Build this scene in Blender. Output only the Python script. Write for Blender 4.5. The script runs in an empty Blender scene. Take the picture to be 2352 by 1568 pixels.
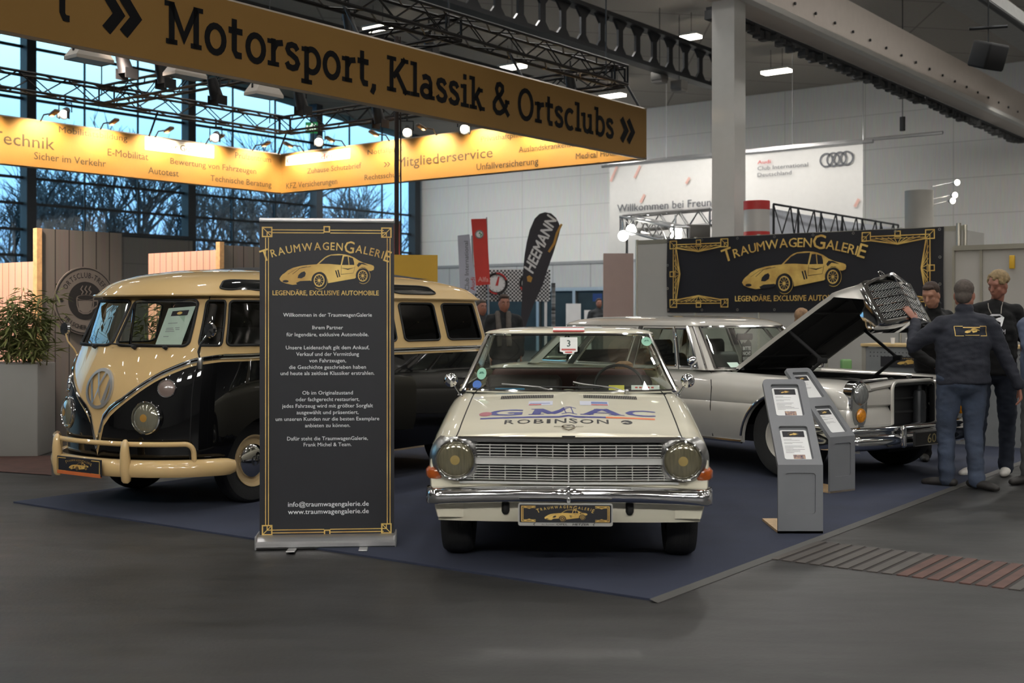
import bpy, math, random
from math import sin, cos, pi, radians, sqrt, atan2
from mathutils import Vector, Matrix, noise
from mathutils.geometry import tessellate_polygon
random.seed(7)
SC = bpy.context.scene
COL = SC.collection
V = Vector
# ---------------------------------------------------------------- camera
cam = bpy.data.cameras.new('camera'); camo = bpy.data.objects.new('camera', cam); COL.objects.link(camo)
camo.location = (0, 0, 1.46); camo.rotation_euler = (pi/2, 0, 0)
cam.sensor_width = 36.0; cam.lens = 2720/2352*36.0; cam.shift_y = -(784-725)/2352
cam.dof.use_dof = True; cam.dof.focus_distance = 9.4; cam.dof.aperture_fstop = 2.6
cam.clip_end = 400
SC.camera = camo
SC.view_settings.view_transform = 'Standard'; SC.view_settings.look = 'None'
SC.view_settings.exposure = 0.08; SC.view_settings.gamma = 1.0
try: SC.view_settings.use_curve_mapping = False
except Exception: pass
# ---------------------------------------------------------------- hall frame: u towards the camera along the glass wall, v along the back wall
def H(u, v, z=0.0): return V((-4.29-.616*u+.788*v, 54-.788*u-.616*v, z))
def ceil_z(u): return 9.6+.09*u
AX = V((.616, .788, 0)); BX = V((-.788, .616, 0))
ROT_A = atan2(.788, .616)          # heading of the long hall axis
def pix(x, y, Z): return V(((x-1176)*Z/2720, Z, 1.46-(y-725)*Z/2720))
# ---------------------------------------------------------------- world: dusk sky outside the glass
W = bpy.data.worlds.new('dusk_sky'); SC.world = W; W.use_nodes = True
nt = W.node_tree; bg = nt.nodes['Background']
tc = nt.nodes.new('ShaderNodeTexCoord'); sx = nt.nodes.new('ShaderNodeSeparateXYZ'); rp = nt.nodes.new('ShaderNodeValToRGB')
nt.links.new(tc.outputs['Generated'], sx.inputs[0]); nt.links.new(sx.outputs['Z'], rp.inputs[0]); nt.links.new(rp.outputs[0], bg.inputs[0])
e = rp.color_ramp.elements
e[0].position = 0.0; e[0].color = (.30, .46, .66, 1)
e[1].position = .22; e[1].color = (.68, .95, 1.0, 1)
m_ = e.new(.07); m_.color = (.34, .56, .84, 1)
m_ = e.new(.14); m_.color = (.42, .74, .98, 1)
bg.inputs[1].default_value = 2.9
# ---------------------------------------------------------------- hall lights: high-bay grid, stand spots and added unseen fill
LAMP_W = 78
def area(loc, sx_, sy_, watt, rot=(0, 0, 0), col=(1, .975, .935)):
    l = bpy.data.lights.new('hall_and_fill_light', 'AREA'); l.shape = 'RECTANGLE'; l.size = sx_; l.size_y = sy_; l.energy = watt; l.color = col; l.spread = radians(140)
    o = bpy.data.objects.new('hall_and_fill_light', l); COL.objects.link(o); o.location = loc; o.rotation_euler = rot
    return o
LAMP_SPOTS = [(9.08, 19.06), (4.7, 19.9), (9.0, 12.5), (4.5, 13.5), (14.2, 11.4), (14.0, 18.6)]
for i in range(15):
    for j in range(-1, 8):
        u, v = 4.6+4.7*i, 12.3+6.8*j
        p = H(u, v, ceil_z(u)-.9)
        k = 1.0
        if p.y > 1:
            px = 1176+2720*p.x/p.y; py = 725-2720*(p.z-1.46)/p.y
            if -60 < px < 2420 and -30 < py < 1600: continue
        if u < 22: k = 2.8
        area(p, 1.1, .32, LAMP_W*k, (0, 0, ROT_A))
        if (i+j) % 2 == 0 and u < 50: area(p+V((0, 0, -1.2)), 1.5, 1.5, LAMP_W*.5*k, (pi, 0, ROT_A))  # unseen upward panels added to brighten the ceiling
for u, v in LAMP_SPOTS:
    area(H(u, v, ceil_z(u)-.8), .9, .3, LAMP_W*2.2, (0, 0, ROT_A))
for x_ in (-6.5, -3.2, 0, 3.2, 6.5):            # unseen soft fill added behind the camera to brighten the stand front
    l_ = area((x_, -4.5, 6.2), 1.2, .35, 38); l_.data.spread = radians(80)
    l_.rotation_euler = (V((x_*.6, 9.5, .9))-V((x_, -4.5, 6.2))).to_track_quat('-Z', 'Y').to_euler()
def spot(loc, tgt, watt, size=70, col=(1, .82, .58), r=.06, blend=.6):
    l = bpy.data.lights.new('spot_light', 'SPOT'); l.energy = watt; l.spot_size = radians(size); l.spot_blend = blend; l.color = col; l.shadow_soft_size = r
    o = bpy.data.objects.new('spot_light', l); COL.objects.link(o); o.location = loc
    o.rotation_euler = (V(tgt)-V(loc)).to_track_quat('-Z', 'Y').to_euler()
    return o
# ================================================================ helpers
class B:
    def __init__(s): s.v = []; s.f = []; s.m = []; s.cm = 0
    def add(s, vs, fs, mi=None):
        o = len(s.v); s.v += [tuple(p) for p in vs]; s.f += [tuple(i+o for i in f) for f in fs]; s.m += [s.cm if mi is None else mi]*len(fs); return s
    def mat(s, i): s.cm = i; return s
    def box(s, c, size, R=None, bev=0):
        hx, hy, hz = size[0]/2, size[1]/2, size[2]/2; c = V(c)
        if bev:
            b = min(bev, hx*.99, hy*.99, hz*.99); pts = []; 
            prof = [(-hz, b), (-hz+b, 0), (hz-b, 0), (hz, b)]
            def ring(z, ins):
                r = []
                for (sx1, sy1) in ((1, 1), (-1, 1), (-1, -1), (1, -1)):
                    for k in range(4):
                        a = k/3*pi/2+{(1, 1): 0, (-1, 1): pi/2, (-1, -1): pi, (1, -1): 1.5*pi}[(sx1, sy1)]
                        rr = max(b-ins, .0001)
                        r.append(V((sx1*(hx-b)+rr*cos(a), sy1*(hy-b)+rr*sin(a), z)))
                return r
            rows = [ring(-hz, b*.7), ring(-hz+b*.3, b*.3), ring(-hz+b, 0), ring(hz-b, 0), ring(hz-b*.3, b*.3), ring(hz, b*.7)]
            if R is not None: rows = [[R @ p for p in r] for r in rows]
            rows = [[p+c for p in r] for r in rows]
            s.grid(rows, cu=True); n = len(rows[0]); o = len(s.v)
            s.add(rows[0], [tuple(range(n-1, -1, -1))]); s.add(rows[-1], [tuple(range(n))])
            return s
        vs = [V((sx1*hx, sy1*hy, sz1*hz)) for sz1 in (-1, 1) for sy1 in (-1, 1) for sx1 in (-1, 1)]
        if R is not None: vs = [R @ p for p in vs]
        return s.add([p+c for p in vs], [(0, 2, 3, 1), (4, 5, 7, 6), (0, 1, 5, 4), (2, 6, 7, 3), (0, 4, 6, 2), (1, 3, 7, 5)])
    def grid(s, rows, cu=False, cv=False, flip=False):
        nr, nc = len(rows), len(rows[0]); fs = []
        for i in range(nr if cv else nr-1):
            for j in range(nc if cu else nc-1):
                a, b, c, d = i*nc+j, i*nc+(j+1) % nc, ((i+1) % nr)*nc+(j+1) % nc, ((i+1) % nr)*nc+j
                fs.append((a, d, c, b) if flip else (a, b, c, d))
        return s.add([p for r in rows for p in r], fs)
    def tube(s, path, r, n=8, closed=False, caps=True, ry=None, up=None):
        P = [V(p) for p in path]; N = len(P); rows = []; prev = None
        for i in range(N):
            if closed: t = P[(i+1) % N]-P[i-1]
            else: t = P[min(i+1, N-1)]-P[max(i-1, 0)]
            t = t.normalized() if t.length > 1e-9 else V((0, 0, 1))
            if up is not None: a = V(up)-t*t.dot(V(up))
            elif prev is None:
                a = t.cross(V((0, 0, 1))); a = a if a.length > .05 else t.cross(V((1, 0, 0)))
            else: a = prev-t*prev.dot(t)
            if a.length < 1e-6: a = t.orthogonal()
            a.normalize(); prev = a; b = t.cross(a)
            ra = r[i] if isinstance(r, (list, tuple)) else r; rb = ra if ry is None else ry
            rows.append([P[i]+a*ra*cos(2*pi*k/n)+b*rb*sin(2*pi*k/n) for k in range(n)])
        s.grid(rows, cu=True, cv=closed)
        if caps and not closed:
            s.add(rows[0], [tuple(range(n-1, -1, -1))]); s.add(rows[-1], [tuple(range(n))])
        return s
    def lathe(s, prof, o=(0, 0, 0), ax=(0, 0, 1), n=24, cap=True):
        ax = V(ax).normalized(); a = ax.orthogonal().normalized(); b = ax.cross(a); o = V(o)
        rows = [[o+ax*h+a*r*cos(2*pi*k/n)+b*r*sin(2*pi*k/n) for k in range(n)] for r, h in prof]
        s.grid(rows, cu=True)
        if cap:
            if prof[0][0] > 1e-4: s.add(rows[0], [tuple(range(n-1, -1, -1))])
            if prof[-1][0] > 1e-4: s.add(rows[-1], [tuple(range(n))])
        return s
    def poly(s, pts2, fn, d=0.0, d2=None):
        """filled (possibly concave) polygon through fn(x, y, d); with d2 also the far side and the rim"""
        n = len(pts2); tr = tessellate_polygon([[V((p[0], p[1], 0)) for p in pts2]])
        fr = [V(fn(p[0], p[1], d)) for p in pts2]
        s.add(fr, [tuple(t) for t in tr])
        if d2 is not None:
            bk = [V(fn(p[0], p[1], d2)) for p in pts2]
            s.add(bk, [tuple(reversed(t)) for t in tr])
            s.grid([fr, bk], cu=True)
        return s
    def stroke(s, pts, w, fn, d=0.0, closed=False):
        P = [V((p[0], p[1])) for p in pts]; n = len(P); L = []; R = []
        for i in range(n):
            if closed: t = (P[(i+1) % n]-P[i-1])
            else: t = P[min(i+1, n-1)]-P[max(i-1, 0)]
            t = t.normalized() if t.length > 1e-9 else V((1, 0)); nn = V((-t.y, t.x)); k = 1.0
            if 0 < i < n-1 or closed:
                t1 = (P[i]-P[i-1]); t1 = t1.normalized() if t1.length > 1e-9 else t
                k = 1/max(.5, abs(nn.dot(V((-t1.y, t1.x)))))
            L.append(fn(*(P[i]+nn*w/2*k), d)); R.append(fn(*(P[i]-nn*w/2*k), d))
        return s.grid([L, R], cu=closed)
    def rect(s, x0, y0, x1, y1, fn, d=0.0): return s.poly([(x0, y0), (x1, y0), (x1, y1), (x0, y1)], fn, d)
    def ring(s, cx, cy, r0, r1, fn, d=0.0, n=32, ky=1.0):
        a = [fn(cx+r0*cos(2*pi*k/n), cy+r0*ky*sin(2*pi*k/n), d) for k in range(n)]
        b = [fn(cx+r1*cos(2*pi*k/n), cy+r1*ky*sin(2*pi*k/n), d) for k in range(n)]
        return s.grid([a, b], cu=True)
    def disc(s, cx, cy, r, fn, d=0.0, n=28, ky=1.0):
        return s.poly([(cx+r*cos(2*pi*k/n), cy+r*ky*sin(2*pi*k/n)) for k in range(n)], fn, d)
    def text(s, txt, x, y, size, fn, d=0.0, align='CENTER', bold=0.0, sx=1.0, shear=0.0, width=None):
        vs, fs, w = text2d(txt, bold)
        if not vs: return s
        k = size; kx = size*sx
        if width: kx = width/w
        off = {'CENTER': -w/2, 'LEFT': 0, 'RIGHT': -w}[align]
        return s.add([fn(x+(p[0]+off)*kx+shear*p[1]*k, y+p[1]*k, d+p[2]) for p in vs], fs)
    def xf(s, M):
        s.v = [tuple(M @ V(p)) for p in s.v]; return s
    def join(s, o): return_ = s.f; off = len(s.v); s.v += o.v; s.f += [tuple(i+off for i in f) for f in o.f]; s.m += o.m; return s
_tx = {}
def text2d(txt, bold=0.0):
    """outline of a line of writing, cap height about .7 of the em; returns verts, faces, width"""
    key = (txt, bold)
    if key in _tx: return _tx[key]
    c = bpy.data.curves.new('writing', 'FONT'); c.body = txt; c.size = 1.0; c.resolution_u = 2
    o = bpy.data.objects.new('writing', c); COL.objects.link(o)
    dg = bpy.context.evaluated_depsgraph_get(); dg.update()
    me = bpy.data.meshes.new_from_object(o.evaluated_get(dg))
    vs = [(v.co.x, v.co.y) for v in me.vertices]; fs = [tuple(p.vertices) for p in me.polygons]
    bpy.data.objects.remove(o); bpy.data.curves.remove(c); bpy.data.meshes.remove(me)
    if vs:
        x0 = min(v[0] for v in vs); w = max(v[0] for v in vs)-x0; vs = [(v[0]-x0, v[1]) for v in vs]
    else: w = .3
    vs = [(v[0], v[1], 0.0) for v in vs]
    if bold and vs:                                   # heavier face: the outline printed again a hair to each side
        n = len(vs); b0, f0 = list(vs), list(fs); k = 0
        for dx, dy in ((-bold, 0), (bold, 0), (0, bold*.7), (0, -bold*.7)):
            k += 1; vs = vs+[(v[0]+dx, v[1]+dy, k*.00004) for v in b0]; fs = fs+[tuple(i+n*k for i in f) for f in f0]
    _tx[key] = (vs, fs, w); return _tx[key]
def obj(name, b, mats, parent=None, sharp=35, smooth=True, label=None, kind=None):
    me = bpy.data.meshes.new(name); me.from_pydata(b.v, [], b.f)
    if not isinstance(mats, (list, tuple)): mats = [mats]
    for m in mats: me.materials.append(m)
    me.polygons.foreach_set('material_index', [min(i, len(mats)-1) for i in b.m])
    if smooth:
        me.polygons.foreach_set('use_smooth', [True]*len(me.polygons))
    me.validate(); me.update()
    if smooth:
        try: me.set_sharp_from_angle(angle=radians(sharp))
        except Exception: pass
    o = bpy.data.objects.new(name, me); COL.objects.link(o)
    if parent is not None: o.parent = parent
    if label: o['label'] = label
    if kind: o['kind'] = kind
    return o
def thing(name, label, cat, loc=(0, 0, 0), rz=0.0, group=None):
    o = bpy.data.objects.new(name, None); COL.objects.link(o); o.empty_display_size = .1
    o.location = loc; o.rotation_euler = (0, 0, rz); o['label'] = label; o['category'] = cat
    if group: o['group'] = group
    return o
def tag(o, label, cat, group=None, kind=None):
    o['label'] = label; o['category'] = cat
    if group: o['group'] = group
    if kind: o['kind'] = kind
    return o
def struct(name, b, m, **k): return obj(name, b, m, kind='structure', **k)
def copy_tree(o, loc, rz=None, label=None):
    r = o.copy(); COL.objects.link(r); r.location = loc
    if rz is not None: r.rotation_euler = (0, 0, rz)
    if label: r['label'] = label
    for ch in list(o.children):
        c = ch.copy(); COL.objects.link(c); c.parent = r
        for g in list(ch.children):
            d = g.copy(); COL.objects.link(d); d.parent = c
    return r
def plane(o, ex, ez, en):
    o, ex, ez, en = V(o), V(ex), V(ez), V(en)
    return lambda x, y, d: o+ex*x+ez*y+en*d
FRONT = plane((0, 0, 0), (1, 0, 0), (0, 0, 1), (0, -1, 0))     # writing plane facing -Y
def lerp(a, b, t): return a+(b-a)*t
def interp(tab, x):
    if x <= tab[0][0]: return tab[0][1]
    for (a, fa), (b, fb) in zip(tab, tab[1:]):
        if x <= b: return fa+(fb-fa)*(x-a)/(b-a)
    return tab[-1][1]
def sinterp(tab, x):
    """smooth (Catmull-Rom) table"""
    n = len(tab)
    if x <= tab[0][0]: return tab[0][1]
    if x >= tab[-1][0]: return tab[-1][1]
    for i in range(n-1):
        if x <= tab[i+1][0]:
            x0, y0 = tab[i]; x1, y1 = tab[i+1]; h = x1-x0; t = (x-x0)/h
            def sl(k):
                if k == 0: return (tab[1][1]-tab[0][1])/(tab[1][0]-tab[0][0])
                if k == n-1: return (tab[-1][1]-tab[-2][1])/(tab[-1][0]-tab[-2][0])
                return (tab[k+1][1]-tab[k-1][1])/(tab[k+1][0]-tab[k-1][0])
            m0, m1 = sl(i)*h, sl(i+1)*h
            return (2*t**3-3*t*t+1)*y0+(t**3-2*t*t+t)*m0+(-2*t**3+3*t*t)*y1+(t**3-t*t)*m1
# ---------------------------------------------------------------- materials
def lin(c):
    if isinstance(c, str): c = tuple(int(c[i:i+2], 16)/255 for i in (0, 2, 4))
    return tuple(x/12.92 if x <= .04045 else ((x+.055)/1.055)**2.4 for x in c)
_mt = {}
def mat(name, c, rough=.5, metal=0.0, coat=0.0,  var=.06, scale=6.0, bump=0.0, bscale=60.0, spec=.5, emit=0.0, alpha=1.0, c2=None, stretch=None):
    if name in _mt: return _mt[name]
    m = bpy.data.materials.new(name); m.use_nodes = True; t = m.node_tree; p = t.nodes['Principled BSDF']
    L = t.links.new; N = t.nodes.new
    col = lin(c)
    tcn = N('ShaderNodeTexCoord'); nz = N('ShaderNodeTexNoise'); nz.inputs['Scale'].default_value = scale; nz.inputs['Detail'].default_value = 3
    if stretch:
        mp = N('ShaderNodeMapping'); mp.inputs['Scale'].default_value = stretch; L(tcn.outputs['Object'], mp.inputs[0]); L(mp.outputs[0], nz.inputs[0])
    else: L(tcn.outputs['Object'], nz.inputs[0])
    rpn = N('ShaderNodeValToRGB'); el = rpn.color_ramp.elements; el[0].position = .3; el[1].position = .7
    a = lin(c2) if c2 else tuple(max(0, x*(1-var)) for x in col); b_ = col if c2 else tuple(min(1, x*(1+var)) for x in col)
    el[0].color = (*a, 1); el[1].color = (*b_, 1); L(nz.outputs['Fac'], rpn.inputs[0]); L(rpn.outputs[0], p.inputs['Base Color'])
    p.inputs['Roughness'].default_value = rough; p.inputs['Metallic'].default_value = metal
    p.inputs['Specular IOR Level'].default_value = spec
    if coat: p.inputs['Coat Weight'].default_value = coat; p.inputs['Coat Roughness'].default_value = .03
    if bump:
        n2 = N('ShaderNodeTexNoise'); n2.inputs['Scale'].default_value = bscale; n2.inputs['Detail'].default_value = 4; L(tcn.outputs['Object'], n2.inputs[0])
        bn = N('ShaderNodeBump'); bn.inputs['Strength'].default_value = bump; bn.inputs['Distance'].default_value = .02; L(n2.outputs['Fac'], bn.inputs['Height']); L(bn.outputs[0], p.inputs['Normal'])
    if emit: p.inputs['Emission Color'].default_value = (*col, 1); p.inputs['Emission Strength'].default_value = emit
    if alpha < 1: p.inputs['Alpha'].default_value = alpha
    _mt[name] = m; return m
def glass(name, tint='e8efe8', refl=1.0, dark=1.0):
    """thin pane: clear seen straight on, mirror-like at a grazing angle"""
    if name in _mt: return _mt[name]
    m = bpy.data.materials.new(name); m.use_nodes = True; t = m.node_tree; t.nodes.clear(); N = t.nodes.new; L = t.links.new
    out = N('ShaderNodeOutputMaterial'); mx = N('ShaderNodeMixShader'); tr = N('ShaderNodeBsdfTransparent'); gl = N('ShaderNodeBsdfGlossy'); fr = N('ShaderNodeFresnel')
    nz = N('ShaderNodeTexNoise'); nz.inputs['Scale'].default_value = 2.0; rpn = N('ShaderNodeValToRGB')
    c = tuple(x*dark for x in lin(tint)); rpn.color_ramp.elements[0].color = (*[x*.97 for x in c], 1); rpn.color_ramp.elements[1].color = (*c, 1)
    L(nz.outputs['Fac'], rpn.inputs[0]); L(rpn.outputs[0], tr.inputs[0])
    ge = N('ShaderNodeNewGeometry'); mb = N('ShaderNodeMath'); mb.operation = 'MULTIPLY_ADD'; mb.inputs[1].default_value = -.8333; mb.inputs[2].default_value = 1.5; L(ge.outputs['Backfacing'], mb.inputs[0]); L(mb.outputs[0], fr.inputs['IOR']); gl.inputs['Roughness'].default_value = .0; gl.inputs[0].default_value = (refl, refl, refl, 1)
    ml = N('ShaderNodeMath'); ml.operation = 'MULTIPLY_ADD'; ml.inputs[1].default_value = 1.25; ml.inputs[2].default_value = .01; ml.use_clamp = True
    L(fr.outputs[0], ml.inputs[0]); L(ml.outputs[0], mx.inputs[0]); L(tr.outputs[0], mx.inputs[1]); L(gl.outputs[0], mx.inputs[2]); L(mx.outputs[0], out.inputs[0])
    _mt[name] = m; return m
CREAM = mat('bus_cream_paint', 'c0a473', .4, coat=1.0, var=.02, spec=.1)
BLACKP = mat('black_car_paint', '050506', .4, coat=1.0, var=.05, spec=.05)
IVORY = mat('ivory_car_paint', 'd8d3be', .4, coat=1.0, var=.02, spec=.1)
SILVER = mat('silver_car_paint', 'c3c0b8', .32, metal=.4, coat=1.0, var=.02)
CHROME = mat('chrome', 'd8d8d8', .07, metal=1.0, var=.02)
STEEL = mat('brushed_steel', 'a0a09e', .28, metal=1.0, var=.05)
ALU = mat('aluminium', 'b5b5b5', .38, metal=.9, var=.04)
RUBBER = mat('black_rubber', '141414', .65, var=.15)
TYRE = mat('tyre_rubber', '1b1b1b', .75, var=.2, bump=.15, bscale=90)
DARK = mat('dark_matte', '0d0d0e', .8, var=.2)
GLASS = glass('window_glass'); DIMGLASS = glass('dim_cabin_glass', '2a302e', .9, .55)  # second glass is darkened to imitate the dim cabin behind the rear panes
GOLD = mat('gold_print', 'e2c16c', .5, var=.22, scale=5.0, c2='b28a45')
INK = mat('navy_black_print', '17171d', .55, var=.06)
WHITEP = mat('white_print', 'dedede', .6, var=.03)
PAPER = mat('paper', 'd9dad9', .7, var=.02)
REDP = mat('red_print', 'b8322f', .5); BLUEP = mat('blue_print', '2b2f78', .4); ORANGEP = mat('orange_print', 'd06a35', .5)
GREYTXT = mat('grey_print', '6d6d70', .6)
BLACKT = mat('black_print', '101012', .5)
WARMGLASS = mat('headlamp_glass', '77715a', .12, metal=.35, coat=1.0, var=.25, scale=16, stretch=(6, 1, .5), c2='5c5846')
AMBER = mat('amber_lens', 'a04a10', .2, coat=1.0, var=.2, scale=30)
# ================================================================ setting
def brick(name, c, line, w, h, offset=0.0, mortar=.012, rough=.6, rnd=.1, axes='XZ', bump=0.0):
    """panelled or planked surface: panels w x h with thin joints, in the object's own plane"""
    m = bpy.data.materials.new(name); m.use_nodes = True; t = m.node_tree; p = t.nodes['Principled BSDF']; N = t.nodes.new; L = t.links.new
    tcn = N('ShaderNodeTexCoord'); sp = N('ShaderNodeSeparateXYZ'); cb = N('ShaderNodeCombineXYZ'); bk = N('ShaderNodeTexBrick')
    L(tcn.outputs['Object'], sp.inputs[0]); L(sp.outputs[axes[0]], cb.inputs[0]); L(sp.outputs[axes[1]], cb.inputs[1]); L(cb.outputs[0], bk.inputs[0])
    col = lin(c)
    bk.inputs['Color1'].default_value = (*[x*(1+rnd) for x in col], 1); bk.inputs['Color2'].default_value = (*[x*(1-rnd) for x in col], 1)
    bk.inputs['Mortar'].default_value = (*lin(line), 1); bk.inputs['Scale'].default_value = 1; bk.inputs['Mortar Size'].default_value = mortar
    bk.inputs['Mortar Smooth'].default_value = .1
    bk.inputs['Brick Width'].default_value = w; bk.inputs['Row Height'].default_value = h; bk.offset = offset
    nz = N('ShaderNodeTexNoise'); nz.inputs['Scale'].default_value = 3; mp = N('ShaderNodeMapping'); mp.inputs['Scale'].default_value = (7, 7, .5)
    L(tcn.outputs['Object'], mp.inputs[0]); L(mp.outputs[0], nz.inputs[0])
    mx = N('ShaderNodeMixRGB'); mx.blend_type = 'MULTIPLY'; mx.inputs[0].default_value = .25; L(bk.outputs['Color'], mx.inputs[1]); L(nz.outputs['Color'], mx.inputs[2])
    L(mx.outputs[0], p.inputs['Base Color']); p.inputs['Roughness'].default_value = rough
    return m
def floor_mat():
    m = bpy.data.materials.new('hall_asphalt_floor'); m.use_nodes = True; t = m.node_tree; p = t.nodes['Principled BSDF']; N = t.nodes.new; L = t.links.new
    tcn = N('ShaderNodeTexCoord'); mp = N('ShaderNodeMapping'); mp.inputs['Scale'].default_value = (.5, 1.6, 1); mp.inputs['Rotation'].default_value = (0, 0, .3)
    L(tcn.outputs['Object'], mp.inputs[0])
    n1 = N('ShaderNodeTexNoise'); n1.inputs['Scale'].default_value = 1.1; n1.inputs['Detail'].default_value = 7; n1.inputs['Roughness'].default_value = .62; L(mp.outputs[0], n1.inputs[0])
    r1 = N('ShaderNodeValToRGB'); r1.color_ramp.elements[0].position = .32; r1.color_ramp.elements[1].position = .72
    r1.color_ramp.elements[0].color = (*lin('212120'), 1); r1.color_ramp.elements[1].color = (*lin('343332'), 1); L(n1.outputs['Fac'], r1.inputs[0])
    L(r1.outputs[0], p.inputs['Base Color'])
    n2 = N('ShaderNodeTexNoise'); n2.inputs['Scale'].default_value = 4; n2.inputs['Detail'].default_value = 6; L(mp.outputs[0], n2.inputs[0])
    mr = N('ShaderNodeMapRange'); mr.inputs['To Min'].default_value = .33; mr.inputs['To Max'].default_value = .55; L(n2.outputs['Fac'], mr.inputs[0]); L(mr.outputs[0], p.inputs['Roughness'])
    n3 = N('ShaderNodeTexNoise'); n3.inputs['Scale'].default_value = 45; L(tcn.outputs['Object'], n3.inputs[0])
    bn = N('ShaderNodeBump'); bn.inputs['Strength'].default_value = .12; bn.inputs['Distance'].default_value = .01; L(n3.outputs['Fac'], bn.inputs['Height']); L(bn.outputs[0], p.inputs['Normal'])
    return m
FLOOR = floor_mat()
WALLM = brick('hall_wall_panel', 'd2d1cd', 'b4b3b0', 3.0, 1.2, rnd=.012, mortar=.014, rough=.55)
WALLG = brick('hall_wall_grey', 'a9aaa9', '8c8c8c', 1.9, 4.0, rnd=.02, mortar=.03)
CEILM = brick('hall_ceiling_panel', 'a8a29a', '85807a', 6.0, 2.2, rnd=.03, mortar=.03, axes='XY', rough=.8)
WHITEM = mat('white_painted_steel', 'c6c4bf', .5, var=.02)
DKSTEEL = mat('dark_steel', '26282b', .55, metal=.3, var=.1)
TRUSSM = mat('truss_black', '101011', .55, metal=.2, var=.1)
MULL = mat('dark_mullion', '31373d', .5, metal=.2)
YEL = mat('ochre_fabric', '7b5b26', .8, var=.025, scale=2)
def plane_wall(name, p0, ex, length, z0, z1, thick, m, extra=None):
    """upright slab whose own x axis runs along ex"""
    b = B(); b.box((length/2, thick/2, (z0+z1)/2), (length, thick, z1-z0))
    o = struct(name, b, m, smooth=False); o.location = p0; o.rotation_euler = (0, 0, atan2(ex.y, ex.x)); return o
b = B(); vs = [H(-1, -1), H(-1, 72), H(76, 72), H(76, -1)]; b.add(vs+[p-V((0, 0, .2)) for p in vs], [(0, 3, 2, 1), (4, 5, 6, 7), (0, 1, 5, 4), (1, 2, 6, 5), (2, 3, 7, 6), (3, 0, 4, 7)])
struct('floor', b, FLOOR, smooth=False)
b = B(); q = [(-1, -1), (-1, 72), (76, 72), (76, -1)]; vs = [H(u, v, ceil_z(u)) for u, v in q]
b.add(vs+[p+V((0, 0, .3)) for p in vs], [(0, 1, 2, 3), (7, 6, 5, 4), (0, 4, 5, 1), (1, 5, 6, 2), (2, 6, 7, 3), (3, 7, 4, 0)])
struct('ceiling', b, CEILM, smooth=False)
plane_wall('wall_back', H(0, 0), -BX, 72, 3.65, 9.7, .3, WALLM)
plane_wall('wall_back_lower', H(0, 0), -BX, 72, 0, 3.6, .3, WALLG)
plane_wall('trim_1', H(.05, 0), -BX, 72, 3.58, 3.7, .12, mat('trim_grey', '7f7f80', .5))
plane_wall('wall_right', H(76, 71.5), AX, 77, 0, 17, .3, WALLM)
plane_wall('wall_front', H(75.6, -1), -BX, 73, 0, 17, .3, WALLM)
# glass wall along u at v = 0: posts, transoms, thin bars, panes
def along(u, v, z): return H(u, v, z)
POSTS = [0.35, 6.3, 12.65, 19.0, 25.3, 31.6, 38, 44.3, 50.6, 57, 63.3, 69.6, 75]
b = B()
for u in POSTS: 
    R = Matrix.Rotation(ROT_A, 3, 'Z'); b.box(H(u, .1, 8), (.34, .42, 16.5), R)
struct('window_posts', b, MULL, smooth=False).name = 'window_1_posts'
b = B(); R = Matrix.Rotation(ROT_A, 3, 'Z')
zs = [.15, 2.6, 3.45, 4.3, 5.15, 6.0, 7.7, 8.6, 10.3, 11.2, 12.9, 14.6]
for z in zs: b.box(H(37.5, 0, z), (75, .1, .09), R)
for i in range(len(POSTS)-1):
    for k in (1, 2):
        b.box(H(lerp(POSTS[i], POSTS[i+1], k/3), 0, 8), (.05, .07, 16), R)
struct('window_1_bars', b, MULL, smooth=False)
b = B(); b.box(H(37.5, -.05, 8), (75.5, .012, 16), R); struct('window_1_pane', b, glass('hall_glass', 'd9e8f0', .8, .96), smooth=False)
b = B(); b.box(H(50, .12, 1.35), (55, .12, 2.7), R); b.box(H(61, .2, 8.5), (31, .2, 17), R); struct('wall_left', b, mat('parapet_grey', '55585b', .6), smooth=False)
b = B(); b.box(H(14.45, .35, 2.1), (3.5, .1, 4.25), R); struct('door_1', b, brick('portal_panel', '7d7a74', '5f5d5a', 1.7, 1.1, rnd=.02), smooth=False)
b = B(); b.box(H(14.45, .36, 4.32), (3.6, .16, .12), R); struct('door_1_frame', b, MULL, smooth=False)
# dark glazed doors of the back wall
b = B(); Rb = Matrix.Rotation(atan2(-.616, .788), 3, 'Z')
b.box(H(.12, 7.0, 1.25), (7.4, .05, 2.5), Rb); struct('door_2', b, mat('dark_door_glass', '1a2426', .35, var=.3, scale=2), smooth=False)
b = B()
for v in (3.3, 5.15, 7.0, 8.85, 10.7): b.box(H(.2, v, 1.28), (.14, .12, 2.56), Rb)
b.box(H(.2, 7.0, 2.55), (7.5, .14, .14), Rb); struct('door_2_frame', b, ALU, smooth=False)
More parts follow.
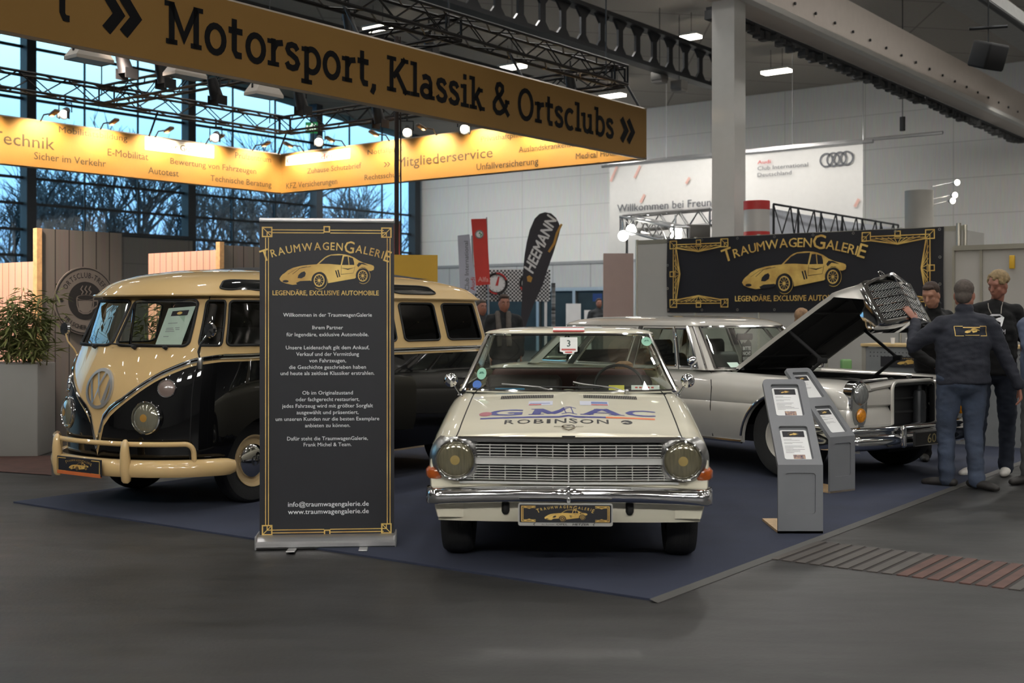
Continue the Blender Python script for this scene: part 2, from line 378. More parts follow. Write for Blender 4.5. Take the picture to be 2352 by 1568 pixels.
# ---- terrain and bare trees outside
b = B(); vs = [H(-80, -90, -.3), H(-80, -.4, -.3), H(90, -.4, -.3), H(90, -90, -.3)]; b.add(vs, [(0, 1, 2, 3)]); struct('ground_outside', b, mat('wet_lawn', '2c3226', .9, var=.3), smooth=False)
BARK = mat('bark', '474f59', .9, var=.3)
def tree(u, v, h, seed, label, dense=1.0):
    rnd = random.Random(seed); b = B(); tw = B()
    def br(p, d, l, r, lev):
        q = p+d*l*.5+V((rnd.uniform(-.1, .1), rnd.uniform(-.1, .1), .03))*l*.4; e_ = p+d*l
        b.tube([p, q, e_], [r, r*.85, r*.68], n=5 if lev < 2 else 3, caps=False) if lev < 4 else tw.tube([p, q, e_], [r, r*.8, r*.5], n=3, caps=False)
        if lev >= 5: return
        n = rnd.choice((3, 4, 4)) if lev < 4 else 4
        for k in range(n):
            nd = (d+V((rnd.uniform(-1, 1), rnd.uniform(-1, 1), rnd.uniform(-.15, .6)))*(.62+.1*lev)).normalized()
            s0 = p+d*l*rnd.uniform(.55, 1) if k else e_
            br(s0, nd, l*rnd.uniform(.6, .85), r*.6, lev+1)
    br(V((0, 0, 0)), V((rnd.uniform(-.08, .08), rnd.uniform(-.08, .08), 1)).normalized(), h*.28, h*.02, 0)
    t = thing('bare_tree', label, 'tree', H(u, v, -.3), rnd.uniform(0, 6), 'bare trees outside the hall glass')
    obj('trunk', b, BARK, t); obj('twigs', tw, BARK, t, kind='stuff')
spots_ = [(-6, -8, 10, 'bare tree outside behind the dark supply cable'), (-3.5, -8, 11, 'bare tree outside above the right half of the roll-up banner'), (-1, -9, 12, 'bare tree outside above the left half of the roll-up banner'),
          (2.2, -9, 12, 'bare tree outside above the grey hut wall beside the roll-up banner'), (5.2, -10, 11, 'bare tree outside above the lit salmon wall behind the bus'), (8, -10, 12, 'bare tree outside above the grey portal panel'),
          (11, -9, 11, 'bare tree outside above the round coffee sign'), (14, -8, 10, 'bare tree outside above the salmon wall at the left edge')]
for i, (u, v, h, lb) in enumerate(spots_): tree(u, v, h, 30+i, lb)
# a clipped twiggy hedge further back
b = B(); rnd = random.Random(3)
for i in range(9000):
    u_ = rnd.uniform(-26, 9); p = H(u_, rnd.uniform(-34, -24), rnd.uniform(-.3, 1)**1+rnd.random()**1.6*(6.5+1.5*sin(u_*.9)+sin(u_*2.3))); d = V((rnd.uniform(-1, 1), rnd.uniform(-1, 1), rnd.uniform(.3, 1.8)))*rnd.uniform(.7, 1.8)
    w = V((rnd.uniform(-1, 1), rnd.uniform(-1, 1), 0)).normalized()*.045
    b.add([p-w, p+w, p+d], [(0, 1, 2)])
tag(obj('thicket', b, mat('hedge_twigs', '4d5661', .95, var=.3), smooth=False, kind='stuff'), 'tangled thicket of bare twigs far outside behind the trees', 'thicket')
# ---- carpet
Q0, Q1, Q2 = V((.722, 6.06, 0)), V((-3.89, 9.24, 0)), V((3.75, 10.05, 0))
dA = (Q2-Q0).normalized()*8.6; dB = Q1-Q0
b = B(); pts = [Q0, Q0+dA, Q0+dA+dB, Q0+dB]; b.add([p+V((0, 0, .012)) for p in pts]+pts, [(0, 1, 2, 3), (4, 5, 1, 0), (5, 6, 2, 1), (6, 7, 3, 2), (7, 4, 0, 3)])
tag(obj('carpet', b, mat('blue_felt_carpet', '262c3e', .95, var=.14, scale=2.2, bump=.35, bscale=260), smooth=False), 'dark blue felt carpet laid under the three old cars', 'carpet')
b = B(); off = (Q0-Q2).normalized()*.03-dB.normalized()*.045
e0, e1 = Q0+off, Q0+dA+off
b.add([e0+V((0, 0, .003)), e1+V((0, 0, .003)), e1+dB.normalized()*.05+V((0, 0, .016)), e0+dB.normalized()*.05+V((0, 0, .016))], [(0, 1, 2, 3)])
tag(obj('edging_tape', b, mat('grey_tape', '3d3c39', .6), smooth=False), 'grey tape strip along the right carpet edge', 'tape')
# ---- floor channel covers right
GR = {0: mat('channel_rust', '50342c', .7, var=.3), 1: mat('channel_grey', '403b37', .6, var=.2), 2: mat('channel_gap', '241f1d', .8)}
def onfloor(x, y): Z = 2720*1.46/(y-725); return V(((x-1176)*Z/2720, Z, 0))
a0, a1 = onfloor(1765, 1284), onfloor(2352, 1358); c0, c1 = onfloor(1890, 1245), onfloor(2352, 1305)
d1 = (a1-a0); d1 = d1/ d1.length; wv = BX*-1
n = 44; b = B(); grt = B()
dirA = AX*((c0-a0).dot(AX)); 
for i in range(n):
    s0 = d1*(i*.085); p = a0+s0; w = d1*.06
    q_ = [p, p+w, p+w+dirA, p+dirA]
    (b).mat(0 if (9 <= i <= 15 or 23 <= i <= 27) else 1).add([x+V((0, 0, .006)) for x in q_]+q_, [(0, 1, 2, 3), (4, 5, 1, 0), (5, 6, 2, 1), (6, 7, 3, 2), (7, 4, 0, 3)])
L_ = d1*(n*.085); grt.add([a0+V((0, 0, .002)), a0+L_+V((0, 0, .002)), a0+L_+dirA+V((0, 0, .002)), a0+dirA+V((0, 0, .002))], [(0, 1, 2, 3)])
t = thing('floor_channel', 'slatted floor channel cover with rust red stretches on the right', 'floor grate', (0, 0, 0))
obj('slats', b, [GR[0], GR[1]], t, smooth=False); obj('channel_bed', grt, GR[2], t, smooth=False)
b = B(); o1 = onfloor(-60, 1080); o2 = onfloor(118, 1092); o3 = onfloor(118, 1047); o4 = onfloor(-60, 1050)
b.add([x+V((0, 0, .006)) for x in (o1, o2, o3, o4)], [(0, 1, 2, 3)])
tag(obj('floor_mat', b, mat('brick_red_mat', '40271f', .9, var=.25, scale=9), smooth=False), 'brick red floor mat in front of the white planter', 'mat')
# ---- white pillar with the long beam
R = Matrix.Rotation(ROT_A, 3, 'Z')
b = B(); b.box((3.66, 20, 3.4), (.40, .42, 6.8), R); struct('pillar', b, WHITEM, smooth=False)
def slab(p, length, w, h, z0, extra=0.0):
    """a bar along the hall's long axis starting at p; returns B"""
    b = B(); b.box(V((p[0], p[1], z0+h/2))+AX*length/2, (length, w, h), R); return b
bp = V((3.66, 20, 0))
struct('beam', slab(bp-AX*.4, 20.5, .5, .95, 6.75), mat('beam_paint', 'bdb3aa', .5, var=.03), smooth=False)
fl = slab(bp-AX*.4-BX*.33, 20.3, .16, .1, 6.73)
struct('beam_flange', fl, WHITEM, smooth=False)
b = B()
for k in range(21): b.lathe([(.03, 0), (.03, .03)], bp-BX*.27+AX*(.2+k*.9)+V((0, 0, 7.1)), -BX, 8)
tag(obj('bolt_row', b, DKSTEEL, kind='stuff'), 'row of dark bolts along the big pale beam', 'bolts')
rnd = random.Random(5); t = thing('cable_tray', 'dark cable tray hanging under the left edge of the pale beam', 'cable tray', tuple(bp))
b = B(); b.box(BX*.36+AX*9.8+V((0, 0, 6.72)), (19.5, .2, .06), R); obj('tray', b, DKSTEEL, t, smooth=False)
b = B()
for k in range(91): b.box(BX*(.3+rnd.uniform(0, .14))+AX*(.1+k*.212)+V((0, 0, 6.66-rnd.uniform(0, .07))), (rnd.uniform(.1, .2), .16, rnd.uniform(.05, .16)), R)
obj('cable_clips', b, mat('cable_grey', '3a3a3a', .7, var=.3), t, smooth=False, kind='stuff')
struct('beam_second', slab(bp-BX*2.2-AX*6, 23, .75, .25, 7.6), mat('beam_panel', '9a9a97', .6), smooth=False)
b = B(); b.tube([bp-BX*2.75+AX*-6+V((0, 0, 7.35)), bp-BX*2.75+AX*16+V((0, 0, 7.35))], .06, 8); struct('trim_rail', b, DKSTEEL)
def truss(name, label, p, q, w=.3, n=12, group=None, m=None, r=.025, parent=None):
    p, q = V(p), V(q); d = (q-p).normalized(); s_ = d.cross(V((0, 0, 1))).normalized()*w/2; u_ = V((0, 0, w/2)); b = B()
    C4 = [s_+u_, -s_+u_, -s_-u_, s_-u_]; L = (q-p).length
    for c in C4: b.tube([p+c, q+c], r, 6)
    for i in range(n):
        a, c = p+d*L*i/n, p+d*L*(i+1)/n
        for k in range(4):
            f, g = (C4[k], C4[(k+1) % 4]) if i % 2 else (C4[(k+1) % 4], C4[k])
            b.tube([a+f, c+g], r*.5, 4, caps=False)
    for e_ in (p, q):
        for k in range(4): b.tube([e_+C4[k], e_+C4[(k+1) % 4]], r*.7, 4)
    o = obj(name, b, m or TRUSSM, parent)
    if label: tag(o, label, 'truss', group)
    return o
truss('yellowish_truss', None, bp-BX*3.6-AX*8+V((0, 0, 7.75)), bp-BX*3.6+AX*15+V((0, 0, 7.75)), .35, 48, m=mat('truss_tarnished', '6b6448', .5, metal=.4))
bpy.data.objects['yellowish_truss'].name = 'lattice_girder'; tag(bpy.data.objects['lattice_girder'], 'tarnished lattice girder under the ceiling at upper right', 'girder')
t = thing('loudspeaker', 'black loudspeaker hanging from the ceiling at the upper right corner', 'speaker', pix(2270, 128, 21))
b = B(); b.box((0, 0, 0), (.5, .42, .46), Matrix.Rotation(.5, 3, 'Z') @ Matrix.Rotation(.35, 3, 'X'), bev=.04); obj('housing', b, DARK, t)
b = B(); b.tube([(0, 0, .2), (0, 0, 1.9)], .012, 6); b.tube([(-.3, .1, .5), (.3, -.1, .5)], .03, 8); obj('bracket', b, DKSTEEL, t)
# hanging rod with a dark sensor
t = thing('hanging_sensor', 'slim dark cylinder hanging on a long rod before the back wall', 'sensor', pix(2073, 282, 30))
b = B(); b.lathe([(.0, -.2), (.07, -.2), (.07, .15), (.0, .15)], n=12); obj('cylinder', b, DARK, t)
b = B(); b.tube([(0, 0, .1), (0, 0, 4)], .012, 6); obj('rod', b, DKSTEEL, t)
# castellated girder
pe = V((5.6, 32.8, 0)); b = B(); Lb = 22; hb = 1.0; zb_ = 7.75
fnb = plane(pe-AX*Lb+V((0, 0, zb_)), AX, (0, 0, 1), -BX)
b.box(pe-AX*Lb/2+V((0, 0, zb_+.04)), (Lb, .34, .1), R); b.box(pe-AX*Lb/2+V((0, 0, zb_+hb-.04)), (Lb, .34, .1), R)
for k in range(28):
    x = .4+k*.8
    b.poly([(x-.3, .08), (x+.3, .08), (x+.1, .3), (x+.1, .7), (x+.3, .92), (x-.3, .92), (x-.1, .7), (x-.1, .3)], fnb, -.03, .03)
struct('beam_castellated', b, DKSTEEL, smooth=False)
struct('beam_castellated_far', slab(V((-1.6, 36.5, 0))-AX*14, 18, .3, .8, 8.6), DKSTEEL, smooth=False)
for k, (x, y, lb) in enumerate([(1515, 176, 'left one of two pale cube loudspeakers under the ceiling'), (1560, 196, 'right lower one of two pale cube loudspeakers under the ceiling')]):
    t = thing('ceiling_speaker', lb, 'speaker', pix(x, y, 31), ROT_A, 'cube loudspeakers under the ceiling')
    b = B(); b.box((0, 0, 0), (.34, .34, .22), bev=.02); b.box((0, 0, -.14), (.3, .3, .06)); obj('housing', b, mat('speaker_grey', '6a6762', .6), t)
    b = B(); b.tube([(0, 0, .1), (0, 0, 1.8)], .012, 5); obj('cable', b, DKSTEEL, t)
# high-bay lamps in view
LAMPE = mat('lamp_emitter', 'fff4e0', .5, emit=14)
lbl = ['lit oblong ceiling lamp just left of the white pillar top', 'lit oblong ceiling lamp right of the white pillar', 'lit oblong ceiling lamp hanging above the word Klassik', 'lit oblong ceiling lamp above the chevrons at the sign end',
       'lit oblong ceiling lamp above the comma of the big sign', 'lit oblong ceiling lamp half behind the lattice truss']
for i, (u, v) in enumerate(LAMP_SPOTS):
    t = thing('ceiling_lamp', lbl[i], 'ceiling lamp', H(u, v, ceil_z(u)-.7), ROT_A, 'high ceiling lamps')
    b = B(); b.box((0, 0, .04), (.42, 1.0, .07), bev=.02); obj('housing', b, WHITEM, t)
    b = B(); b.box((0, 0, -.03), (.36, .92, .08)); obj('diffuser', b, LAMPE, t)
    b = B(); b.tube([(0, .2, .06), (0, .2, .7)], .008, 5); b.tube([(0, -.2, .06), (0, -.2, .7)], .008, 5); obj('suspension', b, DKSTEEL, t)
# ================================================================ hanging ochre sign ring
P1, P2 = V((-4.78, 24.5, 0)), V((1.99, 18.9, 0)); ZB, ZT = 4.0, 4.79
mB = -BX
def sl(x): r = (x-1176)/2720; return (r*24.5+4.78)/(.616-.788*r)          # along AX from P1 (left inner band)
def sr(x): r = (x-1176)/2720; return (24.5*r+4.78)/(.788+.616*r)          # along -BX from P1 (right inner band)
def sn(x): r = (x-1176)/2720; return (r*18.9-1.99)/(.616-.788*r)          # along AX from P2 (near band)
LN = 13.2; WR = (P2-P1).dot(mB)
t = thing('hanging_sign', 'big ochre fabric fascia sign hanging over the stand with club slogans', 'sign', (0, 0, 0))
fL = plane(P1, AX, (0, 0, 1), mB); fR = plane(P1, mB, (0, 0, 1), -AX); fN = plane(P1+mB*WR, AX, (0, 0, 1), mB)
def band(fn, x0, x1, d=0.0, th=.05):
    b = B(); b.poly([(x0, ZB), (x1, ZB), (x1, ZT), (x0, ZT)], fn, d, d-th); return b
obj('fascia', band(fN, -LN, .0), YEL, t, smooth=False, label='near fascia with big slab lettering')
obj('fascia', band(fL, -LN, 0), YEL, t, smooth=False, label='left inner fascia lit by warm spots')
obj('fascia', band(fR, 0, WR), YEL, t, smooth=False, label='right inner fascia lit by warm spots')
b = B()
for fn, x0, x1 in ((fN, -LN, 0), (fL, -LN, 0), (fR, 0, WR)):
    for z in (ZB, ZT): b.tube([fn(x0, z, -.03), fn(x1, z, -.03)], .028, 6)
obj('frame', b, mat('sign_frame', '8a7f72', .4, metal=.7), t)
BROWN = mat('sign_lettering', '2c2010', .8); INKT = mat('sign_black_lettering', '08080a', .8, spec=.2)
def bt(b, fn, sf, P, ex, txt, x0, x1, yc, hp, bold=.005, d=.006):
    a, c = sf(x0), sf(x1); Z = (P+ex*(a+c)/2).y; z = 1.46-(yc-725)*Z/2720; k = hp*Z/2720
    b.text(txt, (a+c)/2, z-k*.5, k/.73, fn, d, bold=bold, width=c-a)
b = B()
for a in [('Technik', -22, 125, 321, 30), ('Mobilitätsbildung', 135, 292, 307, 15), ('Sicher im Verkehr', 78, 243, 366, 17), ('E-Mobilität', 247, 340, 354, 17), ('Autotest', 340, 410, 394, 16),
          ('Bewertung von Fahrzeugen', 391, 588, 381, 14), ('Prüfzentrum', 540, 622, 361, 14), ('Technische Beratung', 483, 623, 416, 14)]: bt(b, fL, sl, P1, AX, *a)
for a in [('Zuhause Schutzbrief', 706, 830, 386, 13), ('KFZ Versicherungen', 658, 775, 421, 14), ('Notfallpass', 845, 925, 345, 12), ('»', 882, 897, 374, 18), ('Mitgliederservice', 912, 1132, 361, 24), ('Rechtsschutz', 838, 922, 403, 13),
          ('Privathaftpflicht', 1105, 1215, 313, 13), ('Auslandskrankenschutz', 1192, 1350, 335, 14), ('Unfallversicherung', 1095, 1237, 376, 16), ('Medical Hotline', 1323, 1430, 353, 14)]: bt(b, fR, sr, P1, mB, *a)
b2 = B()
obj('lettering', b, BROWN, t, smooth=False, label='brown slogans on the inner fascias')
b = B()
a, c = sl(333), sl(491); Zm = (P1+AX*(a+c)/2).y; zz = 1.46-(339-725)*Zm/2720; b.rect(a, zz-.12, c, zz+.12, fL, .004); obj('label_field', b, WHITEP, t, smooth=False); b = B()
a2, c2 = sr(656), sr(804); Zm2 = (P1+mB*(a2+c2)/2).y; z2 = 1.46-(361-725)*Zm2/2720; b.rect(a2, z2-.1, c2, z2+.1, fR, .004)
obj('label_field', b, WHITEP, t, smooth=False)
b = B(); bt(b, fL, sl, P1, AX, 'Oldtimer Gutachten', 337, 488, 339, 15); obj('lettering', b, INKT, t, smooth=False, label='black words on white field')
b = B(); bt(b, fR, sr, P1, mB, 'Club Förderung', 659, 801, 361, 13); obj('lettering', b, REDP, t, smooth=False, label='red words on white field')
# ---- slab-serif lettering drawn stroke by stroke
def el(cx, cy, rx, ry, a0, a1, n=18): return [(cx+rx*cos(radians(lerp(a0, a1, i/n))), cy+ry*sin(radians(lerp(a0, a1, i/n)))) for i in range(n+1)]
W_ = .155; SW = .12
def S(*p): return ('s', list(p))
def F(x, y, w=.3): return ('f', x, y, w)
GL = {
 'M': (1.06, [S((.2, 0), (.2, 1)), S((.86, 0), (.86, 1)), S((.2, .95), (.53, .2), (.86, .95)), F(.2, 0), F(.86, 0), F(.14, 1, .26), F(.92, 1, .26)]),
 'o': (.68, [S(*el(.34, .35, .24, .32, 0, 360))]),
 't': (.5, [S((.2, .95), (.2, .17), (.27, .07), (.42, .07)), S((.03, .66), (.44, .66))]),
 'r': (.54, [S((.2, 0), (.2, .7)), S((.2, .42), (.3, .6), (.5, .64)), F(.2, 0, .36), F(.13, .68, .24)]),
 's': (.54, [S((.43, .53), (.36, .63), (.25, .65), (.14, .61), (.11, .52), (.16, .43), (.27, .38), (.39, .31), (.44, .2), (.39, .09), (.27, .05), (.14, .08), (.08, .18))]),
 'p': (.7, [S((.19, -.28), (.19, .7)), S(*el(.36, .35, .24, .3, -130, 130)), F(.19, -.28, .36), F(.13, .68, .22)]),
 ',': (.3, [S((.14, .1), (.14, -.02), (.06, -.17))]),
 'K': (.92, [S((.19, 0), (.19, 1)), S((.25, .42), (.72, 1)), S((.38, .57), (.78, 0)), F(.19, 0, .36), F(.19, 1, .36), F(.7, 1, .3), F(.78, 0, .3)]),
 'l': (.38, [S((.2, 0), (.2, 1)), F(.2, 0, .36), F(.13, 1, .24)]),
 'a': (.66, [S(*el(.28, .22, .19, .16, 0, 360)), S((.46, 0), (.46, .5), (.4, .61), (.27, .65), (.12, .6)), F(.53, 0, .2)]),
 'i': (.38, [S((.2, 0), (.2, .7)), F(.2, 0, .36), F(.13, .68, .24), S((.2, .84), (.2, 1.0))]),
 'k': (.72, [S((.2, 0), (.2, 1)), S((.24, .3), (.52, .68)), S((.33, .42), (.58, 0)), F(.2, 0, .34), F(.13, 1, .22), F(.52, .68, .24), F(.6, 0, .26)]),
 '&': (.92, [S((.84, 0), (.3, .62), (.24, .78), (.3, .93), (.42, .96), (.53, .9), (.54, .78), (.46, .66), (.24, .48), (.13, .33), (.14, .16), (.26, .05), (.42, .05), (.58, .14), (.72, .34), (.76, .5)), F(.76, .5, .22)]),
 'O': (.9, [S(*el(.45, .5, .33, .46, 0, 360))]),
 'c': (.6, [S(*el(.34, .35, .24, .31, 50, 310))]),
 'u': (.74, [S((.17, .7), (.17, .22), (.24, .09), (.36, .06), (.47, .12), (.54, .24)), S((.54, 0), (.54, .7)), F(.1, .68, .22), F(.47, .68, .22), F(.61, 0, .2)]),
 'b': (.7, [S((.19, .02), (.19, 1)), S(*el(.36, .35, .24, .3, -150, 140)), F(.13, 1, .22)]),
 ' ': (.32, [])}
def slabtext(b, txt, x0, x1, y, h, fn, d):
    tot = sum(GL[c][0] for c in txt); kx = (x1-x0)/tot; x = x0
    for c in txt:
        w, st = GL[c]
        for s_ in st:
            if s_[0] == 's':
                pts = [(x+p[0]*kx, y+p[1]*h) for p in s_[1]]; cl = len(pts) > 15 and (V(pts[0])-V(pts[-1])).length < 1e-4
                b.stroke(pts[:-1] if cl else pts, W_*(kx+h)/2, fn, d, closed=cl)
            else:
                b.rect(x+(s_[1]-s_[3]/2)*kx, y+s_[2]*h-(SW*h if s_[2] > .3 else 0), x+(s_[1]+s_[3]/2)*kx, y+s_[2]*h+(0 if s_[2] > .3 else SW*h), fn, d)
        x += w*kx
b = B(); hN = .43; yN = ZB+.2
slabtext(b, 'Motorsport, Klassik & Ortsclubs', sn(328), sn(1390), yN, hN, fN, .006)
def chev(b, xc, fn, y=yN, h=hN*.82, w=.11):
    for k in (0, 1): b.stroke([(xc+k*.19-.08, y+h), (xc+k*.19+.06, y+h/2), (xc+k*.19-.08, y)], w, fn, .006)
chev(b, sn(1412)+.02, fN); chev(b, sn(208), fN)
slabtext(b, 't', sn(70), sn(110), yN, hN, fN, .006)
obj('lettering', b, INKT, t, smooth=False, label='large black slab lettering on the near fascia')
# ---- ring truss above the sign, cross trusses, drop cable
zt = 5.33
c00, c01 = P1+AX*-.2+mB*.35, P1+mB*(WR-.35)+AX*-.2
tr = thing('ring_truss', 'black box truss ring hanging above the ochre sign', 'truss', (0, 0, 0))
def tpart(p, q, n): truss('truss_run', None, p+V((0, 0, zt)), q+V((0, 0, zt)), .3, n, parent=tr)
tpart(c00, c01, 18); tpart(c00, c00-AX*12.6, 28); tpart(c01, c01-AX*12.6, 28); tpart(c00-AX*12.6, c01-AX*12.6, 18)
for k, s_ in enumerate((4.1, 8.2)): tpart(c00-AX*s_, c01-AX*s_, 18)
b = B()
for s_ in (.4, 4.2, 8.4, 12):
    for c in (c00, c01): b.tube([c-AX*s_+V((0, 0, zt)), c-AX*s_+V((0, 0, ceil_z(24+s_)-.1))], .012, 5)
obj('hoist_cable', b, DKSTEEL, tr)
b = B()
for s_ in (.1, 3.2, 6.4, 9.6, 12.5):
    b.tube([P1+mB*.03-AX*s_+V((0, 0, ZT)), P1+mB*.3-AX*s_+V((0, 0, zt-.1))], .02, 6)
    b.tube([P1+mB*(WR-.03)-AX*s_+V((0, 0, ZT)), P1+mB*(WR-.3)-AX*s_+V((0, 0, zt-.1))], .02, 6)
obj('sign_strut', b, TRUSSM, tr)
# thick dark drop cable
cp = pix(911, 400, 16.3); b = B()
b.tube([V((cp.x, cp.y, 2.2)), V((cp.x, cp.y, 5.3))], .032, 8); b.tube([V((cp.x+.06, cp.y, 2.2)), V((cp.x+.05, cp.y, 5.3))], .012, 6)
tag(obj('drop_cable', b, mat('cable_brown', '2a201c', .7)), 'dark supply cable dropping from the truss before the inner fascia', 'cable')
# ---- lamps on the sign
LENS = mat('spot_lens', 'fff3da', .3, emit=18)
def armlamp(p, face, label, lit=None):
    """little display arm lamp clipped to the fascia top edge; face = direction towards the inside"""
    t = thing('arm_lamp', label, 'lamp', p, 0, 'arm lamps on the fascia top edge')
    e_ = face*.42+V((0, 0, .1)); b = B(); b.tube([(0, 0, 0), face*.1+V((0, 0, .1)), e_], .014, 6); obj('arm', b, TRUSSM, t)
    b = B(); b.box(e_-V((0, 0, .0)), (.22, .1, .05), Matrix.Rotation(atan2(face.y, face.x), 3, 'Z') @ Matrix.Rotation(-.3, 3, 'Y'), bev=.015); obj('head', b, mat('arm_lamp_grey', '6b6259', .4, metal=.5), t)
    spot(V(p)+e_-V((0, 0, .06)), V(p)-V((0, 0, .42)), 235, 125, (1, .78, .47), .04)
for k in range(6):
    armlamp(P1-AX*(.75+k*1.15)+V((0, 0, ZT)), mB, 'slim arm lamp on the left inner fascia, %s from the corner' % ('first', 'second', 'third', 'fourth', 'fifth', 'sixth')[k])
for k in range(7):
    armlamp(P1+mB*(.7+k*1.2)+V((0, 0, ZT)), -AX, 'slim arm lamp on the right inner fascia, %s from the corner' % ('first', 'second', 'third', 'fourth', 'fifth', 'sixth', 'seventh')[k])
def parcan(p, aim, label, lit=False, k=1.0, grp='stage spots on the sign truss'):
    t = thing('stage_spot', label, 'spotlight', p, 0, grp); aim = V(aim).normalized()
    b = B(); b.lathe([(.0, -.16*k), (.07*k, -.15*k), (.085*k, -.05*k), (.1*k, .12*k), (.11*k, .16*k), (.1*k, .16*k), (.085*k, .1*k)], (0, 0, 0), aim, 16, cap=False); obj('can', b, TRUSSM, t)
    b = B(); b.lathe([(.0, .11*k), (.086*k, .105*k)], (0, 0, 0), aim, 16, cap=False); obj('lens', b, LENS if lit else DARK, t)
    b = B(); s_ = aim.cross(V((0, 0, 1))); s_ = (s_ if s_.length > .1 else V((1, 0, 0))).normalized()*.13*k
    b.tube([s_, s_+V((0, 0, .2*k)), -s_+V((0, 0, .2*k)), -s_], .012, 6); b.tube([(0, 0, .2*k), (0, 0, .38*k)], .016, 6); obj('yoke', b, TRUSSM, t)
    for sg in (-1, 1):
        b = B(); c = s_.normalized()*.1*k*sg+aim*.19*k; b.box(c, (.015, .2*k, .14*k), Matrix.Rotation(atan2(aim.y, aim.x)+pi/2, 3, 'Z')); obj('barn_door', b, TRUSSM, t)
cam_dir = V((.1, -.9, -.45))
for (x, y, Z, lb, lit) in [(150, 258, 20.5, 'lit stage spot before the letters Technik on the left band', 1), (496, 312, 21.5, 'lit stage spot before the middle of the left inner band', 1), (733, 322, 21.8, 'lit stage spot right of the ring corner', 1),
                      (935, 300, 20.3, 'lit stage spot beside the dark drop cable', 1), (1066, 292, 19.6, 'lit stage spot under the near fascia above Mitgliederservice', 1),
                      (282, 138, 14.5, 'black stage spot beside the leftmost white floodlight', 0), (372, 163, 15.2, 'black stage spot left of the middle white floodlight', 0), (492, 202, 16.2, 'black stage spot between middle and right floodlights', 0), (690, 228, 17.2, 'black stage spot right of the three floodlights', 0), (868, 260, 18.2, 'black stage spot below the letter K under the near fascia', 0),
                      (800, 45, 17.6, 'black stage spot above the first letters of Klassik', 0), (985, 92, 18.3, 'black stage spot above the letter K of the sign', 0), (1310, 188, 19.5, 'black stage spot above the word Ortsclubs', 0)]:
    parcan(pix(x, y, Z), cam_dir if lit else V((.2, .3, -1)), lb, bool(lit), .82 if lit else .9)
for (x, y, Z, lb) in [(205, 122, 13.6, 'white trapezoid floodlight under the sign, nearest the left'), (425, 160, 14.9, 'white trapezoid floodlight under the sign, middle one'), (606, 206, 16.2, 'white trapezoid floodlight under the sign, furthest right')]:
    t = thing('floodlight', lb, 'floodlight', pix(x, y, Z), ROT_A, 'white floodlights under the near fascia')
    b = B(); rows = []
    for z, hx, hy in ((.1, .1, .09), (.08, .14, .1), (-.06, .24, .13), (-.1, .24, .13)): rows.append([(sx1*hx, sy1*hy, z) for sx1, sy1 in ((-1, -1), (1, -1), (1, 1), (-1, 1))])
    b.grid(rows, cu=True); b.add(rows[0], [(0, 1, 2, 3)]); obj('housing', b, mat('flood_white', 'b9b2a8', .4, var=.03), t, smooth=False)
    b = B(); b.box((0, 0, -.09), (.44, .22, .012)); obj('glass', b, mat('flood_glass', '8a8a86', .1), t)
    b = B(); b.tube([(-.2, 0, 0), (-.2, 0, .2), (.2, 0, .2), (.2, 0, 0)], .014, 6); b.tube([(0, 0, .2), (0, 0, .6)], .014, 6); obj('bracket', b, TRUSSM, t)
t = thing('exit_sign', 'green lit exit sign with running figure hanging before the glass', 'exit sign', pix(715, 293, 26))
b = B(); b.box((0, .03, 0), (.26, .05, .24)); obj('housing', b, mat('exit_green', '1f7a45', .4, emit=.5), t)
b = B(); b.poly([(-.03, -.08), (.0, -.02), (.03, -.08), (.05, -.07), (.02, .02), (.03, .05), (-.01, .06), (-.05, .02), (-.04, 0), (-.01, .02), (-.02, -.02), (-.05, -.08)], FRONT, .004); b.disc(.02, .08, .02, FRONT, .004, 10); b.rect(.06, -.08, .1, .08, FRONT, .004); b.rect(-.11, -.08, -.07, .05, FRONT, .004)
obj('pictogram', b, mat('exit_white', 'dfeee2', .4, emit=1.0), t, smooth=False)
# ================================================================ stand graphics
def arctext(b, txt, R_, cx, cy, total, fn, d, h=.06, big={0: 1.5, 10: 1.55, 16: 1.45}):
    ws = []
    for i, c in enumerate(txt):
        k = big.get(i, 1.0); ws.append(text2d(c, .011)[2]*h/.73*k+.012)
    s_ = total/sum(ws); a = -total/2
    for i, c in enumerate(txt):
        w = ws[i]*s_; k = big.get(i, 1.0); vs, fs, w0 = text2d(c, .011); m_ = a+w/2; th = m_/R_
        kk = h/.73*k; dz = -.010 if k > 1 else 0
        pts = []
        for p in vs:
            lx = (p[0]-w0/2)*kk*s_; ly = p[1]*kk+dz
            pts.append(fn(cx+(R_+ly)*sin(th)+lx*cos(th), cy+(R_+ly)*cos(th)-R_-lx*sin(th), d+p[2]))
        b.add(pts, fs); a += w
CARB = [(0, 185), (8, 168), (22, 152), (40, 140), (60, 122), (100, 102), (160, 87), (220, 80), (272, 76), (300, 50), (330, 24), (350, 12), (375, 4), (430, -1), (480, 3), (510, 10), (545, 25), (580, 48), (620, 66), (670, 78), (688, 86), (692, 98), (688, 116), (668, 124), (652, 122),
        (640, 108), (622, 97), (600, 97), (580, 110), (567, 138), (562, 170), (550, 180), (355, 215), (352, 190), (342, 160), (325, 140), (303, 128), (275, 133), (255, 150), (243, 172), (236, 196), (220, 204), (190, 200), (150, 222), (95, 228), (40, 216), (10, 202)]
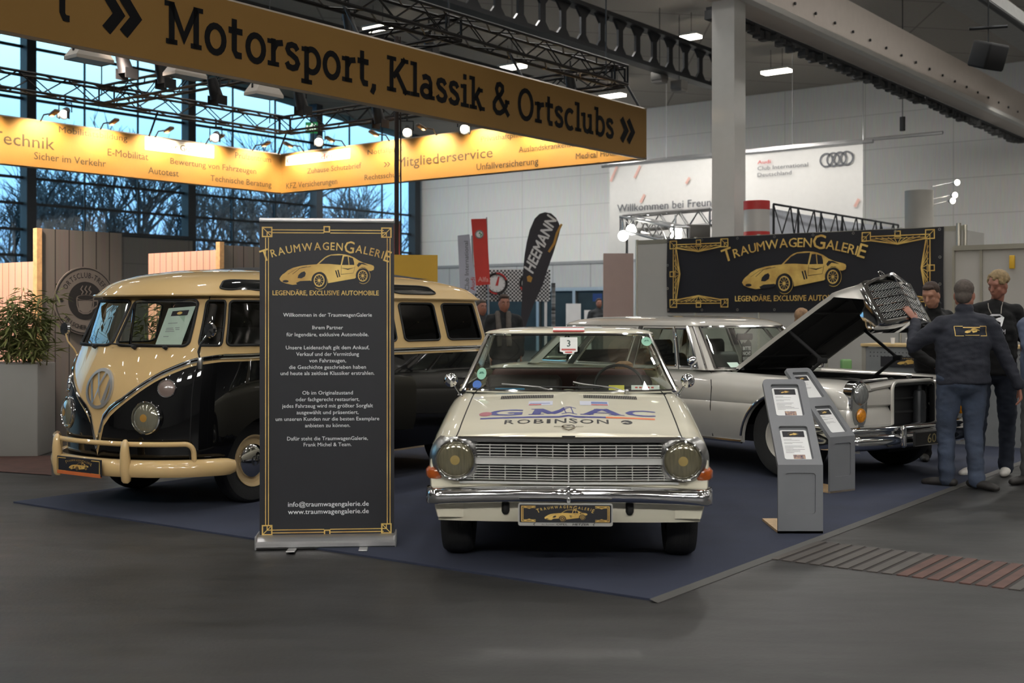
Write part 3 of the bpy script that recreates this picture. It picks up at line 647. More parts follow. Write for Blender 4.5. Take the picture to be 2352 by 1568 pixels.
def logo(fn, cx, cy, w, d, gold=None, dark=None, tag_=True, rich=True):
    g = gold or B(); k = dark or B()
    arctext(g, 'TRAUMWAGENGALERIE', 1.55*w, cx, cy+.165*w, 1.06*w, fn, d, .066*w)
    q = .765*w/690
    def c(x, y): return (cx-.375*w+x*q, cy+.132*w-y*q)
    def P(l): return [c(*p) for p in l]
    g.poly(P(CARB), fn, d)
    e1 = d*1.0+.0006*max(1, w)  # dark print: windows, wheels, vents and panel lines
    for l in ([(288, 73), (335, 30), (375, 11), (462, 8), (446, 80), (360, 73)], [(456, 80), (472, 18), (498, 18), (505, 80)], [(510, 80), (505, 20), (536, 30), (545, 60), (546, 80)],
              [(132, 178), (138, 155), (158, 136), (182, 128), (192, 142), (186, 165), (160, 180)], [(405, 122), (414, 120), (430, 172), (421, 174)], [(422, 118), (431, 116), (444, 168), (436, 171)],
              [(440, 100), (500, 108), (552, 98), (500, 116)], [(565, 82), (580, 62), (610, 64), (650, 84), (600, 74), (575, 96)], [(120, 214), (150, 200), (225, 196), (230, 206), (190, 222), (130, 226)]): k.poly(P(l), fn, e1)
    k.disc(*c(45, 202), 22*q, fn, e1, 16, .42)
    for (x, y, r) in ((285, 195, 52), (604, 160, 47)):
        k.disc(*c(x, y), r*q, fn, e1+.0002, 24, 1.16)
        X, Y = c(x+4, y); g.ring(X, Y, .62*r*q, .76*r*q, fn, e1+.0006, 24, 1.2)
        if rich:
            for a in range(10): g.stroke([(X, Y), (X+.62*r*q*cos(a*.628), Y+.74*r*q*sin(a*.628))], 2.4*q, fn, e1+.0006)
            g.ring(X+4*q, Y, r*q*1.03, r*q*1.09, fn, e1, 24, 1.18)
        g.disc(X, Y, .2*r*q, fn, e1+.0008, 12)
    if rich:
        k.stroke(P([(452, 84), (448, 150), (540, 140), (552, 90)]), 2.2*q, fn, e1); k.stroke(P([(95, 150), (150, 105), (230, 92)]), 3*q, fn, e1); k.stroke(P([(60, 150), (120, 112), (200, 92)]), 2*q, fn, e1)
    if tag_: g.text('LEGENDÄRE, EXCLUSIVE AUTOMOBILE', cx, cy-.205*w, .055*w, fn, d, bold=.02, width=.86*w)
    return g, k
# ---------------------------------------------------------------- roll-up banner
RZ = radians(4.7); t = thing('rollup_banner', 'black and gold roll-up banner standing on the floor left of the white car', 'banner', (-1.17, 7.49, 0), RZ)
def by(y): return 1.46-(y-725)/363
def bx(x): return (x-749)/362
b = B(); b.box((0, .02, by(870)), (.845, .006, by(508)-by(1238))); obj('panel', b, INK, t, smooth=False)
fnB = plane((0, .0168, 0), (1, 0, 0), (0, 0, 1), (0, -1, 0))
b = B(); b.box((0, .02, by(506)), (.85, .03, .028), bev=.006); obj('top_rail', b, ALU, t)
b = B(); rows = []
for (y, z) in ((.10, .005), (-.085, .005), (-.1, .02), (-.098, .055), (-.07, .068), (-.05, .075), (.06, .078), (.1, .06)): rows.append([(-.43, y, z), (.43, y, z)])
b.grid(rows, cv=True, flip=True); b.add([r[0] for r in rows], [tuple(range(8))]); b.add([r[1] for r in rows], [tuple(range(7, -1, -1))])
b.box((0, -.1, .038), (.86, .006, .012)); obj('cassette', b, ALU, t, smooth=False)
b = B()
for sx1 in (-1, 1): b.box((sx1*.433, 0, .045), (.012, .2, .085), bev=.004)
obj('end_cap', b, mat('silver_plastic', '8e8e8e', .3, metal=.4), t)
for xx in (-.205, .235):
    b = B(); b.box((xx, -.14, .012), (.055, .2, .008), Matrix.Rotation(-.06, 3, 'X'), bev=.003); obj('foot', b, ALU, t)
b = B(); b.tube([(0, .06, .05), (0, .06, by(508))], .008, 6); obj('pole', b, ALU, t)
g, k = B(), B(); logo(fnB, bx(746), by(620), .775, .0006, g, k)
gd = .0012
for (x0, x1) in ((609.5, 616), (886, 892.5)):
    for x in (x0, x1): g.stroke([(bx(x), by(546)), (bx(x), by(1206))], .0055, fnB, gd)
for (ya, yb) in ((528, 534.5), (1216, 1222.5)):
    for y in (ya, yb):
        g.stroke([(bx(624), by(y)), (bx(742), by(y))], .0055, fnB, gd); g.stroke([(bx(756), by(y)), (bx(878), by(y))], .0055, fnB, gd)
def sq(x, y, r, w=.008): g.stroke([(bx(x-r), by(y-r)), (bx(x+r), by(y-r)), (bx(x+r), by(y+r)), (bx(x-r), by(y+r))], w, fnB, gd, closed=True)
for x, s1 in ((613, 1), (881+3, -1)):
    for y, s2 in ((533, 1), (1216, -1)):
        sq(x, y, 10.5); sq(x+5*s1, y+5*s2, 5, .006); g.stroke([(bx(x-9*s1), by(y-9*s2)), (bx(x+9*s1), by(y+9*s2))], .005, fnB, gd)
sq(748, 526, 6); sq(749, 1224, 6)
obj('gold_artwork', g, GOLD, t, smooth=False, label='gold car emblem, lettering and line frame'); obj('artwork_darks', k, INK, t, smooth=False)
b = B()
for txt, y, w in [('Willkommen in der TraumwagenGalerie', 723, 202), ('Ihrem Partner', 752, 70), ('für legendäre, exklusive Automobile.', 768, 187), ('Unsere Leidenschaft gilt dem Ankauf,', 798, 190), ('Verkauf und der Vermittlung', 813, 143), ('von Fahrzeugen,', 828, 84),
                  ('die Geschichte geschrieben haben', 843, 175), ('und heute als zeitlose Klassiker erstrahlen.', 857, 214), ('Ob im Originalzustand', 902, 115), ('oder fachgerecht restauriert,', 917, 145), ('jedes Fahrzeug wird mit größter Sorgfalt', 932, 207), ('ausgewählt und präsentiert,', 947, 141),
                  ('um unseren Kunden nur die besten Exemplare', 962, 236), ('anbieten zu können.', 977, 103), ('Dafür steht die TraumwagenGalerie,', 1007, 184), ('Frank Michel & Team.', 1021, 109)]:
    b.text(txt, bx(750), by(y+4), 12.2/363, fnB, .0006, width=w/363)
for txt, y, w in [('info@traumwagengalerie.de', 1158, 184), ('www.traumwagengalerie.de', 1175, 184)]: b.text(txt, bx(752), by(y+5), 15.5/363, fnB, .0006, bold=.006, width=w/363)
obj('lettering', b, WHITEP, t, smooth=False, label='pale grey lines of German text')
# ---------------------------------------------------------------- grey info stands
GREYB = mat('grey_coated_board', '6e7073', .55, var=.03); PLY = mat('plywood_edge', 'b69a75', .6, var=.12, scale=30)
def rrect(x0, y0, x1, y1, r, n=5):
    out = []
    for (cx, cy, a0) in ((x1-r, y1-r, 0), (x0+r, y1-r, 90), (x0+r, y0+r, 180), (x1-r, y0+r, 270)):
        out += [(cx+r*cos(radians(a0+90*i/n)), cy+r*sin(radians(a0+90*i/n))) for i in range(n+1)]
    return out
def holed(b, outer, hole, fn, d0, d1):
    """slab with a hole: outer and hole are point lists of equal length, matched"""
    o0 = [fn(p[0], p[1], d0) for p in outer]; h0 = [fn(p[0], p[1], d0) for p in hole]; o1 = [fn(p[0], p[1], d1) for p in outer]; h1 = [fn(p[0], p[1], d1) for p in hole]
    b.grid([o0, h0, h1, o1], cu=True, cv=True, flip=True)
def info_stand(loc, rz, label, photos):
    t = thing('info_stand', label, 'info stand', loc, rz, 'grey information stands')
    w, zf, dp, zt_ = .15, .457, .5, 1.0
    Ls = sqrt(dp*dp+(zt_-zf)**2); sd = V((0, dp, zt_-zf))/Ls; nn = V((0, -(zt_-zf), dp))/Ls
    fs = plane((0, 0, zf), (1, 0, 0), sd, nn)
    b = B()
    cells = [(0, Ls*.5), (Ls*.5, Ls)]
    for i, (a, c) in enumerate(cells):
        x0, x1, y0, y1 = -.098, .098, a+.045, c-.045
        hole = rrect(x0, y0, x1, y1, .018)
        out = rrect(-w, a, w, c, .0008) if i == 0 else rrect(-w, a, w, c, .035)
        if i == 1:
            q = rrect(-w, a, w, c, .0008); n6 = len(q)//4; o2 = rrect(-w, a, w, c, .035); out = o2[:2*n6]+q[2*n6:]
        holed(b, out, hole, fs, 0, -.03)
    b.poly(rrect(-.12, .03, .12, Ls-.03, .02), fs, -.024, -.028); obj('board', b, GREYB, t, sharp=30)
    b = B(); fp = plane((0, 0, 0), (1, 0, 0), (0, 0, 1), (0, -1, 0))
    holed(b, rrect(-w, 0, w, zf, .0008), rrect(-.1, .13, .1, zf-.055, .02), fp, .0, -.02); b.poly(rrect(-.11, .1, .11, zf-.03, .01), fp, -.011, -.019); b.disc(0, zf-.047, .006, fp, .001, 10); obj('front_panel', b, GREYB, t, sharp=30)
    b = B(); b.box((0, dp*.5, .008), (2*w, dp, .016)); obj('base_plate', b, PLY, t)
    for i, (a, c) in enumerate(cells):
        b = B(); b.poly(rrect(-.09, a+.047, .09, c-.066, .012), fs, -.021, -.0225); s_ = obj('info_sheet', b, PAPER, t, smooth=False)
        yt = c-.075; fk = lambda x, y, d: fs(x, y, d-.0205)
        kb = B(); kb.rect(-.076, yt-.05, .072, yt, fk, .0004); obj('header', kb, INK, s_, smooth=False)
        gg, dd = B(), B(); logo(fk, -.002, yt-.026, .075, .0008, gg, dd, False, False); obj('emblem', gg, GOLD, s_, smooth=False)
        tb = B(); rnd = random.Random(i+3)
        for j in range(13 if photos else 9):
            if j in (2, 5): continue
            tb.rect(-.075, yt-.066-j*.0095, rnd.uniform(.02, .078) if j % 4 else -.02, yt-.0685-j*.0095, fk, .0005)
        obj('print', tb, GREYTXT, s_, smooth=False)
        if photos:
            pb = B(); pb.rect(-.03, a+.062, .05, a+.097, fk, .0006); obj('photo', pb, mat('photo_print', '232a52', .4, var=.5, scale=60, c2='b99a80'), s_, smooth=False)
    return t
info_stand((1.92, 7.88, .012), 0.0, 'nearest grey info stand with two printed sheets beside the white car', True)
info_stand((2.72, 9.74, .012), radians(33), 'further grey info stand turned towards the silver car grille', False)
# ---------------------------------------------------------------- booth wall with the black banner
PL = V((2.27, 17.4, 0)); WPAN = mat('booth_panel_white', 'a5a39d', .6, var=.015); POST = mat('octagonal_alu', 'a9a698', .35, metal=.6)
th_ = atan2(mB.y, mB.x)
t = thing('booth_wall', 'white system wall of aluminium posts behind the silver car', 'partition wall', PL, th_)
ss = [-.547, .45, 1.45, 2.45, 3.45, 4.27]
for a, c in zip(ss, ss[1:]):
    b = B(); b.box(((a+c)/2, .06, 1.3), (c-a-.04, .02, 2.5)); obj('panel', b, WPAN, t, smooth=False)
for a in ss:
    b = B(); b.lathe([(.024, 0), (.024, 2.6)], (a, .06, 0), (0, 0, 1), 8); obj('post', b, POST, t)
b = B()
for z in (.05, 2.56): b.box((1.86, .06, z), (4.8, .03, .06))
obj('rail', b, POST, t, smooth=False)
b = B(); b.box((4.2, .55, 1.3), (.02, 1.0, 2.5)); b.box((-.55, .55, 1.3), (.02, 1.0, 2.5)); obj('return_panel', b, WPAN, t, smooth=False)
b = B(); b.lathe([(.03, 0), (.03, 2.62)], (4.2, .02, 0), (0, 0, 1), 8); obj('post', b, POST, t)
t = thing('wall_banner', 'wide black banner with gold car emblem hung on the booth wall', 'banner', PL, th_)
LB, z0, z1 = 4.02, 1.51, 2.585
b = B(); rows = []
for i in range(41):
    x = LB*i/40; sag = .012*sin(x*7)+.008*sin(x*2.3+1); rows.append([(x, .018+sag*.2, z0), (x, -.004+sag*.8, (z0+z1)/2), (x, .018, z1-.006*abs(sin(x*3.1)))])
b.grid(rows); obj('sheet', b, INK, t, label='black cloth sheet')
fw = plane((0, -.026, 0), (1, 0, 0), (0, 0, 1), (0, -1, 0)); g, k = B(), B()
logo(fw, 1.98, 2.07, 1.98, .001, g, k)
def fan(xa, ya, xb, yb, inw):
    """a straight deco border with a fan of rays at mid length; inw points into the field"""
    A_, C_ = V((xa, ya)), V((xb, yb)); d = (C_-A_).normalized(); n = V((inw[0], inw[1])); L = (C_-A_).length; m_ = (A_+C_)/2
    g.stroke([A_, C_], .014, fw, .001); g.stroke([A_+n*.035, C_+n*.035], .008, fw, .001)
    g.stroke([A_+n*.05, m_+n*.11, C_+n*.05], .018, fw, .001)
    for s_ in (-.42, -.3, -.18, -.07, .07, .18, .3, .42): g.stroke([m_+n*.11, m_+d*s_*L*.95+n*.02], .009, fw, .001)
    c = m_-n*.02
    g.stroke([c-d*.035-n*.035, c+d*.035-n*.035, c+d*.035+n*.035, c-d*.035+n*.035], .013, fw, .0012, closed=True)
def csq(x, y, sx1, sy1):
    for r in (.055,): g.stroke([(x-r, y-r), (x+r, y-r), (x+r, y+r), (x-r, y+r)], .014, fw, .0012, closed=True)
    xx, yy = x+sx1*.03, y+sy1*.03; r = .03; g.stroke([(xx-r, yy-r), (xx+r, yy-r), (xx+r, yy+r), (xx-r, yy+r)], .01, fw, .0012, closed=True)
    g.stroke([(x-sx1*.05, y-sy1*.05), (x+sx1*.05, y+sy1*.05)], .008, fw, .0012)
for (x, y, sx1, sy1) in ((.13, z1-.09, 1, -1), (.13, z0+.13, 1, 1), (LB-.16, z1-.09, -1, -1), (LB-.16, z0+.13, -1, 1)):
    csq(x, y, sx1, sy1); csq(x+sx1*.83, y, sx1, sy1); fan(x+sx1*.05, y, x+sx1*.78, y, (0, sy1))
for x, sx1 in ((.13, 1), (LB-.16, -1)): fan(x, z0+.2, x, z1-.16, (sx1, 0))
obj('gold_artwork', g, GOLD, t, smooth=False, label='gold emblem, fan corners and lettering'); obj('artwork_darks', k, INK, t, smooth=False)
b = B()
for i in range(8):
    for z in (z0+.035, z1-.035): b.ring(.04+i*(LB-.08)/7, z, .008, .02, fw, .002, 12)
for z in (1.86, 2.2): b.ring(.035, z, .008, .02, fw, .002, 12); b.ring(LB-.035, z, .008, .02, fw, .002, 12)
obj('eyelets', b, STEEL, t, smooth=False)
# second wall further right and pegboard counter
t = thing('booth_side_wall', 'plain pale system wall behind the blond man at the right edge', 'partition wall', (5.42, 14.55, 0), th_)
b = B(); b.box((1.6, .05, 1.15), (3.2, .03, 2.3)); obj('panel', b, WPAN, t, smooth=False)
b = B()
for x in (0, .33, 1.3, 2.3): b.box((x, .02, 1.15), (.03, .04, 2.3))
b.box((1.6, .02, 2.29), (3.2, .05, .06)); b.box((1.6, .0, .05), (3.2, .08, .1)); obj('rail', b, POST, t, smooth=False)
b = B(); b.tube([(.9, -.05, 2.05), (.9, -.06, 2.12), (1.5, -.06, 2.14)], .012, 6); b.tube([(1.34, -.06, 2.14), (1.34, -.03, 1.5)], .01, 6); obj('hook_rod', b, DKSTEEL, t)
b = B(); b.box((.70, -.03, 2.10), (.06, .05, .16), bev=.01); tag(obj('yellow_clip', b, mat('yellow_plastic', 'c9a02a', .5), None), 'yellow clamp hanging on the pale side wall above the blond man', 'clamp'); o = bpy.data.objects['yellow_clip']; o.location = (5.42, 14.55, 0); o.rotation_euler = (0, 0, th_)
t = thing('counter', 'grey perforated counter with wooden top behind the silver car', 'counter', (4.2, 14.05, 0), th_)
b = B(); b.box((.9, .25, 1.115), (1.9, .6, .035), bev=.006); obj('worktop', b, mat('beech_top', 'c2a878', .5, var=.08, scale=10), t)
b = B(); b.box((.9, 0, .55), (1.8, .03, 1.08)); obj('front_panel', b, mat('pegboard_grey', '77797a', .6), t, smooth=False)
b = B(); fnp = plane((0, -.0155, 0), (1, 0, 0), (0, 0, 1), (0, -1, 0))
for i in range(40):
    for z in (1.03, .985, .8, .75, .7): 
        if z > .9 or i % 2: b.disc(.06+i*.043, z, .008 if z > .9 else .006, fnp, .0005, 8)
obj('peg_holes', b, mat('peg_hole', '3c3e40', .6), t, smooth=False)
b = B(); b.box((-.02, .02, .55), (.05, .08, 1.1)); b.box((.9, .3, .55), (1.84, .5, 1.06)); obj('carcass', b, mat('counter_side', '8e8a80', .6), t, smooth=False)
b = B(); b.box((.50, -.03, .925), (.62, .012, .12)); pl_ = obj('sign_plate', b, INK, t, smooth=False)
g, k = B(), B(); fq = plane((0, -.0365, 0), (1, 0, 0), (0, 0, 1), (0, -1, 0)); logo(lambda x, y, d: fq(x, .925+(y-.925)*.75, d), .50, .92, .3, .0006, g, k, False, False); obj('emblem', g, GOLD, pl_, smooth=False)
for i, (x, lb) in enumerate([(.3, 'left small white cup on the wooden counter top'), (.48, 'right small white cup on the wooden counter top')]):
    b = B(); b.lathe([(.0, 0), (.02, 0), (.026, .07), (.023, .07), (.018, .006), (0, .006)], n=12); o = obj('cup', b, WHITEP); o.location = V((4.2, 14.05, 1.133))+mB*x+AX*.06; tag(o, lb, 'cup', 'white cups on the counter')
b = B(); b.lathe([(.0, 0), (.055, 0), (.055, .2), (.04, .23), (.02, .24), (.02, .27), (0, .27)], n=16); o = obj('canister', b, mat('yellow_canister', 'c7991f', .4, coat=.3)); o.location = V((4.2, 14.05, 1.133))+mB*.68+AX*.1; tag(o, 'yellow canister standing on the wooden counter top', 'canister')
b = B(); b.box((0, 0, .08), (.12, .1, .16), bev=.02); o = obj('green_box', b, mat('green_plastic', '6f9a5e', .5)); o.location = (3.92, 13.9, .79); tag(o, 'light green plastic box behind the silver car hood hinge', 'box')
b = B(); b.box((0, 0, .395), (.2, .3, .79), bev=.01); o = obj('white_stool', b, WPAN); o.location = (3.92, 13.9, 0); tag(o, 'pale pedestal carrying the green box behind the silver car', 'pedestal')
# ---------------------------------------------------------------- cafe huts and plants on the left
WOODG = brick('grey_plank', '6e665f', '3a3531', .17, 3.0, rnd=.06, mortar=.008, rough=.7)
WOODS = brick('salmon_plank', 'dca890', '86604e', .135, 3.0, rnd=.05, mortar=.006, rough=.65)
PINE = mat('pine_edge', 'c79d6c', .6, var=.15, scale=20)
def wallpart(name, parent, L, zt_, m, y=0.0, x0=0.0, z0=0.0):
    b = B(); b.box((x0+L/2, y+.02, (zt_+z0)/2), (L, .04, zt_-z0)); return obj(name, b, m, parent, smooth=False)
t = thing('coffee_hut_wall', 'grey plank wall panel carrying the round coffee sign', 'hut wall', (-5.17, 13.0, 0), ROT_A)
wallpart('plank_panel', t, 1.02, 2.42, WOODG); b = B(); b.box((-.03, .02, 1.21), (.06, .08, 2.42)); obj('corner_post', b, PINE, t)
t2 = thing('salmon_hut_wall', 'pale salmon plank wall at the left edge behind the bamboo', 'hut wall', V((-5.24, 13.05, 0))+BX*2.2, atan2(-BX.y, -BX.x)); wallpart('plank_panel', t2, 2.2, 2.06, WOODS)
t = thing('coffee_sign', 'round grey coffee sign with a steaming cup on the plank wall', 'sign', V((-5.17, 13.0, 0))+AX*.52+V((0, 0, 1.63))-V((.788, -.616, 0))*-.02, ROT_A)
SGY = mat('sign_grey', '6a625b', .6, var=.05); SDK = mat('sign_dark', '1f1d1c', .6)
b = B(); b.lathe([(0, .012), (.385, .012), (.385, 0)], (0, 0, 0), (0, -1, 0), 40); obj('disc', b, SGY, t)
b = B(); b.ring(0, 0, .36, .372, FRONT, .014, 40); b.disc(0, 0, .215, FRONT, .014, 36)
arctext(b, 'ORTSCLUB-TREFF', .26, 0, .26, .58, FRONT, .014, .062, {})
def arcdown(b, txt, R_, total, fn, d, h):
    n = len(txt)
    for i, c in enumerate(txt):
        vs, fs, w0 = text2d(c, .02)
        if not vs: continue
        th = (-total/2+total*(i+.5)/n)/R_; kk = h/.73
        b.add([fn(((R_-p[1]*kk)*sin(th)+(p[0]-w0/2)*kk*cos(th)), -(R_-p[1]*kk)*cos(th)+(p[0]-w0/2)*kk*sin(th), d+p[2]) for p in vs], fs)
arcdown(b, 'FRISCHER KAFFEE', .325, .62, FRONT, .014, .05); b.disc(-.29, 0, .02, FRONT, .014, 10); b.disc(.29, 0, .02, FRONT, .014, 10)
obj('dark_print', b, SDK, t, smooth=False)
b = B(); b.stroke([(-.11, .03), (-.105, -.05), (-.08, -.12), (-.03, -.145), (.03, -.145), (.075, -.12), (.1, -.05), (.1, .03)], .014, FRONT, .017); b.ring(0, .035, .1, .113, FRONT, .017, 24, .28); b.poly([(-.095, .0), (-.08, -.1), (-.03, -.135), (.03, -.135), (.075, -.1), (.09, 0)], FRONT, .0165)
b.stroke([(.1, .0), (.15, .0), (.155, -.05), (.08, -.1)], .016, FRONT, .017)
for x in (-.05, 0, .05): b.stroke([(x, .07), (x+.02, .1), (x-.01, .13), (x+.015, .17)], .012, FRONT, .017)
obj('cup_print', b, SGY, t, smooth=False)
c0 = V((-3.76, 15.4, 0))
t = thing('grey_hut_wall', 'grey plank wall behind the bus, left of the roll-up banner', 'hut wall', c0, ROT_A); wallpart('plank_panel', t, 2.2, 2.38, WOODG); b = B(); b.box((-.03, .02, 1.21), (.07, .08, 2.42)); obj('corner_post', b, PINE, t)
t = thing('salmon_hut_side', 'lit salmon plank wall rising above the bus roof', 'hut wall', c0+BX*1.62+V((0, 0, 0)), atan2(-BX.y, -BX.x)); wallpart('plank_panel', t, 1.58, 2.32, WOODS)
b = B(); b.box((0, 0, 1.14), (1.5, .06, 2.28)); o = obj('ochre_wall', b, mat('ochre_board', 'b8902c', .7, var=.03)); o.location = (-1.75, 15.9, 0); o.rotation_euler = (0, 0, .15); tag(o, 'plain ochre partition wall rising behind the bus roof', 'partition wall')
b = B(); b.box((0, 0, .48), (2.1, .55, .96), bev=.01); b.box((0, 0, .93), (1.9, .4, .08)); o = obj('planter_box', b, mat('planter_grey', '8a8884', .5, var=.02)); o.location = (-5.98, 12.5, 0); o.rotation_euler = (0, 0, .05); tag(o, 'long white planter box on the left edge carrying bamboo', 'planter')
LEAFM = mat('bamboo_leaf', '7d8048', .6, var=.3, scale=3, c2='515b2b'); STEMM = mat('bamboo_stem', '5f5a33', .5, var=.2)
def bamboo(loc, h, n, w, label, seed, pot=None, leaves=100):
    rnd = random.Random(seed); t = thing('bamboo_plant', label, 'plant', loc, 0, 'bamboo plants'); st, lf = B(), B()
    for i in range(n):
        p = V((rnd.gauss(0, w*.35), rnd.gauss(0, w*.22), 0)); d = V((rnd.gauss(0, .14), rnd.gauss(0, .14), 1)); hh = h*rnd.uniform(.55, 1)
        path = [p+d*hh*k/5+V((d.x, d.y, 0))*hh*(k/5)**2*.4 for k in range(6)]; st.tube(path, [.007*(1-.14*k) for k in range(6)], 5)
        for j in range(leaves):
            q = rnd.uniform(.15, 1); k = min(int(q*5), 4); s_ = path[k].lerp(path[k+1], q*5-k)
            a = rnd.uniform(0, 6.28); dr = V((cos(a), sin(a), rnd.uniform(-.7, .5))).normalized(); L = rnd.uniform(.09, .19)
            s_ = s_+V((cos(a), sin(a), 0))*rnd.uniform(0, .09); sd = dr.cross(V((0, 0, 1))).normalized()*L*.085; m_ = s_+dr*L*.45; e_ = s_+dr*L+V((0, 0, -L*.18))
            lf.add([s_, m_+sd, e_, m_-sd], [(0, 1, 2, 3)])
    obj('stems', st, STEMM, t); obj('foliage', lf, LEAFM, t, smooth=False, kind='stuff')
    if pot:
        b = B(); b.box((0, 0, -pot/2), (w*1.5, .4, pot), bev=.01); obj('pot', b, WHITEM, t)
bamboo((-5.22, 12.42, .94), .85, 22, .42, 'bamboo growing in the white planter at the left edge', 4, leaves=58)
bamboo((-3.75, 13.5, .8), 1.0, 20, .6, 'bamboo seen through the bus windscreen', 5, .8)
bamboo((-2.5, 12.9, .8), 1.0, 20, .45, 'bamboo seen through the quarter light of the bus', 6, .8)
spot((-4.9, 13.6, 4.8), (-4.5, 16.2, 2.0), 1900, 70, (1, .82, .70), .15)
spot((-5.9, 10.9, 4.7), (-6.0, 13.6, 1.75), 1900, 46, (1, .82, .70), .15)
# ================================================================ background stands
# hanging club banner on the back wall
Pm = V((6.99, 37, 0)); CLOTH = mat('white_cloth', 'c9c7c3', .8, var=.02); DKT = mat('dark_text', '55565a', .7); PINKM = mat('coral_slash', 'cda397', .7)
t = thing('hall_banner', 'huge white cloth banner with four dark rings on the back wall', 'banner', Pm-mB*4.7, th_)
b = B(); rows = []
for i in range(45):
    x = 8.8*i/44; rows.append([(x, .03*sin(x*3.3)*(1-z/3.0), 3.45+z) for z in (0, 1.0, 2.0, 3.0)])
b.grid(rows); obj('cloth', b, CLOTH, t)
fA = plane((0, -.06, 0), (1, 0, 0), (0, 0, 1), (0, -1, 0))
def hb_x(x): r = (x-1176)/2720; p = Pm-mB*4.7; return (r*p.y-p.x)/(.788+.616*r)
def hb(x, y):
    s_ = hb_x(x); Z = (Pm-mB*4.7+mB*s_).y; return s_, 1.46-(y-725)*Z/2720
b = B()
def htxt(txt, x0, x1, y, hp, bld=.0):
    s0, z = hb(x0, y); s1 = hb_x(x1); b.text(txt, (s0+s1)/2, z-.5*hp*.0142, hp*.0142/.73, fA, 0, bold=bld, width=s1-s0)
htxt('Willkommen bei Freunden', 1420, 1672, 478, 18, .012); htxt('Club International', 1742, 1858, 387, 9); htxt('Deutschland', 1742, 1820, 402, 9)
for k in range(4):
    s0, z = hb(1900+k*15.5, 368-k*1.6); b.ring(s0, z, .165, .215, fA, 0, 28)
obj('lettering', b, DKT, t, smooth=False, label='grey words and four rings')
b = B(); htxt('Audi', 1742, 1772, 373, 8, .015)
obj('red_word', b, REDP, t, smooth=False)
b = B()
for (x, y, dx, dy) in [(1412, 400, 16, -30), (1466, 395, 14, -24), (1582, 415, 8, -12), (1478, 456, 10, -16), (1970, 466, 8, -14), (1424, 610, 14, -26)]:
    s0, z = hb(x, y); b.stroke([(s0-dx*.008, z+dy*.008), (s0+dx*.008, z-dy*.008)], .09, fA, 0)
obj('coral_slashes', b, PINKM, t, smooth=False)
b = B(); b.tube([(-.3, 0, 6.52), (9.1, 0, 6.52)], .06, 8); b.tube([(-.3, .3, 6.62), (11, .3, 6.62)], .05, 8)
for x in (0, 2.2, 4.4, 6.6, 8.8): b.tube([(x, 0, 6.5), (x, 0, 9.6)], .012, 5)
obj('hanging_rail', b, ALU, t)
for s_ in (-1.5, 1.5, 4.5, 7.5, 10.5, 13.5): q = Pm-mB*4.7+mB*s_; spot(q-AX*2.6+V((0, 0, 6.6)), q+AX*3+V((0, 0, 3.2)), 230, 120, (1, .97, .92), .3, 1.0)
for v_ in (1.5, 4.5, 7.5, 10.5): spot(H(7.5, v_, 6.9), H(0, v_, 3.4), 520, 120, (1, .97, .93), .3, 1.0)
# flags
def flatflag(name, label, pts, Z, m, th=.012, cat='flag'):
    t = thing(name, label, cat, (0, Z, 0)); b = B()
    P_ = [((x-1176)*Z/2720, 1.46-(y-725)*Z/2720) for x, y in pts]
    b.poly(P_, FRONT, th/2, -th/2); obj('cloth', b, m, t, smooth=False); return t
def fp2(x, y, Z): return ((x-1176)*Z/2720, 1.46-(y-725)*Z/2720)
def base_pole(t, x, Z, ztop, dx=0):
    b = B(); X = (x-1176)*Z/2720; b.tube([(X, .02, 0), (X+dx*.4, .02, ztop*.6), (X+dx, .02, ztop)], .018, 8); b.lathe([(0, 0), (.22, 0), (.22, .03), (.03, .05), (0, .05)], (X, .02, 0), (0, 0, 1), 16); obj('pole', b, ALU, t)
Zf = 23
t = flatflag('feather_flag', 'dark grey feather flag with slanted white lettering', [(1196, 752), (1198, 700), (1200, 640), (1205, 585), (1210, 555), (1217, 527), (1228, 502), (1239, 491), (1252, 487), (1266, 490), (1277, 500), (1284, 513), (1287, 526), (1283, 542), (1272, 578), (1258, 617), (1246, 655), (1226, 698), (1206, 752)], Zf, mat('flag_charcoal', '3a383d', .8, var=.03))
base_pole(t, 1199, Zf, 2.0, .03)
b = B(); p0, p1 = fp2(1210, 622, Zf), fp2(1264, 500, Zf); dd_ = (V(p1)-V(p0)); Lf = dd_.length; dd_.normalize(); nn_ = V((-dd_.y, dd_.x))
ft = lambda x, y, d: V((p0[0]+dd_.x*x+nn_.x*y, -d, p0[1]+dd_.y*x+nn_.y*y))
b.text('HEEMANN', Lf/2, -.13, .30, ft, .010, bold=.03, shear=.2, width=Lf); obj('lettering', b, WHITEP, t, smooth=False)
b = B(); b.stroke([(Lf*.45, -.24), (Lf*.62, -.27), (Lf*.8, -.24), (Lf*.98, -.25)], .045, ft, .010); x_, y_ = fp2(1216, 640, Zf); b.poly([(x_-.04, y_-.05), (x_+.03, y_-.07), (x_+.06, y_+.02), (x_, y_+.07), (x_-.05, y_+.04)], FRONT, .010); obj('orange_script', b, mat('orange_flag', 'b98a3a', .6), t, smooth=False)
Zr = 24.5
t = flatflag('red_banner_flag', 'tall red flag with a round green and white emblem', [(1082, 503), (1117, 502), (1126, 653), (1093, 656)], Zr, mat('red_cloth', 'c63c33', .7, var=.04)); base_pole(t, 1124, Zr, 3.5, -.06)
x_, y_ = fp2(1101, 538, Zr); b = B(); b.disc(x_, y_, .09, FRONT, .010, 24); obj('emblem_disc', b, mat('emblem_grey', '7c8180', .5), t, smooth=False)
b = B(); b.disc(x_, y_, .065, FRONT, .012, 24); obj('emblem_field', b, WHITEP, t, smooth=False)
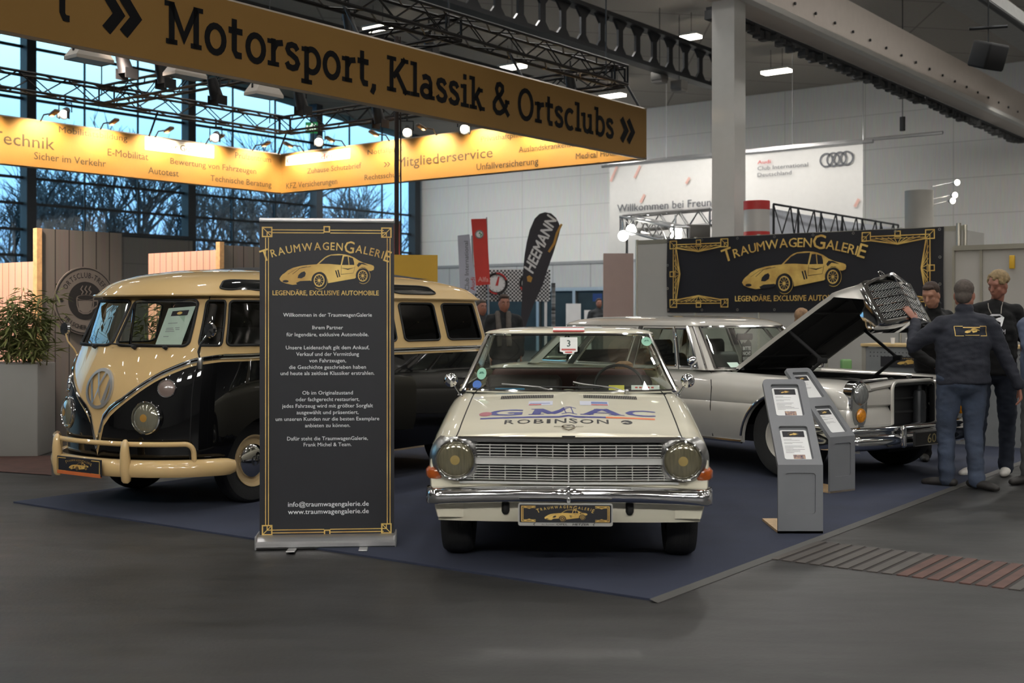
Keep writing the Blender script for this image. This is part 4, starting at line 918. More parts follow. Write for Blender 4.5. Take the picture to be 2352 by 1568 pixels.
b = B(); b.stroke([(x_+.02, y_-.045), (x_+.045, y_), (x_+.0, y_+.02), (x_+.02, y_+.05)], .022, FRONT, .014); obj('emblem_figure', b, mat('emblem_green', '3c8a55', .5), t, smooth=False)
b = B(); x_, y_ = fp2(1110, 641, Zr); b.text('Alfa', x_, y_-.05, .14, FRONT, .010, bold=.01); obj('lettering', b, mat('pale_pink_print', 'd79a92', .6), t, smooth=False)
Zw = 23.5
t = flatflag('white_banner_flag', 'narrow white flag with upright writing left of the red flag', [(1051, 541), (1078, 538), (1095, 674), (1057, 672)], Zw, mat('flag_white', 'b9bccb', .8, var=.02)); base_pole(t, 1093, Zw, 3.05, -.08)
b = B(); p0w = fp2(1074, 668, Zw); fv = lambda x, y, d: V((p0w[0]-.02*x-y, -d, p0w[1]+x))
b.text('Club International', .5, -.03, .12, fv, .010, width=.98); obj('lettering', b, DKT, t, smooth=False)
b = B(); p1w = fp2(1087, 668, Zw); fv2 = lambda x, y, d: V((p1w[0]-y, -d, p1w[1]+x)); b.text('Audi', .14, -.03, .12, fv2, .010, width=.26, bold=.01); obj('red_word', b, REDP, t, smooth=False)
t = flatflag('red_banner_flag', 'red flag strip just right of the roll-up banner top', [(880, 514), (917, 514), (918, 584), (880, 584)], 18, mat('red_cloth', 'c63c33')); b = B(); b.tube([((918-1176)*18/2720, .02, 0), ((918-1176)*18/2720, .02, 2.9)], .015, 6); obj('pole', b, ALU, t)
# chequered board with gauges
Zc = 26; x0, y1 = fp2(1094, 618, Zc); x1, y0 = fp2(1264, 692, Zc)
t = thing('chequered_board', 'black and white chequered board behind the man in the scarf', 'display board', (0, Zc, 0))
b = B(); b.box(((x0+x1)/2, .03, (y0+y1)/2), (x1-x0, .04, y1-y0)); b.box((x0+.1, .05, y0/2), (.06, .06, y0)); b.box((x1-.1, .05, y0/2), (.06, .06, y0)); obj('board', b, WHITEP, t, smooth=False)
b = B(); n_ = 40; q = (x1-x0)/n_
for i in range(n_):
    for j in range(int((y1-y0)/q)):
        if (i+j) % 2: b.rect(x0+i*q, y0+j*q, x0+(i+1)*q, y0+(j+1)*q, FRONT, -.008)
obj('chequers', b, mat('chequer_dark', '2c2d30', .5), t, smooth=False)
for (x, lb, tilt) in [(1141, 'round dial with a red hand on the chequered board', .2), (1218, 'round dial half hidden behind the feather flag', -.4)]:
    cx, cz = fp2(x, 651, Zc); t = thing('wall_dial', lb, 'dial', (cx, Zc-.08, cz)); r = .235
    b = B(); b.lathe([(r*.8, .04), (r, .05), (r*1.04, .02), (r*1.04, -.05)], (0, 0, 0), (0, -1, 0), 32, cap=False); obj('rim', b, BLACKT, t)
    b = B()
    for a0 in (20, 200): b.grid([[(r*k*cos(radians(a0+i*9)), -.052, r*k*sin(radians(a0+i*9))) for i in range(9)] for k in (.88, 1.02)])
    obj('red_arcs', b, REDP, t, smooth=False)
    b = B(); b.disc(0, 0, r*.82, FRONT, .03, 30); obj('face', b, PAPER, t, smooth=False)
    b = B(); b.poly([(-.03, -.05), (.03, -.05), (tilt*.25+.015, .15), (tilt*.25-.02, .15)], FRONT, .036); obj('hand', b, REDP, t, smooth=False)
    b = B()
    for i in range(12): a = i*pi/6; b.stroke([(r*.66*cos(a), r*.66*sin(a)), (r*.75*cos(a), r*.75*sin(a))], .012, FRONT, .033)
    obj('ticks', b, BLACKT, t, smooth=False)
b = B(); X = (1271-1176)*25/2720; b.tube([(X, 25, 0), (X, 25, 2.15)], .045, 10); tag(obj('bollard_post', b, mat('striped_post', '1a1a1a', .5, var=.9, scale=9, c2='999999', stretch=(.1, .1, 3)), None), 'slim dark post right of the chequered board', 'post')
b = B(); X = (1420-1176)*19/2720; b.box((X, 19, 1.24), (.48, .05, 2.44)); tag(obj('pink_panel', b, mat('pale_pink_panel', 'a8928c', .7, var=.02), None, smooth=False), 'plain dusty pink upright panel left of the booth wall', 'panel')
b = B(); X0, Z0_ = fp2(1372, 683, 33); b.box((X0, 33, Z0_), (.26, .04, .22)); tag(obj('blue_notice', b, mat('blue_notice', '1d3f7a', .5), None), 'small blue notice on the far wall left of the pink panel', 'sign')
for x, y0_, w, lb in [(1317, 697, .2, 'white narrow poster stand before the dark doors'), (1354, 712, .14, 'smaller white poster stand left of the pink panel')]:
    Z = 32; X = (x-1176)*Z/2720; zt2 = 1.46-(y0_-725)*Z/2720; b = B(); b.box((X, Z, zt2/2), (w*2, .06, zt2)); tag(obj('poster_stand', b, WHITEP, None), lb, 'poster stand')
# pop-up display wall, cylinders, truss light gantry
pd = V((4.37, 20.2, 0)); t = thing('popup_wall', 'curved pale fabric display with dark crossed struts above the black banner', 'display wall', pd, ROT_A)
zt_ = 3.36; b = B(); rows = [[(x, .08*sin(x*.6), z) for z in (0.1, zt_-.06)] for x in [i*.31 for i in range(20)]]
b.grid(rows); obj('fabric', b, mat('display_fabric', 'd2d6de', .7, var=.05), t)
b = B(); n_ = 6; w = 5.9/n_
for i in range(n_+1):
    b.tube([(i*w, -.1, 0), (i*w, -.1, zt_)], .022, 6)
    if i < n_:
        for z0_, z1_ in ((zt_-1.0, zt_), (zt_-2.0, zt_-1.0), (zt_-3.0, zt_-2.0)):
            m_ = i*w+w/2; b.tube([(i*w, -.1, z0_), (m_, -.18, z1_)], .014, 5, caps=False); b.tube([(m_, -.18, z1_), ((i+1)*w, -.1, z0_)], .014, 5, caps=False)
            b.tube([(i*w, -.1, z1_), (m_, -.18, z0_)], .010, 5, caps=False); b.tube([(m_, -.18, z0_), ((i+1)*w, -.1, z1_)], .010, 5, caps=False)
        b.tube([(i*w, -.1, zt_), ((i+1)*w, -.1, zt_)], .02, 6)
obj('strut_frame', b, DKSTEEL, t)
X = (1738-1176)*19.5/2720; t = thing('red_white_column', 'round white column with red bands behind the black banner', 'column', (X, 19.5, 0))
def cyl(r, z0, z1, n=32): q = B(); q.lathe([(r, z0), (r, z1)], n=n); return q
obj('drum', cyl(.21, .3, 3.32), mat('column_white', 'b5b2ad', .4, var=.02), t); obj('band', cyl(.214, 3.2, 3.345), REDP, t, label='red band'); obj('band', cyl(.214, 2.72, 2.84), REDP, t, label='red band')
obj('foot', cyl(.212, 0, 2.62), mat('column_grey', '6f6f6d', .4), t, label='grey lower drum')
b = B(); b.box((.15, -.17, 2.5), (.1, .1, .25)); obj('red_tab', b, REDP, t)
X = (2111-1176)*22/2720; t = thing('grey_column', 'round pale grey column with small lamps at upper right', 'column', (X, 22, 0)); obj('drum', cyl(.255, 0, 3.78), mat('column_pale', '9b9890', .5, var=.03), t)
for k, (x, y, lb) in enumerate([(2196, 419, 'topmost lit arm lamp right of the grey column'), (2191, 448, 'middle lit arm lamp right of the grey column'), (2186, 461, 'lowest lit arm lamp right of the grey column')]):
    p = pix(x, y, 22.4); q = V((X+.24, 22, p.z-.12)); t = thing('arm_spot', lb, 'lamp', tuple(p), 0, 'arm lamps on the grey column'); b = B(); b.tube([q-p, V((-.06, 0, 0))], .012, 6); obj('arm', b, ALU, t)
    b = B(); b.lathe([(.0, -.05), (.05, -.04), (.06, .04), (.055, .05)], (0, 0, 0), (.1, -1, -.1), 14, cap=False); obj('head', b, ALU, t); b = B(); b.lathe([(0, .045), (.055, .04)], (0, 0, 0), (.1, -1, -.1), 14); obj('lens', b, LENS, t)
g0, g1 = pix(1440, 513, 22.5), pix(1640, 498, 21.2)
t = thing('light_gantry', 'silver truss gantry with bright lamps left of the white pillar', 'truss', (0, 0, 0)); truss('crossbar', None, g0, g1, .28, 9, m=ALU, parent=t); truss('tower', None, V((g0.x, g0.y, 0)), V((g0.x, g0.y, g0.z)), .28, 14, m=ALU, parent=t)
truss('crossbar', None, g0, pix(1566, 540, 19.5), .26, 8, m=ALU, parent=t)
for (x, y, lb) in [(1432, 541, 'glaring lamp at the far left of the silver gantry'), (1451, 527, 'glaring lamp at the gantry corner'), (1553, 527, 'glaring lamp near the white pillar'), (1553, 541, 'lower glaring lamp beside the white pillar')]:
    p = pix(x, y, 20.5 if x > 1500 else 22.2); t = thing('gantry_lamp', lb, 'lamp', p, 0, 'lamps on the silver gantry'); b = B(); b.lathe([(.0, -.14), (.06, -.12), (.09, .05), (.1, .08)], (0, 0, 0), (-.15, -1, -.1), 16, cap=False); obj('can', b, ALU, t)
    b = B(); b.lathe([(0, .055), (.092, .05)], (0, 0, 0), (-.15, -1, -.1), 16); obj('lens', b, mat('glare_lens', 'fffdf0', .3, emit=30), t)
    b = B(); b.tube([(0, 0, .05), (0, .1, .26)], .014, 6); obj('yoke', b, ALU, t)
p = pix(1604, 531, 21); b = B(); b.box((0, 0, 0), (.42, .08, .24), bev=.02); o = obj('screen_box', b, mat('screen_grey', '57534f', .4)); o.location = p; tag(o, 'dark grey screen left of the white pillar', 'screen')
b = B(); b.tube([(0, .06, 0), (0, .06, -2.9)], .02, 6); so = obj('screen_stand', b, DKSTEEL, o)
# ================================================================ car helpers
class Shell:
    """closed body outline per height: superellipse nose, straight flanks, superellipse tail"""
    K = ('yf', 'yr', 'W', 'D', 'Dr', 'n', 'nr')
    def __init__(s, levels): s.t = {k: [(z, d[i]) for z, d in levels] for i, k in enumerate(s.K)}
    def par(s, z): return {k: (sinterp(s.t[k], z) if k in ('yf', 'yr', 'W') else interp(s.t[k], z)) for k in s.K}
    def p(s, u, z, sg=1, off=0.0):
        if off:
            e = .004; q = s.p(u, z, sg); du = s.p(min(u+e, 3), z, sg)-s.p(max(u-e, 0), z, sg); dz = s.p(u, z+e, sg)-s.p(u, z-e, sg)
            nn = du.cross(dz)*sg
            return q+nn.normalized()*off if nn.length > 1e-12 else q
        P = s.par(z)
        if u <= 1:
            th = u*pi/2; l = P['W']*max(0, sin(th))**(2/P['n']); y = P['yf']+P['D']*(1-max(0, cos(th))**(2/P['n']))
        elif u <= 2: l = P['W']; y = lerp(P['yf']+P['D'], P['yr']-P['Dr'], u-1)
        else: th = (3-u)*pi/2; l = P['W']*max(0, sin(th))**(2/P['nr']); y = P['yr']-P['Dr']*(1-max(0, cos(th))**(2/P['nr']))
        return V((sg*l, y, z))
    def ul(s, l, z, rear=False):
        P = s.par(z); th = math.asin(min(1, max(0, (l/P['W'])**((P['nr'] if rear else P['n'])/2))))/(pi/2); return 3-th if rear else th
    def uy(s, y, z):
        """u of the point of the outline at length y"""
        P = s.par(z)
        if y < P['yf']+P['D']:
            c = max(0, min(1, 1-(y-P['yf'])/P['D']))**(P['n']/2); return math.acos(c)/(pi/2)
        if y > P['yr']-P['Dr']:
            c = max(0, min(1, 1-(P['yr']-y)/P['Dr']))**(P['nr']/2); return 3-math.acos(c)/(pi/2)
        return 1+(y-P['yf']-P['D'])/(P['yr']-P['Dr']-P['yf']-P['D'])
def band_grid(b, us, z0f, z1f, nz, fn, flip=False):
    rows = []
    for k in range(nz+1):
        t = k/nz; rows.append([fn(u, lerp(z0f(u), z1f(u), t)) for u in us])
    b.grid(rows, flip=flip)
def cell(b, u0, u1, z0, z1, hole, fn, r=(.25, .25), flip=False, n=6, m=8):
    """rect cell u0..u1 x z0..z1 with a rounded hole (hu0, hu1, hz0, hz1); r = corner radius as share of hole size"""
    a0, a1, c0, c1 = hole; cu, cz = (a0+a1)/2, (c0+c1)/2; hu, hz = (a1-a0)/2, (c1-c0)/2; ru, rz = r[0]*hu, r[1]*hz
    H_ = []
    for (sx_, sz_, st) in ((1, 1, 0), (-1, 1, 90), (-1, -1, 180), (1, -1, 270)):
        for i in range(n+1):
            a = radians(st+90*i/n); H_.append((cu+sx_*(hu-ru)+ru*cos(a), cz+sz_*(hz-rz)+rz*sin(a)))
    # subdivide straight runs
    L = []
    for i in range(len(H_)):
        p, q = H_[i], H_[(i+1) % len(H_)]; L.append(p)
        if i % (n+1) == n:
            for k in range(1, m): L.append((lerp(p[0], q[0], k/m), lerp(p[1], q[1], k/m)))
    O = []
    for (x, z) in L:
        dx, dz = (x-cu)/hu, (z-cz)/hz; s_ = 1/max(abs(dx), abs(dz)); ox, oz = dx*s_, dz*s_
        O.append((cu+ox*(u1-cu) if ox > 0 else cu+ox*(cu-u0), cz+oz*(z1-cz) if oz > 0 else cz+oz*(cz-z0)))
    b.grid([[fn(*p) for p in O], [fn(*p) for p in L]], cu=True, flip=flip)
    return L
def pane(b, L, fn):
    n = len(L); cu = sum(p[0] for p in L)/n; cz = sum(p[1] for p in L)/n
    rings = [[fn(lerp(cu, p[0], k), lerp(cz, p[1], k)) for p in L] for k in (1.0, .66, .33, .02)]
    b.grid(rings, cu=True)
def wheel(parent, y, x, R_, w, sg, rim_m, cap=True, rr=.6, label=None, white=None, steer=0.0, mark=None):
    """wheel of radius R_ at lateral x (outer face towards sg)"""
    c = V((x, y, R_)); ax = V((sg*cos(steer), sin(steer), 0)); b = B(); h = w/2
    b.lathe([(R_*rr, -h*.8), (R_*.8, -h*1.0), (R_*.93, -h*.95), (R_*.985, -h*.7), (R_, -h*.35), (R_, h*.35), (R_*.985, h*.7), (R_*.93, h*.95), (R_*.8, h*1.0), (R_*rr, h*.8)], c, ax, 48, cap=False)
    for k in (-.45, -.15, .15, .45): b.lathe([(R_*1.001, h*(k-.05)), (R_*1.004, h*k), (R_*1.001, h*(k+.05))], c, ax, 48, cap=False)
    o = obj('wheel', b, TYRE, parent)
    b = B(); q = R_*rr; b.lathe([(q*1.02, h*.78), (q*1.0, h*.9), (q*.95, h*.86), (q*.86, h*.45), (q*.62, h*.35), (q*.55, h*.55), (0, h*.55)], c, ax, 40, cap=False); obj('rim', b, rim_m, o)
    if cap:
        b = B(); b.lathe([(q*.66, h*.5), (q*.64, h*.66), (q*.5, h*.86), (q*.25, h*.98), (0, h*1.02)], c, ax, 36, cap=False); obj('hub_cap', b, CHROME, o)
        if mark: 
            b = B(); a1 = V((0, 0, 1)); a2 = ax.cross(a1); fm = lambda X, Y, d: c+a2*X+a1*Y+ax*(h*1.0+d); mark(b, fm, q*.2); obj('cap_emblem', b, STEEL, o, smooth=False)
    return o
def vw(b, fn, r, w, d=0.0):
    b.ring(0, 0, r*.84, r, fn, d, 36)
    b.stroke([(-.33*r, .86*r), (0, .12*r), (.33*r, .86*r)], w, fn, d); b.stroke([(-.74*r, .5*r), (-.36*r, -.78*r), (0, .02*r), (.36*r, -.78*r), (.74*r, .5*r)], w, fn, d)
def lamp_round(parent, name, c, ax, r, ring_m, lens_m, dome=.35, lens_r=.86, ring_d=.03, bulb=None):
    b = B(); b.lathe([(r*1.02, -ring_d), (r*1.03, -ring_d*.2), (r*1.0, ring_d*.55), (r*.94, ring_d*.7), (r*lens_r, ring_d*.4), (r*lens_r*.97, 0)], c, ax, 36, cap=False); o = obj(name, b, ring_m, parent)
    b = B(); R0 = r*lens_r; b.lathe([(R0*cos(a), ring_d*.2+R0*dome*sin(a)) for a in [i*pi/2/8 for i in range(9)]], c, ax, 36, cap=False); obj('lens', b, lens_m, o)
    if bulb:
        b = B(); b.lathe([(r*.24, ring_d*.2+R0*dome*.955+.002), (r*.12, ring_d*.2+R0*dome*1.0+.0025), (0, ring_d*.2+R0*dome*1.02+.0025)], c, ax, 16, cap=False); obj('bulb', b, bulb, o)
    return o
# ================================================================ the split-screen bus
bus = thing('minibus', 'cream and black old split-screen minibus with round chrome emblem and open windscreen', 'minibus', (-2.60, 9.60, .012), -radians(34))
SH = Shell([(.24, (-.80, 3.22, .80, .70, .5, 2.3, 2.6)), (.32, (-.87, 3.28, .84, .74, .5, 2.3, 2.6)), (.45, (-.90, 3.32, .857, .75, .5, 2.3, 2.6)), (.70, (-.893, 3.35, .862, .75, .5, 2.3, 2.6)), (.92, (-.87, 3.34, .86, .74, .5, 2.3, 2.6)), (1.10, (-.805, 3.31, .852, .70, .5, 2.3, 2.6)),
            (1.21, (-.755, 3.28, .842, .66, .5, 2.3, 2.6)), (1.40, (-.65, 3.23, .805, .58, .48, 2.3, 2.6)), (1.575, (-.555, 3.18, .765, .50, .45, 2.3, 2.6)), (1.61, (-.54, 3.16, .76, .50, .45, 2.3, 2.6))])
ZC = [(0, .405), (.02, .46), (.05, .60), (.148, .715), (.332, .846), (.51, .977), (.68, 1.075), (.80, 1.105), (.9, 1.105)]
def zc(u):
    if u >= 1: return 1.107
    z = .8
    for _ in range(12): l = abs(SH.p(u, z).x); z = .5*z+.5*interp(ZC, l)
    return z
AR = .385
def zb(u):
    z = .27 if u > .45 else .275
    y = SH.p(u, .45).y
    for yc, ar in ((0, AR), (2.58, .33)):
        if abs(y-yc) < ar: z = max(z, .30+sqrt(ar*ar-(y-yc)**2)*.98)
    return z
us = sorted(set([i/26 for i in range(27)]+[1+i/90 for i in range(91)]+[2+i/14 for i in range(15)]))
lo, up = B(), B()
for sg in (1, -1):
    fn = lambda u, z, s_=sg: SH.p(u, z, s_)
    band_grid(lo, us, zb, zc, 10, fn, flip=sg < 0)
    band_grid(up, us, zc, lambda u: 1.205, 6, fn, flip=sg < 0)
obj('lower_body', lo, BLACKP, bus, label='black lower body', sharp=40)
# upper window band
ZW0, ZW1 = 1.205, 1.575
HB = B(); GL_, TG, RB = B(), B(), B(); frames = []
def yu(y, z=1.4): return SH.uy(y, z)
ufr = SH.ul(.645, 1.39)
wpanes = []
cells_y = [(-.325, .39, -.30, .345, 'door'), (.39, 1.02, .455, .965, 'b'), (1.02, 1.64, 1.07, 1.58, 'b'), (1.64, 2.26, 1.69, 2.2, 'b'), (2.26, 2.90, 2.32, 2.84, 'b')]
for sg in (1, -1):
    fn = lambda u, z, s_=sg: SH.p(u, z, s_); fo = lambda u, z, s_=sg: SH.p(u, z, s_, .006); fi = lambda u, z, s_=sg: SH.p(u, z, s_, -.012)
    fl_ = sg < 0
    # windscreen half
    u0, u1 = 0.0, ufr; a0, a1 = SH.ul(.022, 1.39), SH.ul(.605, 1.39)
    L = cell(HB, u0, u1, ZW0, ZW1, (a0, a1, 1.222, 1.565), fn, (.18, .22), flip=not fl_)
    frames.append(([fo(*p) for p in L], 'screen', sg)); WS = L
    # quarter light
    q0, q1 = ufr, yu(-.325); L = cell(HB, q0, q1, ZW0, ZW1, (lerp(q0, q1, .08), lerp(q0, q1, .97), 1.225, 1.56), fn, (.25, .2), flip=not fl_); frames.append(([fo(*p) for p in L], 'q', sg)); wpanes.append((L, fi, GLASS))
    for (c0_, c1_, h0, h1, kd) in cells_y:
        L = cell(HB, yu(c0_), yu(c1_), ZW0, ZW1, (yu(h0), yu(h1), 1.225, 1.56), fn, (.2, .2), flip=not fl_); frames.append(([fo(*p) for p in L], kd, sg)); wpanes.append((L, fi, GLASS if kd == 'door' else DIMGLASS))
    uu = [lerp(yu(2.90), 3, i/14) for i in range(15)]
    band_grid(HB, uu, lambda u: ZW0, lambda u: ZW1, 4, fn, flip=fl_)
    ut = [i*3/90 for i in range(91)]
    band_grid(HB, ut, lambda u: ZW1, lambda u: 1.612, 2, fn, flip=fl_)
HB.join(up); obj('upper_body', HB, CREAM, bus, label='cream upper body', sharp=40)
for L, fi, m_ in wpanes: b = B(); pane(b, L, fi); obj('side_window', b, m_, bus, label='clear door glass' if m_ is GLASS else 'rear glass darkened to imitate the dim cabin')
b, b2 = B(), B()
for P_, kd, sg in frames: b = B(); b.tube(P_, .009 if kd != 'screen' else .011, 6, closed=True); obj('screen_rubber' if kd == 'screen' else 'window_rubber', b, RUBBER, bus)
# roof
RF = Shell([(0, (-.625, 3.2, .785, .56, .47, 2.3, 2.6)), (.03, (-.635, 3.205, .792, .56, .47, 2.3, 2.6)), (.12, (-.61, 3.19, .775, .57, .47, 2.3, 2.6)), (.38, (-.53, 3.10, .715, .6, .5, 2.3, 2.5)), (.62, (-.36, 2.92, .60, .55, .6, 2.2, 2.3)), (.80, (-.10, 2.62, .44, .6, .6, 2.1, 2.1)), (.93, (.30, 2.2, .24, .5, .5, 2, 2)), (1.0, (1.1, 1.3, .01, .05, .05, 2, 2))])
RZ_ = [(0, 1.595), (.03, 1.607), (.12, 1.63), (.38, 1.705), (.62, 1.765), (.80, 1.808), (.93, 1.832), (1.0, 1.838)]
def rf(u, k, sg=1, off=0):
    p = RF.p(u, k, sg); q = V((p.x, p.y, interp(RZ_, k)))
    if off:
        e = .01; du = V(rf(min(3, u+e), k, sg))-V(rf(max(0, u-e), k, sg)); dk = V(rf(u, min(1, k+e), sg))-V(rf(u, max(0, k-e), sg)); nn = du.cross(dk)*sg; q = q+nn.normalized()*off
    return q
b = B()
for sg in (1, -1):
    rows = [[rf(u, k, sg) for u in [i*3/84 for i in range(85)]] for k in [0, .03, .07, .12, .2, .29, .38, .5, .62, .71, .8, .87, .93, 1]]
    b.grid(rows, flip=sg < 0)
    b.grid([[V((p.x*.97, lerp(p.y, 1.2, .03), 1.597)) for p in rows[0]], rows[0]], flip=sg < 0)
obj('roof', b, CREAM, bus, label='cream domed roof', sharp=50)
b = B()
for sg in (1, -1): b = B(); b.tube([rf(i*3/84, .03, sg, .002) for i in range(85)], .011, 6); obj('rain_gutter', b, CREAM, bus)
for sg in (1, -1):
    for (a, c) in ((-.28, .30), (.38, .93), (1.01, 1.56), (1.64, 2.22)):
        U0, U1 = RF.uy(a, .3), RF.uy(c, .3); cu, hu = (U0+U1)/2, (U1-U0)/2; pts = [(cu+hu*x, .30+.13*y) for x, y in rrect(-1, -1, 1, 1, .45)]
        b = B(); pane(b, [(lerp(p[0], q[0], t_), lerp(p[1], q[1], t_)) for p, q in zip(pts, pts[1:]+pts[:1]) for t_ in (0, .5)], lambda u, k, s_=sg: rf(u, k, s_, .004)); o = obj('skylight', b, mat('skylight_glass', '0c0f11', .06, coat=1.0), bus); b = B(); b.tube([rf(p[0], p[1], sg, .005) for p in pts], .008, 6, closed=True); obj('rubber', b, RUBBER, o)
b = B(); rows = []
for i in range(15):
    y = .2+2.35*i/14; e = 1-abs(i/7-1)**6; rows.append([V((x*.46, y, 1.80+.055*e*(1-abs(x)**3)+.01*(1-abs(x)))) for x in [-1+j/6 for j in range(13)]])
b.grid(rows); obj('sunroof_cover', b, mat('black_canvas', '1b1b1d', .8, var=.1), bus)
# twin mouldings along the belt and down the V
def vpath(dz, off): return [SH.p(u, zc(u)+dz, 1, off) for u in us if zc(u)+dz > .44 or u > .05]
b, b3 = B(), B()
for sg in (1, -1):
    b, b3 = B(), B()
    for dz, r, tgt in ((.050, .007, b), (.026, .007, b), (.038, .006, b3)):
        pth = []
        for u in us:
            uu = max(u, 0.0); z = zc(uu)+dz*(1+.9*max(0, 1-abs(SH.p(uu, .8).x)/.25)); p = SH.p(uu, z, sg, .006)
            l_in = dz*.5*max(0, 1-abs(p.x)/.25); p.x -= 0
            pth.append(p)
        tgt.tube(pth, r, 6)
    obj('belt_moulding', b, CHROME, bus); obj('belt_inlay', b3, BLACKP, bus)
# emblem
zE = .905; yE = lambda x, z: SH.p(SH.ul(abs(x), z), z, 1 if x >= 0 else -1)
def fE(x, y, d): q = yE(x, zE+y); return V((q.x, q.y-.016-d, q.z))
b = B(); vw(b, fE, .152, .034, 0); b2 = B(); vw(b2, fE, .152, .034, -.014)
for f_ in list(b2.f): pass
em = B(); vw(em, fE, .152, .023, .0); em.ring(0, 0, .132, .152, fE, -.010, 36); em.grid([[fE(.152*cos(a*pi/18), .152*sin(a*pi/18), 0) for a in range(36)], [fE(.152*cos(a*pi/18), .152*sin(a*pi/18), -.014) for a in range(36)]], cu=True)
obj('emblem', em, mat('emblem_bright', 'c4c4c2', .28, metal=.75, var=.03), bus, smooth=False)
# lamps
for sg in (1, -1):
    q = SH.p(SH.ul(.458, .70), .70, sg); n_ = (SH.p(SH.ul(.458, .70), .70, sg, .1)-q).normalized(); n_ = (n_+V((0, -.45, 0))).normalized()
    lamp_round(bus, 'headlamp', q-n_*.005, n_, .122, CHROME, mat('bus_headlamp_glass', '807d6c', .1, metal=.45, coat=1.0, var=.07, scale=14, stretch=(6, 6, .5)), .38, .88, .045, mat('bus_bulb_amber', '9a7434', .3))  # bulb is a plain amber disc without emission
    q = SH.p(SH.ul(.575, .915), .915, sg); n_ = (SH.p(SH.ul(.575, .915), .915, sg, .1)-q).normalized()
    lamp_round(bus, 'indicator', q, n_, .068, CHROME, mat('smoked_lens', '6f5f58', .25, coat=.6), .25, .86, .02)
# bumper
def bump_at(l, off, z, sg):
    q = SH.p(SH.ul(min(l, .85), .45), .45, sg) if l <= .85 else None
    n_ = (SH.p(SH.ul(min(l, .85), .45), .45, sg, .1)-q).normalized(); r = q+n_*off; r.z = z; return r
PROF = [(.05, .285), (.10, .277), (.118, .30), (.12, .335), (.112, .37), (.09, .396), (.05, .40), (.03, .39), (.03, .29)]
uu_ = [i/24*SH.uy(-.36, .45) for i in range(25)]
def bpt(u, off, z, sg): q = SH.p(u, .45, sg, off); q.z = z; return q
b = B(); path = [(u, -1) for u in reversed(uu_)]+[(u, 1) for u in uu_[1:]]; rows = []
for i, (u, sg) in enumerate(path):
    e = min(i, len(path)-1-i); k = (.72, .95, 1)[min(e, 2)]; rows.append([bpt(u, lerp(.06, o_, k), lerp(.34, z, k), sg) for o_, z in PROF])
b.grid(rows, cu=True); b.add(rows[0], [tuple(range(len(PROF)))]); b.add(rows[-1], [tuple(range(len(PROF)-1, -1, -1))])
bm = obj('front_bumper', b, CREAM, bus, sharp=50)
b = B(); pts = [bpt(u, .085, .515, sg) for (u, sg) in path if abs(SH.p(u, .45).x) < .70]
e0, e1 = pts[0], pts[-1]; arc = [(.012, .010, -.002), (.022, .022, -.009), (.030, .034, -.022), (.035, .043, -.040), (.037, .048, -.062), (.038, .052, -.13)]; pts = [e0+V((-x_, y_, z_)) for x_, y_, z_ in reversed(arc)]+pts+[e1+V(a_) for a_ in arc]
b.tube(pts, .019, 10); obj('upper_bar', b, CREAM, bm)
for sg in (1, -1):
    q = bpt(SH.ul(.37, .45), .10, .39, sg); b = B(); rows = []
    for z, hx, y0, y1 in ((.235, .028, -.02, .0), (.25, .036, -.035, .03), (.33, .038, -.05, .04), (.45, .036, -.05, .02), (.52, .032, -.04, .01), (.545, .022, -.025, .0), (.552, .01, -.015, -.005)):
        rows.append([V((q.x+a*hx, q.y+lerp((y0+y1)/2, y0 if cc < 0 else y1, abs(cc)), z)) for a, cc in [(cos(i*pi/6), sin(i*pi/6)) for i in range(12)]])
    b.grid(rows, cu=True); b.add(rows[-1], [tuple(range(12))]); b.add(rows[0], [tuple(range(11, -1, -1))]); obj('overrider', b, CREAM, bm, sharp=60)
# number plate
pl = B(); yP = bpt(0, .14, .33, 1).y; pl.box((-.02, yP, .338), (.52, .012, .125), Matrix.Rotation(0, 3, 'X'), bev=.004); po = obj('number_plate', pl, INK, bus, smooth=False)
fP = plane((-.02, yP-.0065, .338), (1, 0, 0), (0, 0, 1), (0, -1, 0)); g, k = B(), B(); logo(lambda x, y, d: fP(x, y*.74+.002, d), 0, -.004, .30, .0006, g, k, False, False)
for sx_ in (-1, 1):
    g.stroke([(sx_*.15, .05), (sx_*.245, .05), (sx_*.245, -.045), (sx_*.15, -.045)], .006, fP, .0006)
obj('gold_artwork', g, GOLD, po, smooth=False); obj('artwork_darks', k, INK, po, smooth=False)
b = B(); b.box((-.02, yP-.001, .282), (.51, .014, .026)); obj('orange_strip', b, mat('orange_strip', 'b8602f', .5), po)
# wheels, underside, interior
CRIM = mat('cream_rim', 'c9b085', .35, coat=.8, var=.03)
for y in (0, 2.58):
    for sg in (1, -1): wheel(bus, y, sg*.66, .325, .15, sg, CRIM, True, .615, mark=lambda b, f, r: vw(b, f, r, r*.22))
b = B(); b.box((0, 1.2, .42), (1.3, 3.7, .2)); 
for y in (0, 2.58):
    for sg in (1, -1): b.box((sg*.42, y, .5), (.2, .85, .5))
b.box((0, -.35, .60), (1.2, .5, .3)); b.box((0, 3.0, .55), (1.3, .4, .4)); obj('underbody', b, DARK, bus, smooth=False)
b = B(); b.box((0, 1.2, .86), (1.5, 3.2, .04)); b.box((0, .55, 1.1), (1.35, .14, .5), Matrix.Rotation(-.2, 3, 'X'), bev=.05); b.box((0, .3, .98), (1.35, .5, .16), bev=.05)
b.box((0, 1.55, 1.1), (1.3, .14, .45), bev=.05); b.box((0, 2.4, 1.1), (1.3, .14, .45), bev=.05)
obj('interior', b, mat('dark_upholstery', '1b1a1a', .8, var=.2), bus)
